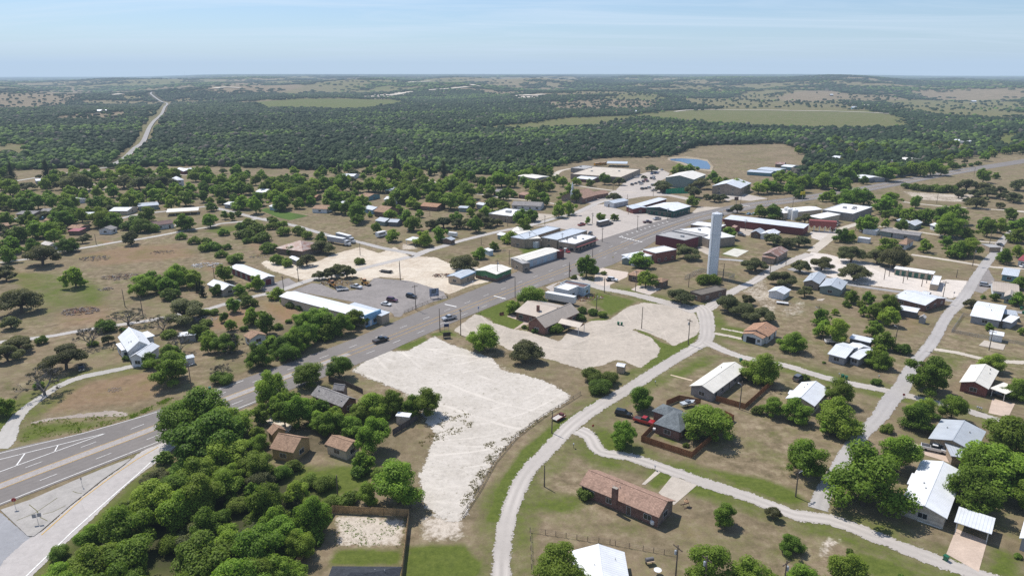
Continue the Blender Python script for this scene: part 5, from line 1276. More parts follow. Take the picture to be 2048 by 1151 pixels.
small('road_sign', 'small blue sign at the corner of the green shop lot', 'sign', 'b3 1121,212', .7, post(1.8), ('sign_panel', MB().box(-.25, .25, -.03, .03, 1.3, 1.8), BLUEP))
small('road_sign', 'white sign on a post before the small blue trimmed shop', 'sign', 'b3 711,365', .7, post(2.6, .05), ('sign_panel', MB().box(-.3, .3, -.04, .04, 2.2, 3.0), WHTP))
small('letter_sign', 'black changeable letter sign on a wheeled frame by the highway lot', 'sign', 'b3 458,860', .25, ('frame', MB().box(-1.3, 1.3, -.35, .35, .25, .4).box(-1.25, -1.15, -.06, .06, .4, 1.0).box(1.15, 1.25, -.06, .06, .4, 1.0), BLK), ('sign_panel', MB().box(-1.35, 1.35, -.1, .1, .8, 2.3), BLK), ('wheel', MB().tube((-.5, -.5, .25), (-.5, -.35, .25), .25, n=10), BLK))
small('bank_sign', 'dark blue sign panel raised on two posts behind the letter sign', 'sign', 'b3 455,795', .25, ('post', MB().tube((-.75, 0, 0), (-.75, 0, 2.6), .06), STEEL), ('post', MB().tube((.75, 0, 0), (.75, 0, 2.6), .06), STEEL), ('sign_panel', MB().box(-.9, .9, -.08, .08, 1.9, 3.1), m_plain((.02, .035, .12), .4)), ('sign_cap', MB().box(-.9, .9, -.085, .085, 3.1, 3.3), WHTP))
small('billboard', 'large faded billboard with blue and grey picture on wooden posts', 'billboard', 'b3 335,470', .35, ('post', MB().tube((-1.6, .1, 0), (-1.6, .1, 3.6), .09), POLEW), ('post', MB().tube((1.6, .1, 0), (1.6, .1, 3.6), .09), POLEW), ('sign_panel', MB().box(-2.0, 2.0, -.08, .08, 1.0, 4.4), m_paint((.30, .34, .44), .6, .6)), ('picture', MB().box(-1.2, .9, -.1, -.08, 2.2, 3.9), m_paint((.12, .14, .16), .6, .9)))
small('shop_sign', 'yellow sign box raised on a pole far along the highway', 'sign', 'z4 270,1140', .5, ('post', MB().tube((0, 0, 0), (0, 0, 6.5), .15), STEEL), ('sign_panel', MB().box(-2.2, 2.2, -.25, .25, 6.0, 8.2), m_plain((.70, .55, .03), .5)))
small('shop_sign', 'dark brown sign on a post beside the gymnasium lot', 'sign', 'z3 1790,1150', .2, ('post', MB().tube((0, 0, 0), (0, 0, 3.6), .2), STEEL), ('sign_panel', MB().box(-1.5, 1.5, -.25, .25, 2.6, 5.2), m_plain((.10, .05, .035), .6)))
# bins, boxes, grills
def bins(spec, lab, rz=0.0, group='green wheeled rubbish bins'):
    p = pts(spec)[0]
    o = thing('rubbish_bin', lab, 'rubbish bin', p, rz, group)
    m = MB(); m.add([(-.28, -.32, .05), (.28, -.32, .05), (.28, .3, .05), (-.28, .3, .05), (-.36, -.42, 1.05), (.36, -.42, 1.05), (.36, .4, 1.05), (-.36, .4, 1.05)], [(0, 3, 2, 1), (4, 5, 6, 7), (0, 1, 5, 4), (1, 2, 6, 5), (2, 3, 7, 6), (3, 0, 4, 7)])
    m.build('bin_body', GRNB, o)
    MB().box(-.39, .39, -.46, .44, 1.06, 1.16).build('lid', GRNB, o)
    for s in (-1, 1): MB().tube((s * .3, .32, .14), (s * .36, .32, .14), .14, n=8).build('wheel', BLK, o)
bins('d5 1282,1000', 'green wheeled bin at the foot of the brown concrete drive', .4)
bins('c5 277,318', 'left of two green bins at the street edge', .1); bins('c5 312,332', 'right of two green bins at the street edge', -.1)
bins('c4 1372,160', 'green wheeled bin at the street behind the long cream roofed house', .2)
bins('b4 178,728', 'left of two green bins in the gravel lot', .2); bins('b4 210,732', 'right of two green bins in the gravel lot', 0.)
bins('c2 98,440', 'green wheeled bin on the grass verge of the highway', .3)
bins('b5 2020,580', 'green bin pair member nearest the right edge by the lane', .3); bins('b5 2040,622', 'dark green bin at the right edge of the cross street', .3)
def mailbox(spec, lab, rz=0.): small('mailbox', lab, 'mailbox', spec, rz, ('post', MB().tube((0, 0, 0), (0, 0, 1.0), .06, n=5), POLEW), ('box', MB().box(-.14, .14, -.28, .28, 1.0, 1.28), GRYP), group='mailboxes beside the streets')
mailbox('d4 535,120', 'black mailbox at the end of the ranch house path'); mailbox('c4 538,385', 'mailbox on the curved street before the long cream roofed house'); mailbox('c3 1692,1000', 'lone mailbox near the fork of the curved street'); mailbox('c5 243,310', 'mailbox left of the two green bins'); mailbox('c5 630,330', 'mailbox by the small round shrub at the crossing')
for i, (x, l) in enumerate(((1588, 'left'), (1607, 'middle'), (1626, 'right'))): mailbox('c5 %d,%d' % (x, 635 + i * 6), '%s of three mailboxes beside the lane near the red brick house' % l)
small('propane_tank', 'white propane cylinder lying by the wall of the brown roofed ranch house', 'gas tank', 'd4 510,655', .9, ('tank', MB().lathe([(.05, .2), (.42, .28), (.5, .5), (.5, 1.0), (.42, 1.2), (.05, 1.28)], 12), WHTP))
small('gas_tank', 'white horizontal tank on legs against the dark brick house', 'gas tank', 'c4 548,845', -.3, ('tank', MB().tube((-.9, 0, .75), (.9, 0, .75), .42, n=12), WHTP), ('leg', MB().box(-.6, -.5, -.3, .3, 0, .5), GRYP), ('leg', MB().box(.5, .6, -.3, .3, 0, .5), GRYP))
small('yard_ornament', 'rusty round yard ornament on a low frame beside the ranch house', 'ornament', 'd4 840,470', .3, ('frame', MB().box(-1.0, 1.0, -.8, -.7, 0, .15).box(-1, 1, .7, .8, 0, .15).tube((-.8, 0, 0), (0, 0, 2.0), .05, n=5).tube((.8, 0, 0), (0, 0, 2.0), .05, n=5), m_plain((.16, .1, .07), .8)), ('wheel', MB().lathe([(.45, 1.2), (.55, 1.15), (.55, 1.3), (.45, 1.35)], 12), m_plain((.35, .22, .12), .8)))
small('smoker_grill', 'dark barrel smoker standing on the dry grass by the bottom house', 'grill', 'd4 480,1030', .25, ('barrel', MB().tube((-.8, 0, 1.0), (.8, 0, 1.0), .4, n=12), m_plain((.16, .15, .15), .6)), ('leg', MB().box(-.7, -.62, -.3, .3, 0, .7), BLK), ('leg', MB().box(.62, .7, -.3, .3, 0, .7), BLK), ('shelf', MB().box(-.8, .8, -.75, -.4, .85, .9), m_plain((.4, .3, .2))))
small('satellite_dish', 'pale satellite dish on a stand in the bottom yard', 'dish', 'd4 560,1135', .3, ('stand', MB().tube((0, 0, 0), (0, 0, .8), .05).tube((-.7, -.3, 0), (.1, .1, 1.0), .03), STEEL), ('dish', MB().lathe([(.1, .75), (.5, .85), (.75, 1.05)], 14), WHTP))
small('garden_sculpture', 'rusty brown sculpture standing on the bright lawn', 'ornament', 'b3 992,632', .3, ('base', MB().box(-.9, .9, -.5, .5, 0, .25), m_plain((.16, .07, .04), .8)), ('wheel', MB().tube((-.5, -.3, .75), (-.5, -.2, .75), .55, n=10).tube((.5, .2, .7), (.5, .3, .7), .5, n=10), m_plain((.14, .06, .04), .8)))
small('swimming_pool', 'round blue above ground pool on the left side of town', 'pool', 'a1 395,572', 0, ('pool_wall', MB().lathe([(3.6, 0), (3.6, 1.2), (3.5, 1.22), (3.45, 1.1)], 28), m_plain((.12, .3, .45))), ('pool_water', MB().lathe([(3.42, .9), (3.42, 1.08)], 28), m_plain((.03, .35, .6), .1, .6)))
small('grain_tank', 'round silver grain bin with a shallow cone lid under a tree', 'tank', 'b4 332,150', 0, ('bin_wall', MB().lathe([(1.6, 0), (1.6, 2.3)], 20), m_plain((.42, .48, .56), .4, .5, .3)), ('bin_lid', MB().lathe([(1.68, 2.3), (1.2, 2.9), (.1, 3.2)], 20), m_plain((.5, .55, .62), .4, .5, .3)))
for i, (x, y, l) in enumerate(((1815, 560, 'left'), (1845, 572, 'middle'), (1892, 585, 'right'))):
    small('storage_silo', '%s of three white silos beside the long red warehouse' % l, 'silo', 'a4 %d,%d' % (x, y), .5, ('silo_wall', MB().lathe([(1.9, 0), (1.9, 6.2), (1.7, 6.6), (.2, 7.2)], 20), WHTP), ('hatch', MB().lathe([(.3, 7.1), (.3, 7.4)], 10), STEEL), group='white silos at the feed mill')
hp = small('feed_hopper', 'row of red feed hoppers on white legs at the mill', 'hopper', 'a5 75,695', -.35)
MB().box(-7.5, 7.5, -2, 2, 3.6, 6.6).build('hopper_box', m_siding((.30, .085, .075)), hp)
for i in range(5):
    x = -6 + i * 3; m = MB(); m.add([(x - 1.3, -1.6, 3.58), (x + 1.3, -1.6, 3.58), (x + 1.3, 1.6, 3.58), (x - 1.3, 1.6, 3.58), (x, 0, 1.6)], [(0, 1, 2, 3), (0, 4, 1), (1, 4, 2), (2, 4, 3), (3, 4, 0)]); m.build('hopper_cone', m_plain((.4, .16, .14)), hp)
for i in range(6):
    for s in (-1, 1): MB().box(-7.4 + i * 2.95 - .12, -7.4 + i * 2.95 + .12, s * 1.9 - .12, s * 1.9 + .12, 0, 3.6).build('leg', WHTP, hp)
bt = small('batting_cage', 'green netted batting cage beside the school lot', 'sports cage', 'z3 1310,1062', .1)
MB().box(-9, 9, -2.4, 2.4, .02, .1).build('turf', m_plain((.02, .24, .13), .9, .1), bt)
t = NT('green_net'); b = t.bsdf((.02, .32, .17), .8, .2); tr = t.n('ShaderNodeBsdfTransparent'); mx = t.n('ShaderNodeMixShader'); mx.inputs[0].default_value = .72; t.l(tr.outputs[0], mx.inputs[1]); t.l(b, mx.inputs[2]); NET = t.done(mx.outputs[0])
MB().box(-9, 9, -2.42, -2.38, .1, 3.6).build('net', NET, bt); MB().box(-9, 9, 2.38, 2.42, .1, 3.6).build('net', NET, bt)
for i in range(5):
    for s in (-1, 1): MB().tube((-9 + i * 4.5, s * 2.45, 0), (-9 + i * 4.5, s * 2.45, 3.8), .06).build('post', STEEL, bt)

# ------------------------------------------------------------------ fences and walls
def fence(name, lab, spec, h, mat, kind='board', cat='fence', span=2.4):
    P = pts(spec); c = sum(P, Vector()) / len(P)
    o = thing(name, lab, cat, (c.x, c.y, 0))
    bd, rl, ps = MB(), MB(), 0
    for a, b in zip(P[:-1], P[1:]):
        a, b = a - c, b - c; d = (b - a).normalized(); n = Vector((-d.y, d.x, 0)); L = (b - a).length
        if kind == 'board':
            k = int(L / .3)
            for i in range(k):
                s0, s1 = L * i / k, L * (i + .94) / k; zz = h + random.uniform(-.03, .03); j = random.uniform(0, .012)
                q = [a + d * s0 + n * j, a + d * s1 + n * j, a + d * s1 + n * (j + .03), a + d * s0 + n * (j + .03)]
                bd.prism([(v.x, v.y) for v in q], .04, zz)
            for z in (.5, 1.4):
                q = [a - n * .05, b - n * .05, b - n * .005, a - n * .005]; rl.prism([(v.x, v.y) for v in q], z, z + .1)
        elif kind == 'wall':
            q = [a - n * .1, b - n * .1, b + n * .1, a + n * .1]; bd.prism([(v.x, v.y) for v in q], 0, h)
        else:
            for z in {'rail': (.45, .95), 'wire': (.35, .7, 1.05), 'link': (.1, h - .05)}[kind]: rl.tube(a + Vector((0, 0, z)), b + Vector((0, 0, z)), {'rail': .055, 'wire': .022, 'link': .03}[kind], n=4)
            if kind == 'link': bd.prism([((a - n * .006).x, (a - n * .006).y), ((b - n * .006).x, (b - n * .006).y), ((b + n * .006).x, (b + n * .006).y), ((a + n * .006).x, (a + n * .006).y)], .05, h)
        m = max(1, int(L / span))
        if kind != 'wall':
            for i in range(m + (0 if b is not P[-1] - c else 1)):
                p = a + d * (L * i / m) - n * .08
                if ps < 95: MB().tube(p, p + Vector((0, 0, h + (.1 if kind != 'board' else -.05))), .06 if kind != 'link' else .035, n=5).build('post', mat if kind in ('board', 'rail') else (POLEW if kind == 'wire' else STEEL), o); ps += 1
    if bd.v: bd.build({'board': 'board_panel', 'wall': 'wall_panel'}.get(kind, 'mesh_panel'), mat if kind != 'link' else LINK, o)
    if rl.v: rl.build('rail', mat, o)
    return o
t = NT('chain_link'); b = t.bsdf((.3, .3, .29), .6, .3); tr = t.n('ShaderNodeBsdfTransparent'); mx = t.n('ShaderNodeMixShader'); mx.inputs[0].default_value = .22; t.l(tr.outputs[0], mx.inputs[1]); t.l(b, mx.inputs[2]); LINK = t.done(mx.outputs[0])
CEDAR, TANW, OLDW = m_wood((.32, .145, .07)), m_wood((.46, .31, .16)), m_wood((.13, .11, .10))
fence('board_fence', 'reddish brown board fence around the grey hip roofed house', 'c4 520,815 402,938 892,1100 1300,735 1210,690', 1.8, CEDAR)
fence('board_fence', 'short reddish brown board fence behind the grey hip roofed house', 'c4 645,592 770,540 980,580', 1.8, CEDAR)
fence('board_fence', 'reddish brown board fence around the lawn of the long cream roofed house', 'c4 1130,545 1412,624 1685,378 1425,305', 1.8, CEDAR)
fence('board_fence', 'tan board fence enclosing the patchy yard at the bottom', 'd2 850,1210 1298,535 2040,572 1965,1200', 1.85, TANW)
fence('board_fence', 'dark weathered fence beside the white gravel lot under trees', 'c2 1880,880 2048,780 2130,720', 1.8, OLDW)
fence('board_fence', 'grey board fence between the hidden grey gabled house and the gravel lot', 'c2 1258,352 1420,395 1590,475', 1.7, OLDW)
fence('wall', 'long dark wall beside the far road at the right', 'a5 545,225 700,195 860,165 1045,138', 2.2, m_paint((.13, .135, .14), .8, .2), 'wall', 'wall')
fence('rail_fence', 'rusty pipe rail fence around the dark gravel lot', 'b3 40,620 160,560 270,515 370,490 460,455', 1.0, m_plain((.12, .09, .075), .7), 'rail')
fence('rail_fence', 'long pipe rail fence between the white gravel lot and the curved street', 'c3 1760,480 1620,570 1400,700 1130,905 930,1140 d3 770,330 605,580', 1.0, m_plain((.14, .12, .10), .8), 'rail', span=3.0)
fence('wire_fence', 'wire fence with weeds along the bottom yard', 'd3 1270,722 1420,745 1620,775 1830,810 2048,838 d4 150,850 420,900 730,955', 1.1, m_plain((.2, .16, .12), .8), 'wire', span=2.0)
fence('wire_fence', 'wire fence beside the curved street in front of the bottom house', 'd3 1272,722 1280,900 1290,1180', 1.1, m_plain((.2, .16, .12), .8), 'wire')
fence('chain_link_fence', 'chain link fence around the yard of the broad white roofed house', 'b5 1520,650 1450,640 1340,800 1600,850 1900,900 2060,930', 1.2, STEEL, 'link')
fence('chain_link_fence', 'chain link fence around the base of the water tower', 'b4 825,290 905,250 985,215 1150,240 1310,270 1250,310', 2.0, STEEL, 'link')
fence('rail_fence', 'short rail fence at the blue front of the long building', 'b3 460,470 455,440', 1.0, m_plain((.12, .09, .075), .7), 'rail')
# ------------------------------------------------------------------ vehicles
TYRE, CHROME = m_plain((.02, .02, .02), .8), m_plain((.5, .5, .5), .3, .5, .8)
LAMPW, LAMPR = m_plain((.7, .7, .65), .2), m_plain((.35, .02, .02), .3)
CARS = {}
def bevel(me, w=.06):
    bm = bmesh.new(); bm.from_mesh(me)
    bmesh.ops.bevel(bm, geom=list(bm.edges), offset=w, segments=1, affect='EDGES', clamp_overlap=True)
    bm.to_mesh(me); bm.free(); return me
def car_meshes(kind):
    """length along +x, nose at +x"""
    if kind in CARS: return CARS[kind]
    if kind == 'sedan': L, Wd, prof, gl, rf, wb = 4.6, 1.8, [(-2.3, .3), (2.3, .3), (2.3, .62), (2.1, .78), (.95, .92), (-1.6, .95), (-2.25, .88)], [(-1.65, .93), (1.05, .9), (.35, 1.4), (-1.0, 1.42)], (-1.0, .35, 1.4), 1.4
    elif kind == 'suv': L, Wd, prof, gl, rf, wb = 4.8, 1.9, [(-2.4, .38), (2.4, .38), (2.4, .8), (2.25, 1.0), (1.05, 1.1), (-2.35, 1.12)], [(-2.32, 1.1), (1.1, 1.08), (.45, 1.74), (-2.1, 1.78)], (-2.1, .45, 1.75), 1.45
    else: L, Wd, prof, gl, rf, wb = 5.8, 2.0, [(-2.9, .5), (2.9, .5), (2.9, .95), (2.75, 1.15), (1.35, 1.22), (-.75, 1.25), (-.75, 1.2), (-2.9, 1.2)], [(-.8, 1.22), (1.45, 1.2), (.75, 1.85), (-.55, 1.88)], (-.55, .75, 1.86), 1.75
    hw = Wd / 2
    d = {}
    m = MB()
    m.extr(prof, -hw, hw); b = bevel(m.mesh('body'), .05); d['body'] = b
    v = [(x, -hw + (.07 if i < 2 else .22), z) for i, (x, z) in enumerate(gl)] + [(x, hw - (.07 if i < 2 else .22), z) for i, (x, z) in enumerate(gl)]
    d['window_band'] = MB().add(v, [(0, 1, 2, 3), (7, 6, 5, 4), (0, 4, 5, 1), (1, 5, 6, 2), (2, 6, 7, 3), (3, 7, 4, 0)]).mesh('window_band')
    d['roof_panel'] = MB().box(rf[0] + .06, rf[1] - .04, -hw + .2, hw - .2, rf[2] - .01, rf[2] + .06).mesh('roof_panel')
    if kind == 'pickup': d['cargo_bed'] = MB().box(-2.8, -.85, -hw + .12, hw - .12, 1.19, 1.212).mesh('cargo_bed')
    r = .36 if kind != 'sedan' else .32
    d['wheel'] = [MB().tube((sx * wb * (1.0 if sx > 0 else 1.02), sy * (hw - .2), r), (sx * wb * (1.0 if sx > 0 else 1.02), sy * (hw + .02), r), r, n=14).mesh('wheel') for sx in (-1, 1) for sy in (-1, 1)]
    z = .62 if kind == 'sedan' else .82
    d['headlight'] = [MB().box(L / 2 - .05, L / 2 + .02, sy * (hw - .32) - .2, sy * (hw - .32) + .2, z - .1, z + .08).mesh('headlight') for sy in (-1, 1)]
    d['tail_light'] = [MB().box(-L / 2 - .02, -L / 2 + .05, sy * (hw - .2) - .12, sy * (hw - .2) + .12, z - .02, z + .22).mesh('tail_light') for sy in (-1, 1)]
    d['bumper'] = [MB().box(sx * (L / 2 - .04) - .08, sx * (L / 2 - .04) + .08, -hw + .1, hw - .1, .36, .52).mesh('bumper') for sx in (-1, 1)]
    CARS[kind] = d; return d
PAINT = dict(black=(.012, .012, .014), white=(.72, .72, .72), silver=(.42, .43, .45), red=(.35, .015, .015), maroon=(.09, .012, .03), grey=(.12, .125, .13), dark=(.02, .024, .03), blue=(.04, .10, .28), sky=(.25, .45, .62), tan=(.35, .29, .2), green=(.03, .1, .06), orange=(.5, .18, .02))
def vehicle(kind, col, lab, spec, group=None, cat=None, z=.05):
    a, b = pts(spec)[:2]
    c = (a + b) / 2; ang = math.atan2((b - a).y, (b - a).x)
    nm = {'sedan': 'parked_car', 'suv': 'sport_utility_car', 'pickup': 'pickup_truck'}[kind]
    o = thing(nm, lab, cat or {'sedan': 'car', 'suv': 'car', 'pickup': 'pickup truck'}[kind], (c.x, c.y, z), ang, group)
    P = m_carpaint(PAINT[col])
    mats = dict(body=P, roof_panel=P, window_band=m_glass(), wheel=TYRE, headlight=LAMPW, tail_light=LAMPR, bumper=CHROME, cargo_bed=m_plain((.05, .05, .055), .7))
    for k, v in car_meshes(kind).items():
        for me in (v if isinstance(v, list) else [v]):
            q = obj(k, me, None, o)
            if not me.materials: me.materials.append(mats[k])
            q.material_slots[0].link = 'OBJECT'; q.material_slots[0].material = mats[k]
    return o
V = vehicle
V('pickup', 'black', 'black pickup driving on the highway past the white gravel lot', 'b2 1695,915 1830,872', z=.07)
V('pickup', 'silver', 'silver pickup with white cab driving on the highway by the letter sign', 'b3 545,662 415,692', z=.07)
V('pickup', 'red', 'bright red pickup parked beside the grey hip roofed house', 'c4 340,735 520,785')
V('suv', 'black', 'black SUV parked behind the bright red pickup', 'c4 155,672 305,702')
V('pickup', 'white', 'white pickup on the concrete drive by the grey metal roof', 'c5 1045,1005 1290,1058')
V('suv', 'grey', 'grey SUV parked beside the white gable house between two trees', 'c4 1885,368 1985,305')
V('pickup', 'white', 'white pickup half under a tree beside the joined grey cottages', 'b5 118,905 258,905')
V('sedan', 'white', 'white sedan in the dark gravel lot', 'b2 1770,530 1862,546', )
V('suv', 'maroon', 'maroon SUV behind the white sedan in the dark gravel lot', 'b2 1820,492 1930,508')
V('suv', 'dark', 'dark green SUV near the billboard in the dark gravel lot', 'b3 65,455 158,472')
V('sedan', 'dark', 'dark car parked under the oak at the end of the curved drive', 'b1 790,940 800,998')
V('pickup', 'red', 'dark red pickup in the plaza beside the small island trees', 'a3 1742,645 1802,632')
V('pickup', 'maroon', 'maroon pickup parked alone on the plaza', 'a4 425,615 500,612')
V('pickup', 'silver', 'silver pickup heading for the hardware store on the plaza', 'a4 588,578 524,586')
V('suv', 'dark', 'black SUV at the highway bend beside the dark tree', 'a4 1240,505 1285,502', z=.07)
V('sedan', 'dark', 'dark car on the highway just behind the top of the water tower', 'a4 1178,555 1196,528', z=.07)
V('suv', 'dark', 'dark SUV parked near the tiny brown shed', 'a4 1345,735 1415,748')
V('sedan', 'sky', 'left of two pale blue cars behind the long red warehouse', 'a4 1430,540 1470,525')
V('sedan', 'sky', 'right of two pale blue cars behind the long red warehouse', 'a4 1480,540 1520,530')
V('suv', 'white', 'white SUV on the pale concrete by the low brown brick house', 'b4 80,295 162,305')
V('sedan', 'dark', 'dark car driving down the right street', 'a5 1800,830 1832,842')
V('suv', 'silver', 'silver car parked on the gravel by the beige roofed house', 'b5 1640,350 1702,358')
V('sedan', 'white', 'white car at the right edge by the dark red roof', 'b5 2025,170 2060,165')
V('pickup', 'white', 'white pickup in the row of old machines under the oaks', 'b2 1470,362 1578,380')
V('sedan', 'black', 'black car among the old machines left of the white pickup', 'b2 1320,385 1430,380')
V('pickup', 'red', 'rusty red pickup behind the long white auto shop', 'a3 1180,850 1232,842')
V('suv', 'red', 'red truck parked by the store behind the water tower', 'a4 1205,600 1255,600')
V('sedan', 'red', 'small red car at the red end of the long white auto shop', 'a3 1620,895 1640,905')
V('suv', 'white', 'white van at the red end of the long white auto shop', 'a3 1605,900 1625,880')
V('sedan', 'black', 'car in the shade of the red brick house carport', 'c5 1780,495 1830,508')
V('suv', 'black', 'dark car inside the open garage of the orange roofed house', 'b4 1410,870 1490,885')
V('sedan', 'dark', 'dark car beside the pale grey gravel lot entrance', 'b3 2040,300 2075,298')
V('suv', 'dark', 'car parked by the front of the store row at the maroon awning', 'a3 1860,725 1845,735')
V('sedan', 'silver', 'silver car parked before the white house with tan carport', 'a1 720,590 765,600')
V('sedan', 'white', 'white car under trees beside the round pool lot', 'a1 160,585 200,580')
V('sedan', 'grey', 'grey car left of the open shelter in the tree shaded yard', 'a3 80,690 130,680')
V('pickup', 'dark', 'dark pickup under the tree beside the grey gable shed', 'a3 370,800 440,808')
V('pickup', 'white', 'left of two white trucks parked before the green hardware store', 'a4 500,520 550,530'); V('pickup', 'white', 'right of two white trucks parked before the green hardware store', 'a4 640,540 690,548')
V('suv', 'dark', 'dark truck beside the coach on the plaza', 'a4 75,630 118,622')
V('suv', 'white', 'white van parked by the dark wall at the far road', 'a5 420,225 490,215')
V('sedan', 'white', 'white car in the yard of the red hoppers', 'a5 450,700 490,690'); V('sedan', 'red', 'red car beside the white one in the hopper yard', 'a5 490,715 530,700')
for i, (x, y, c) in enumerate(((220, 640, 'tan'), (160, 635, 'silver'), (190, 650, 'white'))): V('pickup', c, ['left', 'right', 'middle'][0 if i == 1 else 1 if i == 0 else 2] + ' of three old trucks at the red hoppers', 'a5 %d,%d %d,%d' % (x - 18, y + 4, x + 18, y - 4))
# the school lot
G_ = 'cars in the school parking lot'
LOT = [(945, 1006, 975, 994, 'dark', 'suv'), (975, 996, 1003, 984, 'dark', 'sedan'), (1018, 998, 1046, 990, 'white', 'pickup'), (1003, 985, 1030, 974, 'grey', 'sedan'), (1035, 982, 1062, 970, 'maroon', 'suv'), (1060, 970, 1085, 960, 'red', 'suv'), (1068, 978, 1098, 968, 'dark', 'sedan'),
       (1100, 955, 1128, 945, 'dark', 'suv'), (1120, 958, 1148, 950, 'silver', 'suv'), (980, 942, 1012, 938, 'white', 'pickup'), (1105, 918, 1130, 908, 'blue', 'sedan'), (1128, 914, 1152, 906, 'dark', 'sedan'), (1146, 912, 1172, 904, 'blue', 'suv'), (1182, 885, 1212, 878, 'silver', 'sedan'),
       (1022, 1040, 1060, 1028, 'black', 'suv'), (1052, 1036, 1085, 1024, 'dark', 'sedan'), (1080, 1030, 1112, 1020, 'white', 'suv'), (1108, 1050, 1160, 1046, 'silver', 'pickup'), (1110, 1008, 1145, 1002, 'grey', 'suv'), (1180, 1062, 1240, 1056, 'dark', 'pickup'), (1120, 940, 1145, 932, 'white', 'sedan')]
for i, (x0, y0, x1, y1, c, k) in enumerate(LOT):
    o = V(k, c, '', 'z3 %d,%d %d,%d' % (x0, y0, x1, y1), G_)
    same = [q for q in LOT if q[4] == c and q[5] == k]; w = {'suv': 'SUV', 'sedan': 'car', 'pickup': 'pickup'}[k]
    o['label'] = '%s %s parked in the school lot' % (c, w) if len(same) == 1 else '%s of %s %s %ss parked in the school lot' % ({0: 'leftmost', len(same) - 1: 'rightmost'}.get(sorted(same).index(LOT[i]), 'middle'), NUM[len(same)], c, w)
    if len(same) > 3:
        r_ = sorted(same).index(LOT[i]); o['label'] = '%s, counted from the left, of %s %s %ss in the school lot' % (['first', 'second', 'third', 'fourth', 'fifth', 'sixth'][r_], NUM[len(same)], c, w)
for a, l in (('670,845 700,842', 'left of two yellow school buses by the bus shelter'), ('710,842 745,838', 'right of two yellow school buses by the bus shelter')):
    A, B = pts('z3 ' + a); c = (A + B) / 2
    o = thing('school_bus', l, 'bus', (c.x, c.y, .03), math.atan2((B - A).y, (B - A).x))
    MB().box(-4.5, 4.5, -1.2, 1.2, .5, 2.9).build('body', m_carpaint((.65, .30, .02)), o); MB().box(-4.3, 3.6, -1.22, 1.22, 1.7, 2.4).build('window_band', m_glass(), o)
    for x in (-2.8, 3.0):
        for s in (-1, 1): MB().tube((x, s * 1.0, .48), (x, s * 1.22, .48), .48, n=12).build('wheel', TYRE, o)
# lorries, coach, trailers, machines
def wheels(o, xs, hw, r):
    for x in xs:
        for s in (-1, 1): MB().tube((x, s * (hw - .3), r), (x, s * hw, r), r, n=12).build('wheel', TYRE, o)
def placed(name, lab, cat, spec, z=.04):
    A, B = pts(spec)[:2]; c = (A + B) / 2
    return thing(name, lab, cat, (c.x, c.y, z), math.atan2((B - A).y, (B - A).x))
for sp, l in (('a2 1230,800 1490,845', 'front of two white lorries with long pale trailers'), ('a2 1310,762 1540,825', 'rear of two white lorries with long pale trailers')):
    o = placed('semi_truck', l, 'lorry', sp)
    MB().box(-8, 4.2, -1.25, 1.25, 1.2, 3.9).build('trailer_box', m_plain((.42, .42, .43), .5), o); MB().box(-8.02, 4.22, -1.27, 1.27, 3.9, 3.98).build('trailer_roof', WHTP, o)
    m = MB(); extr_x(m, [(-1.15, .6), (1.15, .6), (1.15, 3.0), (-1.15, 3.0)], 4.6, 6.6); m.box(6.6, 8.2, -1.0, 1.0, .6, 1.8); m.build('cab', m_carpaint((.7, .7, .7)), o)
    MB().box(6.5, 6.66, -1.0, 1.0, 1.9, 2.7).build('windscreen', m_glass(), o); wheels(o, (-7, -5.8, 4.8, 7.4), 1.25, .5)
o = placed('coach', 'dark coach with pale roof parked by the island trees on the plaza', 'bus', 'a3 1915,655 2040,625')
MB().box(-5, 5, -1.25, 1.25, .45, 3.2).build('body', m_carpaint((.03, .04, .06)), o); MB().box(-4.9, 4.9, -1.2, 1.2, 3.2, 3.28).build('roof_panel', WHTP, o); MB().box(-4.6, 4.8, -1.27, 1.27, 1.7, 2.7).build('window_band', m_glass(), o); wheels(o, (-3, 3.2), 1.25, .5)
o = placed('camper_van', 'white motor home beside a small tree at the yard edge', 'motor home', 'a2 1720,760 1820,735')
MB().box(-3.6, 2.4, -1.2, 1.2, .5, 3.1).box(2.4, 3.6, -1.1, 1.1, .5, 1.7).box(2.4, 3.2, -1.1, 1.1, 2.2, 3.0).build('body', WHTP, o); MB().box(-3, 1.8, -1.22, 1.22, 1.7, 2.4).build('window_band', m_glass(), o); wheels(o, (-2, 2.6), 1.2, .42)
o = placed('box_trailer', 'long white box trailer in front of the white block building', 'trailer', 'b3 1442,490 1690,535')
MB().box(-6.6, 6.6, -1.25, 1.25, 1.0, 3.7).build('trailer_box', WHTP, o); MB().box(-6.6, 6.6, -1.2, 1.2, .8, 1.0).build('chassis', BLK, o); wheels(o, (4.2, 5.3), 1.2, .5)
o = placed('box_trailer', 'small white box trailer beside the grey gable shed', 'trailer', 'a3 480,745 545,752'); MB().box(-2.8, 2.8, -1.1, 1.1, .6, 2.7).build('trailer_box', WHTP, o); wheels(o, (-.4, .5), 1.1, .36)
def flat_trailer(lab, spec, L, deck, frame, load=None):
    o = placed('flatbed_trailer', lab, 'trailer', spec)
    MB().box(-L / 2, L / 2, -1, 1, .55, .66).build('deck', deck, o); m = MB()
    for s in (-1, 1): m.box(-L / 2, L / 2, s * 1.04 - .05, s * 1.04 + .05, .45, .85)
    m.box(L / 2, L / 2 + 1.2, -.06, .06, .5, .6); m.build('side_rail', frame, o); wheels(o, (-.5, .4), 1.25, .36)
    if load: MB().box(L / 2 - 1.1, L / 2 - .3, -.6, .6, .66, 1.3).build('toolbox', load, o)
    return o
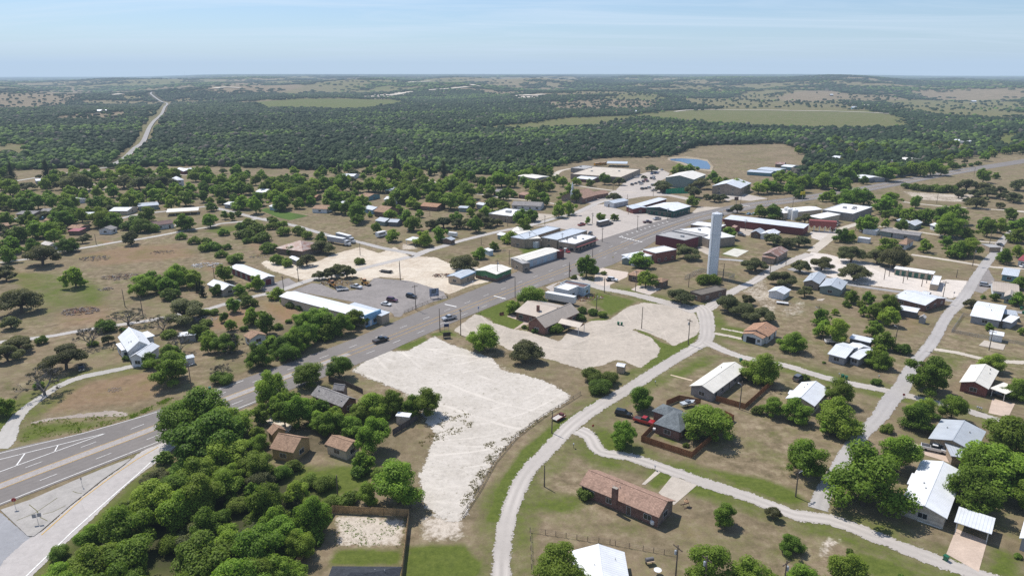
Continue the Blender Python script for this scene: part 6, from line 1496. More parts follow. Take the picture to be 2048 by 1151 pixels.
flat_trailer('small red flat trailer with pale deck on the grass by the rail fence', 'c3 1495,748 1595,690', 4.0, m_plain((.5, .46, .42), .8), m_plain((.2, .03, .02), .6), m_plain((.12, .03, .03), .6))
flat_trailer('white flat trailer parked by the white gable shed', 'b4 1725,520 1828,532', 4.6, WHTP, m_plain((.5, .5, .5)))
flat_trailer('black flatbed with gooseneck hitch on the pale yard', 'b2 1740,208 1890,228', 6.5, m_plain((.03, .03, .03), .7), BLK, BLK)
flat_trailer('flat trailer with white rail in the dark gravel lot', 'b2 1330,400 1450,388', 5, m_plain((.3, .3, .3)), m_plain((.6, .6, .6)))
o = placed('boat', 'grey covered boat on a trailer behind the brown board fence', 'boat', 'c4 800,605 905,580')
m = MB(); m.add([(-2.2, -.9, 1.3), (1.2, -.9, 1.35), (2.6, 0, 1.45), (1.2, .9, 1.35), (-2.2, .9, 1.3), (-2.2, -.6, .6), (1.0, -.5, .6), (2.0, 0, .75), (1.0, .5, .6), (-2.2, .6, .6)], [(0, 1, 2, 3, 4), (9, 8, 7, 6, 5), (0, 5, 6, 1), (1, 6, 7, 2), (2, 7, 8, 3), (3, 8, 9, 4), (4, 9, 5, 0)]); m.build('hull', m_plain((.45, .48, .5), .4), o)
MB().box(-.6, .6, -.6, .6, 1.35, 1.8).build('cabin', m_plain((.15, .17, .2)), o); MB().box(-2, 2.8, -.07, .07, .4, .5).build('trailer_frame', STEEL, o); wheels(o, (-.6,), 1.0, .33)
def loader(lab, spec, col):
    o = placed('backhoe_loader', lab, 'loader', spec)
    C_ = m_carpaint(col)
    MB().box(-1.6, 1.6, -.6, .6, .8, 1.6).build('body', C_, o); MB().box(-.8, .4, -.6, .6, 1.6, 2.6).build('cab', m_glass(), o); MB().box(-.85, .45, -.65, .65, 2.6, 2.7).build('cab_roof', C_, o)
    MB().tube((1.4, -.7, 1.2), (2.8, -.7, .5), .1).tube((1.4, .7, 1.2), (2.8, .7, .5), .1).build('arm', C_, o); MB().box(2.7, 3.3, -1, 1, .15, .8).build('bucket', m_plain((.1, .09, .08), .7), o)
    MB().tube((-1.5, 0, 1.3), (-2.4, 0, 2.9), .14).tube((-2.4, 0, 2.9), (-3.3, 0, 1.2), .12).build('boom', C_, o); wheels(o, (-.9,), .95, .65); wheels(o, (1.1,), .85, .42)
loader('orange backhoe parked right of the white pickup under the oaks', 'b2 1570,325 1650,350', (.55, .25, .03))
loader('small orange tractor left of the black car under the oaks', 'b2 1270,345 1320,365', (.5, .22, .03))
loader('dark red loader standing at the hopper yard', 'a5 165,690 190,685', (.2, .03, .02))
# heaps and scrap
def heap(name, lab, spec, n, r, s, cols, kind='thing', cat='heap', flat=.25):
    p = pts(spec)[0]; ms = [m_plain(c, .85, .2) for c in cols]; bms = [MB() for _ in cols]
    for i in range(n):
        a, d = random.uniform(0, 6.28), r * math.sqrt(random.random()); L, w = random.uniform(.5, 1.6) * s, random.uniform(.06, .35) * s
        q = Vector((d * math.cos(a) * 1.5, d * math.sin(a), random.uniform(.02, flat * (1.3 - d / r)) * s * 2)); th = random.uniform(0, 6.28)
        e = Vector((math.cos(th) * L, math.sin(th) * L, random.uniform(-.2, .25) * L))
        random.choice(bms).tube(q - e / 2, q + e / 2, w / 2, w / 3, 4)
    o = thing(name, lab, cat, p)
    for b, m_ in zip(bms, ms):
        if b.v: tag(b.build('scrap', m_, o), kind='stuff')
WD = [(.2, .16, .14), (.34, .3, .27), (.1, .08, .07), (.22, .1, .07)]
heap('brush_pile', 'large pile of grey branches in the left field, nearest the camera', 'b1 790,400', 160, 5.0, 1.3, WD)
heap('brush_pile', 'small pile of pale branches in the left field between two larger piles', 'b1 1030,185', 60, 2.2, 1.0, WD[:3])
heap('brush_pile', 'dark wide pile of branches in the left field next to the thicket', 'b1 1170,65', 140, 5.5, 1.2, WD)
heap('brush_pile', 'pile of charred debris high in the left field', 'a1 930,960', 110, 5.5, 1.1, [(.05, .05, .05), (.3, .28, .27), (.13, .1, .09)])
heap('brush_pile', 'faint dark pile far right in the left field', 'a1 1590,900', 60, 4.5, 1.0, [(.08, .07, .07), (.2, .17, .15)])
heap('rubble_heap', 'heap of white slabs and rubble near the maroon storage building', 'b2 70,150', 90, 5.0, 1.4, [(.6, .58, .56), (.45, .42, .4), (.7, .68, .66)])
heap('scrap_heap', 'heap of rusty scrap iron beside the white block building', 'b3 1790,460', 170, 5.5, 1.1, [(.16, .06, .04), (.3, .14, .1), (.45, .42, .4), (.08, .07, .07)])
heap('scrap_heap', 'rusty frames stacked behind the small blue trimmed shop', 'b3 420,250', 90, 3.6, 1.2, [(.2, .07, .04), (.3, .2, .15), (.1, .08, .07)])
heap('scrap_heap', 'rusty machine parts lying under the oaks of the dark gravel lot', 'b2 1330,320', 120, 5.0, 1.1, [(.2, .1, .05), (.35, .2, .08), (.1, .09, .09), (.4, .38, .36)])
heap('scrap_heap', 'scattered scrap in the reddish dirt near the small white yard shed', 'a2 580,940', 50, 3.6, .9, [(.2, .07, .05), (.1, .1, .1), (.4, .35, .33)])
heap('stone_ring', 'ring of stones round a green weed in the dry front field', 'c1 1130,285', 40, 1.7, .6, [(.4, .3, .26), (.3, .26, .24)], cat='stones')
heap('scrap_heap', 'dark firewood rows lying on the grass behind the brown board fence', 'c4 1700,445', 40, 2.6, .7, [(.05, .045, .04), (.1, .08, .06)])
heap('scrap_heap', 'car parts and junk beside the large tree right of the farmhouse', 'b1 1960,480', 70, 4.0, 1.0, [(.3, .3, .32), (.5, .48, .45), (.15, .12, .1)])
heap('scrap_heap', 'junk and planks in the yard left of the long white auto shop', 'a3 950,885', 70, 3.5, 1.0, [(.5, .42, .32), (.3, .25, .22), (.1, .1, .1)])
# ------------------------------------------------------------------ trees
def m_leaf(dark, lite, warm):
    t = NT('leaves')
    oi = t.n('ShaderNodeObjectInfo')
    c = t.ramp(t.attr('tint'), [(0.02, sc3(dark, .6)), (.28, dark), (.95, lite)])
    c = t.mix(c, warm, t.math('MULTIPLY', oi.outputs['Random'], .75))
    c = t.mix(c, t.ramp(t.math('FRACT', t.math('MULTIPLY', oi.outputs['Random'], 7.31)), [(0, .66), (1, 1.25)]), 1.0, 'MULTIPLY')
    b = t.bsdf(c, .62, .22)
    tl = t.n('ShaderNodeBsdfTranslucent'); t.l(t.mix(c, (1.25, 1.3, .7), 1.0, 'MULTIPLY'), tl.inputs['Color'])
    mx = t.n('ShaderNodeMixShader'); mx.inputs[0].default_value = .42
    t.l(b, mx.inputs[1]); t.l(tl.outputs[0], mx.inputs[2])
    return t.done(mx.outputs[0])
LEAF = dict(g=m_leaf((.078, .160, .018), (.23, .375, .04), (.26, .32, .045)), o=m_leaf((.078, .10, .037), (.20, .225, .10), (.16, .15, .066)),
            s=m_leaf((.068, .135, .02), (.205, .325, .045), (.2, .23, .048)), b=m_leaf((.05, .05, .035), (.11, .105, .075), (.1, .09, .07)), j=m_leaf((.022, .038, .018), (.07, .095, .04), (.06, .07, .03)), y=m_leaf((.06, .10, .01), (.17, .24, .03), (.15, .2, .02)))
BARK = m_wood((.13, .105, .085)); BARKG = m_wood((.22, .20, .185))

def ico(sub):
    bm = bmesh.new(); bmesh.ops.create_icosphere(bm, subdivisions=sub, radius=1.0)
    v = np.array([x.co for x in bm.verts]); f = np.array([[q.index for q in p.verts] for p in bm.faces]); bm.free(); return v, f
ICO1, ICO2 = ico(1), ico(2)

def leaf_cloud(rng, lobes, n, size):
    """lobes (k,6): centre and radii.  Leaf sprays lie over the lobes' surfaces, tilted at random; a dark core closes each lobe"""
    lobes = np.asarray(lobes, float)
    A = (lobes[:, 3] * lobes[:, 5]) ** 1.0; k = rng.choice(len(lobes), n, p=A / A.sum())
    d = rng.normal(size=(n, 3)); d[:, 2] += .25; d /= np.linalg.norm(d, axis=1)[:, None]
    c, r = lobes[k, :3], lobes[k, 3:]
    p = c + d * r * (1.36 - .84 * rng.random((n, 1)) ** 1.45)
    nr = d / r; nr /= np.linalg.norm(nr, axis=1)[:, None]
    nr = nr + rng.normal(size=(n, 3)) * .45; nr[:, 2] += .45; nr /= np.linalg.norm(nr, axis=1)[:, None]
    a = np.cross(nr, rng.normal(size=(n, 3))); a /= np.linalg.norm(a, axis=1)[:, None] + 1e-9
    b = np.cross(nr, a)
    s = size * rng.uniform(.5, 1.35, (n, 1)); e = s * rng.uniform(.55, 1.0, (n, 1))
    q = np.stack([p - a * s - nr * s * .25, p - b * e + nr * s * .1, p + a * s - nr * s * .25, p + b * e + nr * s * .1], 1).reshape(-1, 3)
    f = np.arange(4 * n).reshape(n, 4)
    lobt = rng.uniform(-.14, .14, len(lobes))
    tint = np.clip(.5 + lobt[k] + rng.normal(size=n) * .17 + .12 * d[:, 2], .12, 1)  # leaves facing up are tinted lighter: light from above put into the colour
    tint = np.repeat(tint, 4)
    V, Fq, T = [q], [f], [tint]; off = len(q)
    iv, jf = ICO1
    for L in lobes:
        vv = L[:3] + iv * L[3:] * .66 * rng.uniform(.85, 1.1, (len(iv), 1))
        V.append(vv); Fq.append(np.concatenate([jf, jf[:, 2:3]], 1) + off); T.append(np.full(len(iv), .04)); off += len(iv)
    return np.concatenate(V), Fq, np.concatenate(T)

def mesh_mixed(name, V, Fq, T):
    quads = Fq[0]; tris = np.concatenate([x[:, :3] for x in Fq[1:]]) if len(Fq) > 1 else np.zeros((0, 3), int)
    me = bpy.data.meshes.new(name)
    me.vertices.add(len(V)); me.vertices.foreach_set('co', V.astype(np.float32).ravel())
    lv = np.concatenate([quads.ravel(), tris.ravel()]).astype(np.int32)
    me.loops.add(len(lv)); me.loops.foreach_set('vertex_index', lv)
    ls = np.concatenate([np.arange(len(quads)) * 4, len(quads) * 4 + np.arange(len(tris)) * 3]).astype(np.int32)
    me.polygons.add(len(ls)); me.polygons.foreach_set('loop_start', ls)
    me.update(calc_edges=True)
    a = me.attributes.new('tint', 'FLOAT', 'POINT'); a.data.foreach_set('value', T.astype(np.float32))
    return me

def limbs(m, rng, base, tips, r):
    for t in tips:
        t = Vector(t); b = Vector(base); mid = b.lerp(t, .5) + Vector((rng.normal() * .03, rng.normal() * .03, .03))
        m.tube(b, mid, r, r * .65, 5); m.tube(mid, t, r * .65, r * .25, 5)

def tree_proto(kind, var, lod):
    rng = np.random.default_rng(31 * var + {'g': 1, 'o': 2, 's': 3, 'b': 4, 'j': 5, 'y': 6}[kind] * 977)
    nl = {0: 12500, 1: 2600, 2: 560}[lod]; ls = {0: .0185, 1: .039, 2: .082}[lod]
    tr = MB(); lobes = []
    if kind == 'g':
        H_ = rng.uniform(.82, 1.02); n = 34; lean = rng.normal(size=2) * .05; ax = rng.uniform(.85, 1.12)
        for i in range(n):
            a = i * 2.4 + rng.uniform(-.5, .5); u = rng.uniform(0, 1); z = .2 + .62 * u
            rad = .38 * math.sqrt(max(.05, 1 - (abs(u - .36) / .74) ** 2)) * rng.uniform(.5, 1.16) * (ax if i % 2 else 1 / ax)
            r = rng.uniform(.06, .15); lobes.append((rad * math.cos(a) + lean[0] * u, rad * math.sin(a) + lean[1] * u, z * H_, r * rng.uniform(.85, 1.2), r * rng.uniform(.85, 1.2), r * rng.uniform(.65, .95)))
        lobes.append((0, 0, .5 * H_, .21, .21, .24)); lobes.append((rng.normal() * .08, rng.normal() * .08, .86 * H_, .13, .13, .11))
        tr.tube((0, 0, -.02), (.01, 0, .34), .035, .024, 7); limbs(tr, rng, (.01, 0, .3), [(l[0] * .8, l[1] * .8, l[2]) for l in lobes[::2]], .016)
    elif kind == 'o':
        H_ = rng.uniform(.54, .7); n = 26
        for i in range(n):
            a = i * 2.4 + rng.uniform(-.5, .5); u = math.sqrt((i + .5) / n); rad = .39 * u * rng.uniform(.85, 1.1)
            r = rng.uniform(.07, .135); lobes.append((rad * math.cos(a), rad * math.sin(a), H_ * (.86 - .42 * u * u + rng.uniform(-.14, .07)), r * 1.15, r * 1.15, r * .7))
        tr.tube((0, 0, -.02), (.02, .01, .16), .04, .034, 7); limbs(tr, rng, (.02, .01, .15), [(l[0] * .9, l[1] * .9, l[2]) for l in lobes], .018)
    elif kind in ('s', 'y'):
        H_ = rng.uniform(.55, .75); n = 11
        for i in range(n):
            a = i * 2.4; u = math.sqrt((i + .5) / n); rad = .33 * u
            r = rng.uniform(.13, .2); lobes.append((rad * math.cos(a), rad * math.sin(a), H_ * (.62 - .3 * u * u) * rng.uniform(.75, 1.1), r, r, r * .85))
        tr.tube((0, 0, -.02), (0, 0, .3), .02, .012, 5); limbs(tr, rng, (0, 0, .08), [(l[0] * .7, l[1] * .7, l[2]) for l in lobes[::3]], .012)
        nl = int(nl * .7); ls *= 1.1
    elif kind == 'j':
        for i in range(9):
            z = .18 + .15 * i; r = .34 * (1 - i / 10.5) * rng.uniform(.85, 1.1); a = i * 2.4
            lobes.append((.06 * math.cos(a), .06 * math.sin(a), z, r, r, .16))
        tr.tube((0, 0, -.02), (0, 0, .8), .03, .012, 5); nl = int(nl * .6)
    else:
        tips = []
        def br(p, d, L, r, k):
            q = p + d * L; tr.tube(p, q, r, r * .6, 5)
            if k == 0: tips.append(q); return
            for _ in range(3):
                e = (d + Vector((rng.normal(), rng.normal(), rng.normal() * .6 + .12)) * .62).normalized(); br(q, e, L * rng.uniform(.6, .82), r * .6, k - 1)
        for i in range(4):
            a = i * 1.57 + rng.uniform(-.5, .5); br(Vector((0, 0, .1)), Vector((math.cos(a) * .8, math.sin(a) * .8, .9)).normalized(), .22, .022, 4 if lod == 0 else 3)
        tr.tube((0, 0, -.02), (0, 0, .14), .034, .03, 7)
        for t_ in tips[::9]: lobes.append((t_.x, t_.y, t_.z, .045, .045, .03))
        nl = int(nl * .12); ls *= .8
    if kind in 'gos':
        mz = np.mean([l[2] for l in lobes]); gaps = rng.normal(size=(4, 3)); gaps[:, 2] = gaps[:, 2] * .6 + .1; gaps /= np.linalg.norm(gaps, axis=1)[:, None]
        kept = [l for l in lobes if math.hypot(l[0], l[1]) < .12 or max(gaps @ (np.array([l[0], l[1], l[2] - mz]) / (1e-6 + np.linalg.norm([l[0], l[1], l[2] - mz])))) < .86]
        lobes = kept if len(kept) > 7 else lobes
    V_, Fq, T_ = leaf_cloud(rng, lobes, nl, ls)
    if kind == 'b': Fq = Fq[:1]; V_, T_ = V_[:4 * nl], T_[:4 * nl]
    return mesh_mixed('crown', V_, Fq, T_), tr.mesh('trunk')

TP, TREES, TLAB = {}, [], []
NAMES = dict(g='shade_tree', o='oak_tree', s='shrub', b='bare_tree', j='juniper_tree', y='shrub')
NVAR = dict(g=9, o=6, s=5, b=3, j=2, y=1)
HGT = dict(g=.98, o=.64, s=.64, b=.75, j=1.6, y=.66)
def plant(kind, x, y, Wm, pw, name=None, hs=1.0, group=None):
    lod = 0 if pw > 42 else 1 if pw > 17 else 2
    nm = name or NAMES[kind]
    var = random.randrange(NVAR[kind]); k = (kind, var, lod)
    if k not in TP: TP[k] = tree_proto(*k)
    cr, tk = TP[k]
    z0 = float(tz(x, y))
    o = obj(nm, None); o.location = (x, y, z0); o.rotation_euler = (0, 0, random.uniform(0, 6.28))
    o.scale = (Wm, Wm * random.uniform(.9, 1.1), Wm * hs * random.uniform(.9, 1.1))
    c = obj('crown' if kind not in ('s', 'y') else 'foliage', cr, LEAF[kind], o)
    obj('trunk' if kind not in ('s', 'y') else 'stem', tk, BARKG if kind == 'b' else BARK, o)
    o['category'] = 'tree' if kind not in ('s', 'y') else 'shrub'
    o['group'] = group or {'g': 'green shade trees around the houses', 'o': 'dark live oaks in the fields and yards', 's': 'shrubs and low thickets', 'y': 'shrubs and low thickets', 'b': 'bare grey trees', 'j': 'dark junipers'}[kind]
    sz = ('small ' if Wm < 5 else 'big ' if Wm > 10 else '') if kind != 's' else ('low ' if Wm < 4.5 else 'wide ' if Wm > 9 else '')
    base = sz + {'g': 'leafy green tree', 'o': 'dark spreading oak', 's': 'green shrub', 'y': 'bright yellow green shrub', 'b': 'bare grey tree', 'j': 'dark pointed juniper'}[kind]
    TREES.append((x, y, Wm)); TLAB.append((o, base, x, y))
    return o
def trees(kind, spec, name=None):
    for p in pix(spec):
        pw = p[2] / p[3]
        q = at(p[0], p[1]); W_ = 8.0
        for _ in range(4):
            hc = HGT[kind] * W_ * (.56 if kind in 'gob' else .42)
            q = at(p[0], p[1], hc)
            zc = q.y * CP + (CAMH - hc) * SP
            W_ = pw * zc / F * (1.12 if kind == 'g' and pw < 45 else 1.05)
        plant(kind, q.x, q.y, W_, pw, name, random.uniform(.74, .92) if W_ > 11 else random.uniform(.8, 1.15) if kind == 'g' else 1.0)
B_ = 'broadleaf_tree'
trees('g', '''a1 80,240,180 230,420,170 60,540,160 360,400,130 450,340,150 300,330,150 640,340,140 700,400,130 600,470,180 620,540,180 930,380,160 810,340,100 1080,390,140 990,500,270 1070,540,200 1240,370,180 1320,340,150 1530,300,190 1650,330,110 1800,340,180 1850,300,130 1440,500,170 1800,560,200 2020,560,110 1980,340,120 1350,85,140 1230,110,130 1080,110,120 960,120,120 830,130,140 720,140,110 1900,130,130 2010,170,90 1960,240,90
160,680,200 330,640,200 480,650,180 560,620,150 640,780,220 100,790,200 300,800,160 60,880,200 700,810,120 520,720,150''', B_)
trees('o', 'a1 390,900,360 740,200,280 1200,200,200 1350,210,200 1480,200,200 1590,200,220 600,230,160 250,230,180 450,220,150 60,1060,140 800,770,110 850,740,90 1270,760,180 1100,490,80 830,630,110')
trees('s', 'a1 1270,620,200 1400,640,220 1500,660,140 1330,570,150 1760,740,110 1890,780,130 1990,850,130')
trees('g', 'b1 1370,110,240 1560,90,200 1720,50,220 1450,50,180 1870,60,180 1630,130,180 1800,20,160', B_)
trees('g', '''a2 60,170,120 200,180,170 330,150,140 110,430,110 90,570,140 270,250,160 390,240,160 480,260,130 560,350,160 390,360,200 540,440,140 370,510,70 240,530,80 310,540,80 740,340,170 780,400,150 640,230,160 830,230,120 950,180,140 1010,190,100 960,400,120 1080,390,100 1000,280,250 900,300,160 1120,200,180 1250,190,180 1380,200,180 1300,320,200 1440,310,160 1310,430,150 1230,400,120 1520,470,210 1480,400,120 1640,200,180 1780,200,190 1900,150,160 1930,310,180 1990,250,150 1860,500,130 1660,520,60 1970,540,90 1530,560,120 1720,660,90 1870,710,140 1180,740,110''', B_)
trees('s', 'a2 480,610,160 560,650,200 440,700,200 600,740,200 700,590,130 820,690,150 800,620,120 960,690,140 1050,730,130 400,640,120 120,830,160 200,910,130 260,840,100 350,950,180 230,700,120 60,780,110 450,780,100 660,850,180 890,880,130 750,970,150 840,1000,130 700,640,120 1560,980,110')
trees('o', 'a2 1190,830,230 1040,970,170 b2 1160,240,120 1280,220,160 1430,200,180 1340,180,150')
trees('g', '''a3 50,130,140 60,210,130 220,200,170 270,250,170 90,310,200 160,290,130 330,370,150 380,390,130 490,360,200 560,330,150 690,400,130 640,250,230 780,270,90 870,280,110 540,210,150 480,160,200 990,150,180 1080,180,140 1010,310,130 1110,310,90 900,400,160 1000,420,150 1300,340,170 1400,370,130 1330,230,180 1270,220,120 1450,230,120 1220,110,130 1290,90,120 1590,200,100 1720,190,90 1850,200,90 2000,170,110 1590,330,100 1660,280,110 1720,350,110 1550,480,130 1650,450,140 1960,540,100 1830,590,60 1280,510,140 1190,540,170 1210,620,150 190,510,80 550,540,130 690,500,90 60,530,140 130,590,170 1060,720,150 380,700,160 230,740,160 920,830,90 770,880,140 740,620,140 840,480,150''', B_)
trees('o', 'a3 620,980,300 300,620,160 420,590,200 550,600,170 660,600,180 850,590,170 950,600,110 780,540,130')
trees('g', 'a4 145,540,80 1560,470,150 1680,460,190 910,380,120 1260,690,140 1100,150,110 1160,190,100 1250,190,130 1350,220,130 1400,240,110 1550,240,150 1640,230,150 1730,260,110 1850,230,150 1950,220,150 1950,300,120 2000,180,150 1730,150,120 1850,150,130 880,70,150 760,80,120 410,930,200', B_)
trees('o', 'a4 1340,470,130 140,340,160 190,200,120 60,180,100 430,165,60 610,220,180 610,260,160 980,210,190 900,290,200 1040,350,90 1120,360,130 1200,360,110 860,880,230 800,850,150 1520,990,260 1700,760,200 1820,780,200 1950,770,190 510,60,140 2000,560,150')
trees('g', 'b4 450,250,190 1870,830,280')
trees('o', 'b4 800,430,260 1780,250,270 1260,520,230 1420,560,280 1560,590,300 1440,480,150 1960,150,180 2000,400,150 b5 80,110,230 370,20,270 400,180,320 620,60,220 800,60,330')
trees('y', 'b4 1020,275,170 1110,285,150')
trees('g', 'b5 370,440,130 330,500,90 540,460,110 460,510,80 490,580,100 590,600,140 740,500,230 740,620,190 210,590,70 80,640,170 90,740,180 240,770,260 590,750,160 670,850,200 640,1010,200 1860,60,130 1770,440,90 1990,460,140 2000,290,150 1720,730,90 1750,1050,240 2040,780,80')
trees('o', 'b5 1540,510,140'); trees('s', 'b5 860,960,160 1650,455,60 b4 1110,260,60 c5 610,355,110 c5 95,165,40')
trees('g', '''a5 60,50,180 170,60,180 90,170,180 200,200,150 300,200,160 330,80,200 440,50,180 560,60,150 490,180,90 700,80,200 780,60,160 870,110,100 950,60,150 1050,70,150 1150,60,150 1250,70,130 1360,40,90 380,330,260 500,320,200 260,330,170 90,350,90 170,330,120 760,360,200 700,400,200 1000,400,110 520,590,190 700,530,90 830,490,160 940,500,190 1100,510,190 1250,500,180 1380,500,200 1350,600,260 1290,650,180 1500,660,170 1700,580,190 1830,640,130 1700,660,150 1920,510,120 2000,600,190 1980,690,190 1400,830,200 1530,810,230 1300,770,110 1660,140,130 1780,140,70 700,610,80 270,720,130 350,710,130 740,780,200 860,620,120 1080,820,130 1860,920,120 1990,880,120''', B_)
trees('s', 'a5 900,245,110 1000,260,120 1100,260,150 1200,270,150 1300,270,150 1370,280,90 1400,60,70 1460,50,60 1530,45,60 1600,30,70')
trees('o', 'a5 1500,230,190 1680,250,190 1700,300,170 1590,400,190 1820,430,110 1960,350,170 2000,230,170')
trees('o', 'b1 180,270,400 100,500,200 150,680,330 60,800,250 620,830,380 50,40,180 1800,350,420 1050,670,120')
trees('g', 'b1 720,50,200 1650,880,400 1640,790,240 1450,860,160 1920,570,160 2020,730,130')
trees('b', 'b1 1230,400,330 870,640,260 c1 400,170,420 b1 1580,510,220 1750,710,230 c2 200,240,220 b2 300,900,250 b1 1100,730,90 1310,880,90 d1 1130,860,60')
trees('s', 'b1 1040,540,200 400,680,130 1200,580,80 900,710,110 1650,610,160 1650,230,200 1230,860,80 1500,110,160 c1 380,235,110 b1 980,515,110 1990,580,120')
trees('j', 'b1 1920,170,70 1950,165,60 b2 20,400,80')
trees('g', 'F 360,828,110 448,820,115 405,846,140 402,808,110 c1 20,430,200')
trees('g', 'c2 690,400,350 1060,230,310 1350,190,250 950,640,300 1250,740,280 1680,540,300 1880,540,260 2060,560,240  1670,850,360 560,960,250 600,660,170 740,590,160 1240,510,120 1450,740,260 1130,690,240 1560,620,200 900,530,200 1330,660,190 1600,1120,200 780,560,200 560,880,180 1060,560,200 1180,620,180 820,680,220 1550,640,230 1780,640,160')
trees('g', 'b2 230,860,260 560,1000,260 780,880,270 930,860,250 1050,800,260 1130,640,320 1370,690,260 1500,620,230 640,720,180 490,640,150 600,600,80 320,530,130 230,650,90 300,720,110 730,390,150 550,300,140 160,370,120 390,370,150 230,210,170 1000,700,220 860,960,220 700,860,190 90,820,160 1200,760,200 1280,720,200')
trees('s', 'b2 860,690,70 470,500,170 430,450,110 140,600,100 900,520,130 820,490,90 980,550,100 430,760,90 520,690,90 760,740,100 60,700,130 20,600,120 c2 200,320,220')
trees('g', '''F 185,1120,120 125,1150,80 240,1055,105 305,995,95 255,1105,110 420,1100,130 300,1005,80 395,1000,95 440,962,80 535,1005,90 500,1100,105 560,1062,85 592,985,60 615,1025,85 565,1130,85 400,930,85 450,895,90 350,965,70 520,1145,100 600,1085,60 185,1065,60 365,1020,90 460,1080,90 150,1175,100 230,1165,110 340,1185,130 470,1175,120 505,925,70 735,985,50 420,1040,80 540,1040,70''')
trees('o', 'F 310,950,60 420,985,60 520,960,60 245,1075,70 390,1060,80 580,1010,55 500,1060,70')
trees('s', 'F 300,955,36 250,1015,40 360,940,50 430,935,50 185,1065,36 700,995,40 720,940,40 510,950,50 585,930,40 760,945,40 665,1000,45 120,1105,45 560,945,45 480,915,45 650,965,50 690,1000,40 620,960,45 330,915,40 630,1075,40')
trees('y', 'F 380,960,50 275,1040,60 455,1120,70 560,1100,50 345,1085,60')
trees('g', 'F 795,950,112 850,800,60')
trees('s', 'c3 1870,300,240 1960,400,250 2050,320,220 1900,430,150 d3 1830,340,200')
trees('g', 'b3 820,790,330 1290,400,290 1110,530,150 1820,150,200 c4 390,480,270 225,850,270 1060,670,480 1560,190,330 1690,560,250 1930,600,280 c5 1160,230,430 1040,640,330 1080,570,240 1360,600,250 250,430,270 290,650,430 160,780,180 1985,400,240 640,100,230')
trees('o', 'b3 1220,960,340 600,110,200')
trees('s', 'b3 1520,760,150 1780,580,110 1880,600,110 1970,620,110 1760,650,120 1270,650,100 1330,780,80 1270,760,70 1880,190,130 1700,260,70 c4 1540,630,130 2000,310,90 840,970,70 c5 720,810,140 a3 1990,1100,60 b3 1210,745,60')
trees('g', 'c4 1970,1030,250 F 1738,935,150 1955,972,100 1990,915,130 2030,860,120 2048,945,90 2052,990,60 1960,930,90 1420,1125,95 1510,1130,95 1610,1140,90 1700,1140,80 1448,1025,52 1584,1078,50 1128,1130,112 1360,1165,40 1610,910,80 1800,900,80 2040,770,40')
trees('o', 'F 1547,1025,38'); trees('s', 'd5 340,910,60 d5 1990,950,90 d5 850,1150,60 F 1700,1100,14')
# the wooded parts of town where crowns run together: planted between the ones placed above
ROADPTS = [(np.array(l), w) for l, w in ROADS]
def clear_of(x, y, r):
    for l, w in ROADPTS:
        d = l - np.array([x, y])
        if (np.abs(d) < w + r + 30).all(1).any() and line_d(np.array([[x, y]]), l)[0] < w + r * .55: return False
    for fp in FOOT:
        if abs(fp[0][0] - x) < 40 and abs(fp[0][1] - y) < 40 and poly_sd(np.array([[x, y]]), fp)[0] > -r * .55: return False
    T_ = np.array(TREES); d = np.hypot(T_[:, 0] - x, T_[:, 1] - y)
    return bool((d > .27 * (T_[:, 2] + 2 * r)).all())
def fill(spec, n, kinds, lo, hi, group):
    poly = np.array(xy(spec)); a, b = poly.min(0), poly.max(0); k = tries = 0
    while k < n and tries < n * 40:
        tries += 1; x, y = random.uniform(a[0], b[0]), random.uniform(a[1], b[1])
        if poly_sd(np.array([[x, y]]), poly)[0] < 0: continue
        W_ = random.uniform(lo, hi)
        if not clear_of(x, y, W_ / 2): continue
        kd = random.choice(kinds)
        plant(kd, x, y, W_, W_ * F / math.hypot(y, 90), 'leafy_tree' if kd == 'g' else None, group=group); k += 1
fill('F -20,375 120,352 330,347 430,347 640,354 760,342 900,354 1000,374 1005,398 880,424 700,436 560,424 430,424 330,424 180,444 60,474 -20,484', 225, 'gggggo', 6, 11.5, 'trees among the houses on the left side of town')
fill('F 1575,284 1700,288 1900,293 2060,292 2060,322 1900,336 1760,362 1650,378 1580,384 1540,362 1600,335', 90, 'ggggo', 7, 12, 'trees in the wooded right side beyond the road')
fill('F 1000,362 1110,342 1130,362 1090,404 1010,404', 18, 'ggo', 6, 10, 'trees left of the school')
fill('a5 1300,330 2048,330 2048,420 1500,440', 8, 'oo', 7, 11, 'dark live oaks in the fields and yards')
fill('d2 0,100 500,220 700,330 900,500 1150,500 900,900 500,1150 0,1150', 12, 'ggss', 3.5, 6, 'trees of the thicket beside the ramp')
fill('F -20,352 200,345 330,340 560,346 760,338 1000,360 1000,378 760,352 560,360 330,352 200,356 -20,368', 52, 'gggoj', 6, 11, 'trees among the houses on the left side of town')
def region(x, y):
    if y > 480: return 'among the houses at the %s side of town' % ('left' if x < -40 else 'right' if x > 120 else 'middle')
    if y < 190 and x < -20: return 'in the thicket beside the ramp'
    return 'in the %s part of town' % ('left' if x < -60 else 'right' if x > 60 else 'middle')
relabel(TLAB, region)
relabel(POLES, region)
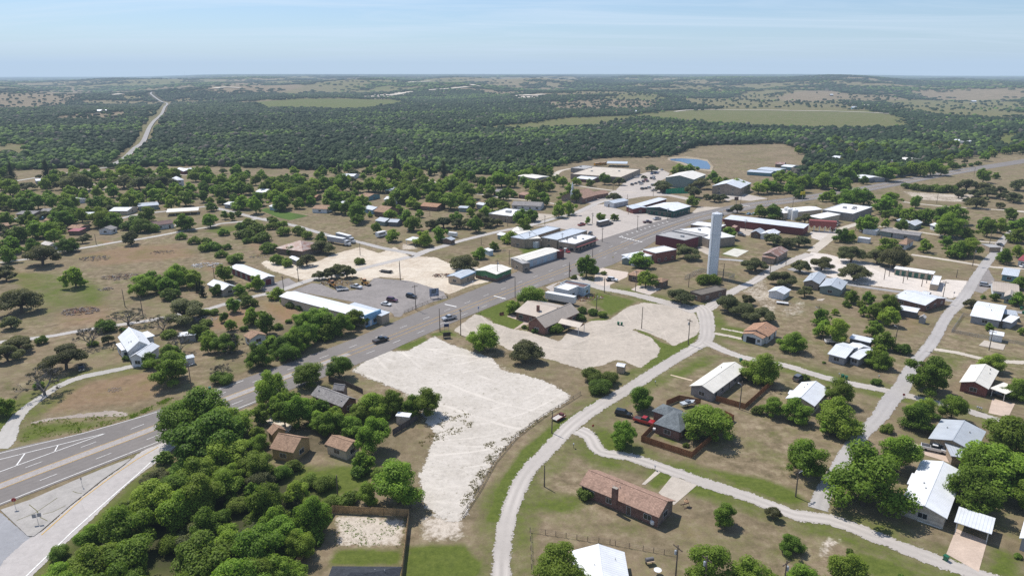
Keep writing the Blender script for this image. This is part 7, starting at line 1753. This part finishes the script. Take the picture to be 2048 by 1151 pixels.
# shrubs against the wall of the long building and little weeds on the lots: uncountable
def tufts(name, spec, n, s, mat, seed=1):
    rng = np.random.default_rng(seed); poly = np.array(xy(spec)); a, b = poly.min(0), poly.max(0)
    p = rng.uniform(a, b, (n * 4, 2)); sd = poly_sd(p, poly); p = p[sd > 0][:n]
    nz = np.sin(p[:, 0] * .7 + 3) * np.sin(p[:, 1] * .9) + rng.normal(size=len(p)) * .5; p = p[nz > .1]
    V_, F_ = [], []
    for i in range(5):
        th = rng.uniform(0, 6.28, len(p)); w = s * rng.uniform(.4, 1.2, len(p)); h = s * rng.uniform(.3, .9, len(p))
        ox, oy = rng.normal(size=(2, len(p))) * s * .6
        d = np.stack([np.cos(th), np.sin(th), np.zeros(len(p))], 1); c = np.stack([p[:, 0] + ox, p[:, 1] + oy, np.full(len(p), .02)], 1)
        tip = c + np.stack([ox * .3, oy * .3, h], 1)
        V_.append(np.stack([c - d * w[:, None] * .5, c + d * w[:, None] * .5, tip + d * w[:, None] * .3, tip - d * w[:, None] * .3], 1).reshape(-1, 3))
    V_ = np.concatenate(V_); f = np.arange(len(V_)).reshape(-1, 4)
    me = np_mesh(name, V_, f, tint={'tint': rng.uniform(.3, .9, len(V_))})
    tag(obj(name, me, mat), kind='stuff')
DRYL = m_leaf((.13, .11, .055), (.25, .215, .12), (.22, .19, .11)); 
tufts('weeds', 'c3 420,660 620,620 720,720 700,800 500,900 350,980 230,1000 180,960 350,800', 420, .28, DRYL, 3)
tufts('weeds', 'c3 820,960 950,920 1060,900 1300,740 1420,690 1440,700 1130,900 930,1120 800,1151 850,1080', 520, .26, DRYL, 4)
tufts('weeds', 'd3 560,520 650,300 780,100 900,0 960,0 800,250 620,570', 420, .25, DRYL, 5)
tufts('weeds', 'c1 280,600 700,560 1200,520 1260,560 900,690 400,760 200,800', 500, .3, LEAF['s'], 6)
tufts('grass', 'c1 1260,540 1500,430 1690,350 1690,380 1500,470 1280,570', 300, .35, LEAF['s'], 7)
tufts('weeds', 'd2 1300,560 2020,590 1980,880 1310,870', 400, .2, LEAF['s'], 8)
# ------------------------------------------------------------------ the woodland beyond the town and the far hills
def woodland(name, r0, r1, sp, w0, w1, hr, lobes, base, seed, amax=.80):
    rng = np.random.default_rng(seed)
    n = int(1.25 * amax * (r1 * r1 - r0 * r0) / (sp * sp))
    r = np.sqrt(rng.uniform(r0 * r0, r1 * r1, n)); az = rng.uniform(-amax, amax, n)
    x, y = r * np.sin(az), r * np.cos(az)
    P = np.stack([x, y], 1)
    keep = poly_sd(P, np.array(TOWN)) < -2 if r0 < 1500 else np.ones(n, bool)
    dens, thr = wood_density(x, y)
    pr = rng.random(n)
    keep &= (dens > thr) | (pr < .035)
    if r0 < 500:
        for fp in FOOT:
            A_ = np.array(fp)
            if A_[:, 1].mean() > 420:
                c_ = A_.mean(0); s = np.where((np.abs(P - c_) < 30).all(1))[0]
                if len(s): keep[s[(poly_sd(P[s], A_) > -4) | (poly_sd(P[s] + c_ / np.hypot(*c_) * 8, A_) > -3)]] = False
    fld = np.ones(n, bool)
    for poly, g, d in WOOD_FIELDS.values():
        A_ = np.array(poly); lo, hi = A_.min(0) - 40, A_.max(0) + 40
        s = np.where((P > lo).all(1) & (P < hi).all(1))[0]
        if len(s):
            ins = poly_sd(P[s], A_) > rng.normal(size=len(s)) * (3 + .006 * r[s]); fld[s] &= ~ins | (rng.random(len(s)) < d * .45)
    keep &= fld
    for l, w in ROADPTS:
        if np.hypot(*l.mean(0)) > 380:
            s = np.where(keep)[0]; dd = line_d(P[s], l[::3] if len(l) > 9 else l); keep[s[dd < w + 4 + .003 * r[s]]] = False
    x, y, r, az = x[keep], y[keep], r[keep], az[keep]; n = len(x)
    W_ = rng.uniform(w0, w1, n); hgt = hr * W_ * rng.uniform(.6, 1.5, n) if r0 < 1700 else rng.uniform(5.5, 9.0, n) * hr
    z = tz(x, y)
    t1 = vnoise(x, y, 130 if r0 < 1700 else 700, 21, 3); t2 = rng.random(n)
    dark, mid, brt = np.array([.025, .045, .018]), np.array([.055, .088, .028]), np.array([.105, .165, .034])
    k = np.clip((t1 - .46) * 3.2 + (t2 - .5) * .5, 0, 1)[:, None]; front = sstep(620, 470, r)[:, None] * .5
    k = np.clip(k + front * (t2[:, None] > .3), 0, 1)
    col = dark * (1 - k) + mid * k; b = (t2 > .965)[:, None] | ((t1 > .61) & (t2 > .55))[:, None]; col = np.where(b, brt * (.65 + .5 * t2[:, None]), col)
    grey = ((t2 > .45) & (t2 < .49))[:, None]; col = np.where(grey, np.array([.11, .10, .08]), col)
    bv, bf = base
    kf = (bv[bf][:, :, 2].mean(1) > -.45); bf = bf[kf]
    V_, F_, C_ = [], [], []; off = 0
    for L in range(lobes):
        m = np.ones(n, bool) if L == 0 else rng.random(n) < .8
        s = np.where(m)[0]; q = len(s)
        rr = W_[s] / 2 * (1 if lobes == 1 else rng.uniform(.62, .85, q)); a = rng.uniform(0, 6.28, q); o = (0 if lobes == 1 else .28) * W_[s]
        c = np.stack([x[s] + o * np.cos(a), y[s] + o * np.sin(a), z[s] + hgt[s] * (.52 if lobes == 1 else rng.uniform(.4, .62, q))], 1)
        rad = np.stack([rr, rr, hgt[s] * (.5 if lobes == 1 else .4)], 1)
        v = c[:, None] + bv[None] * rad[:, None] * rng.uniform(.68, 1.22, (q, len(bv), 1))
        V_.append(v.reshape(-1, 3)); F_.append((bf[None] + (np.arange(q) * len(bv))[:, None, None]).reshape(-1, 3) + off); off += q * len(bv)
        cc = col[s][:, None] * rng.uniform(.72, 1.3, (q, len(bv), 1)); C_.append(np.concatenate([cc, np.ones((q, len(bv), 1))], 2).reshape(-1, 4))
    me = np_mesh(name, np.concatenate(V_), np.concatenate(F_), False, {'col': np.concatenate(C_)})
    o = obj(name, me, WOODM); tag(o, kind='stuff'); return n
t = NT('woodland_leaves')
ca = t.attr('col', 'Color'); nn = t.noise(t.pos(), .9, 4, .8)
cc = t.mix(ca, t.ramp(nn, [(.28, .6), (.5, 1.), (.72, 1.4)]), 1.0, 'MULTIPLY')
WOODM = t.done(t.bsdf(cc, .75, .12, bump=nn, bs=.9, bd=.8))
woodland('woodland', 425, 900, 3.7, 2.8, 7.6, .85, 2, ICO2, 101)
woodland('woodland', 900, 1700, 5.0, 3.4, 8.6, .75, 1, ICO2, 102)
woodland('woodland', 1700, 3200, 9, 6, 14, .95, 1, ICO1, 103)
woodland('woodland', 3200, 6500, 20, 14, 30, 1.0, 1, ICO1, 104)
woodland('woodland', 6500, 12500, 58, 42, 80, 1.1, 1, ICO1, 105)
woodland('woodland', 12500, 21000, 120, 90, 170, 1.2, 1, ICO1, 106)

# ------------------------------------------------------------------ haze, sky, sun, camera
t = NT('haze_air')
vol = t.n('ShaderNodeVolumeAbsorption'); em = t.n('ShaderNodeEmission'); ad = t.n('ShaderNodeAddShader')
HD = 1 / 12500
vol.inputs['Color'].default_value = (0, 0, 0, 1); vol.inputs['Density'].default_value = HD
em.inputs['Color'].default_value = (.50, .66, .86, 1); em.inputs['Strength'].default_value = HD * .95  # the air glows by itself; emission stands in for scattered sunlight
t.l(vol.outputs[0], ad.inputs[0]); t.l(em.outputs[0], ad.inputs[1]); t.l(ad.outputs[0], t.out.inputs['Volume'])
hz = MB().box(-30000, 30000, -3000, 30000, -400, 520).build('haze', t.m); tag(hz, kind='stuff')

SUN_EL, SUN_AZ = math.radians(58), math.atan2(-.68, .73)
w = bpy.data.worlds.new('World'); SC.world = w; w.use_nodes = True
nt = w.node_tree; nt.nodes.clear()
sky = nt.nodes.new('ShaderNodeTexSky'); sky.sky_type = 'NISHITA'; sky.sun_disc = False
sky.sun_elevation = SUN_EL; sky.sun_rotation = SUN_AZ; sky.air_density = 1.0; sky.dust_density = .25; sky.ozone_density = 2.2; sky.altitude = 300
tc = nt.nodes.new('ShaderNodeTexCoord')
def N(k): return nt.nodes.new(k)
sx = N('ShaderNodeSeparateXYZ'); nt.links.new(tc.outputs['Generated'], sx.inputs[0])
dv = N('ShaderNodeMath'); dv.operation = 'ADD'; nt.links.new(sx.outputs['Z'], dv.inputs[0]); dv.inputs[1].default_value = .06
px_, py_ = N('ShaderNodeMath'), N('ShaderNodeMath')
for q, s in ((px_, 'X'), (py_, 'Y')):
    q.operation = 'DIVIDE'; nt.links.new(sx.outputs[s], q.inputs[0]); nt.links.new(dv.outputs[0], q.inputs[1])
cb = N('ShaderNodeCombineXYZ'); nt.links.new(px_.outputs[0], cb.inputs[0]); nt.links.new(py_.outputs[0], cb.inputs[1])
mp = N('ShaderNodeMapping'); mp.inputs['Scale'].default_value = (.3, 1.1, 1); mp.inputs['Rotation'].default_value = (0, 0, .5); nt.links.new(cb.outputs[0], mp.inputs['Vector'])
nz = N('ShaderNodeTexNoise'); nt.links.new(mp.outputs[0], nz.inputs['Vector'])
for k_, v_ in (('Scale', .8), ('Detail', 7), ('Roughness', .62), ('Distortion', .8)): nz.inputs[k_].default_value = v_
rp = N('ShaderNodeValToRGB'); rp.color_ramp.elements[0].position = .43; rp.color_ramp.elements[1].position = .78
rp.color_ramp.elements[0].color = (0, 0, 0, 1); rp.color_ramp.elements[1].color = (.62, .62, .62, 1); nt.links.new(nz.outputs['Fac'], rp.inputs['Fac'])
mx = N('ShaderNodeMix'); mx.data_type = 'RGBA'; nt.links.new(rp.outputs['Color'], mx.inputs[0]); tn = N('ShaderNodeMix'); tn.data_type = 'RGBA'; tn.blend_type = 'MULTIPLY'; tn.inputs[0].default_value = 1.0; tn.inputs[7].default_value = (.80, .90, 1.06, 1); nt.links.new(sky.outputs[0], tn.inputs[6]); nt.links.new(tn.outputs[2], mx.inputs[6]); mx.inputs[7].default_value = (7.6, 8.4, 9.4, 1)
bg = N('ShaderNodeBackground'); bg.inputs['Strength'].default_value = .115; nt.links.new(mx.outputs[2], bg.inputs['Color'])
ow = N('ShaderNodeOutputWorld'); nt.links.new(bg.outputs[0], ow.inputs['Surface'])

sl = bpy.data.lights.new('sun', 'SUN'); sl.energy = 5.0; sl.angle = math.radians(.53); sl.color = (1, .955, .89)
so = bpy.data.objects.new('sun', sl); COL.objects.link(so)
ld = Vector((.68 * math.cos(SUN_EL), -.73 * math.cos(SUN_EL), -math.sin(SUN_EL)))
so.rotation_euler = ld.to_track_quat('-Z', 'Y').to_euler(); so.location = (0, 0, 400)

cam = bpy.data.cameras.new('camera'); co = bpy.data.objects.new('camera', cam); COL.objects.link(co)
cam.sensor_width = 36.0; cam.lens = 36.0 * F / 2048.0; cam.clip_start = .5; cam.clip_end = 90000
co.location = (0, 0, CAMH); co.rotation_euler = (math.pi / 2 - PITCH, 0, 0)
SC.camera = co
SC.view_settings.view_transform = 'Standard'; SC.view_settings.look = 'None'; SC.view_settings.exposure = 0; SC.view_settings.gamma = 1
cy = SC.cycles
cy.max_bounces = 5; cy.diffuse_bounces = 2; cy.glossy_bounces = 2; cy.transparent_max_bounces = 12; cy.transmission_bounces = 2; cy.volume_bounces = 0
cy.use_denoising = False
cy.sample_clamp_indirect = 6
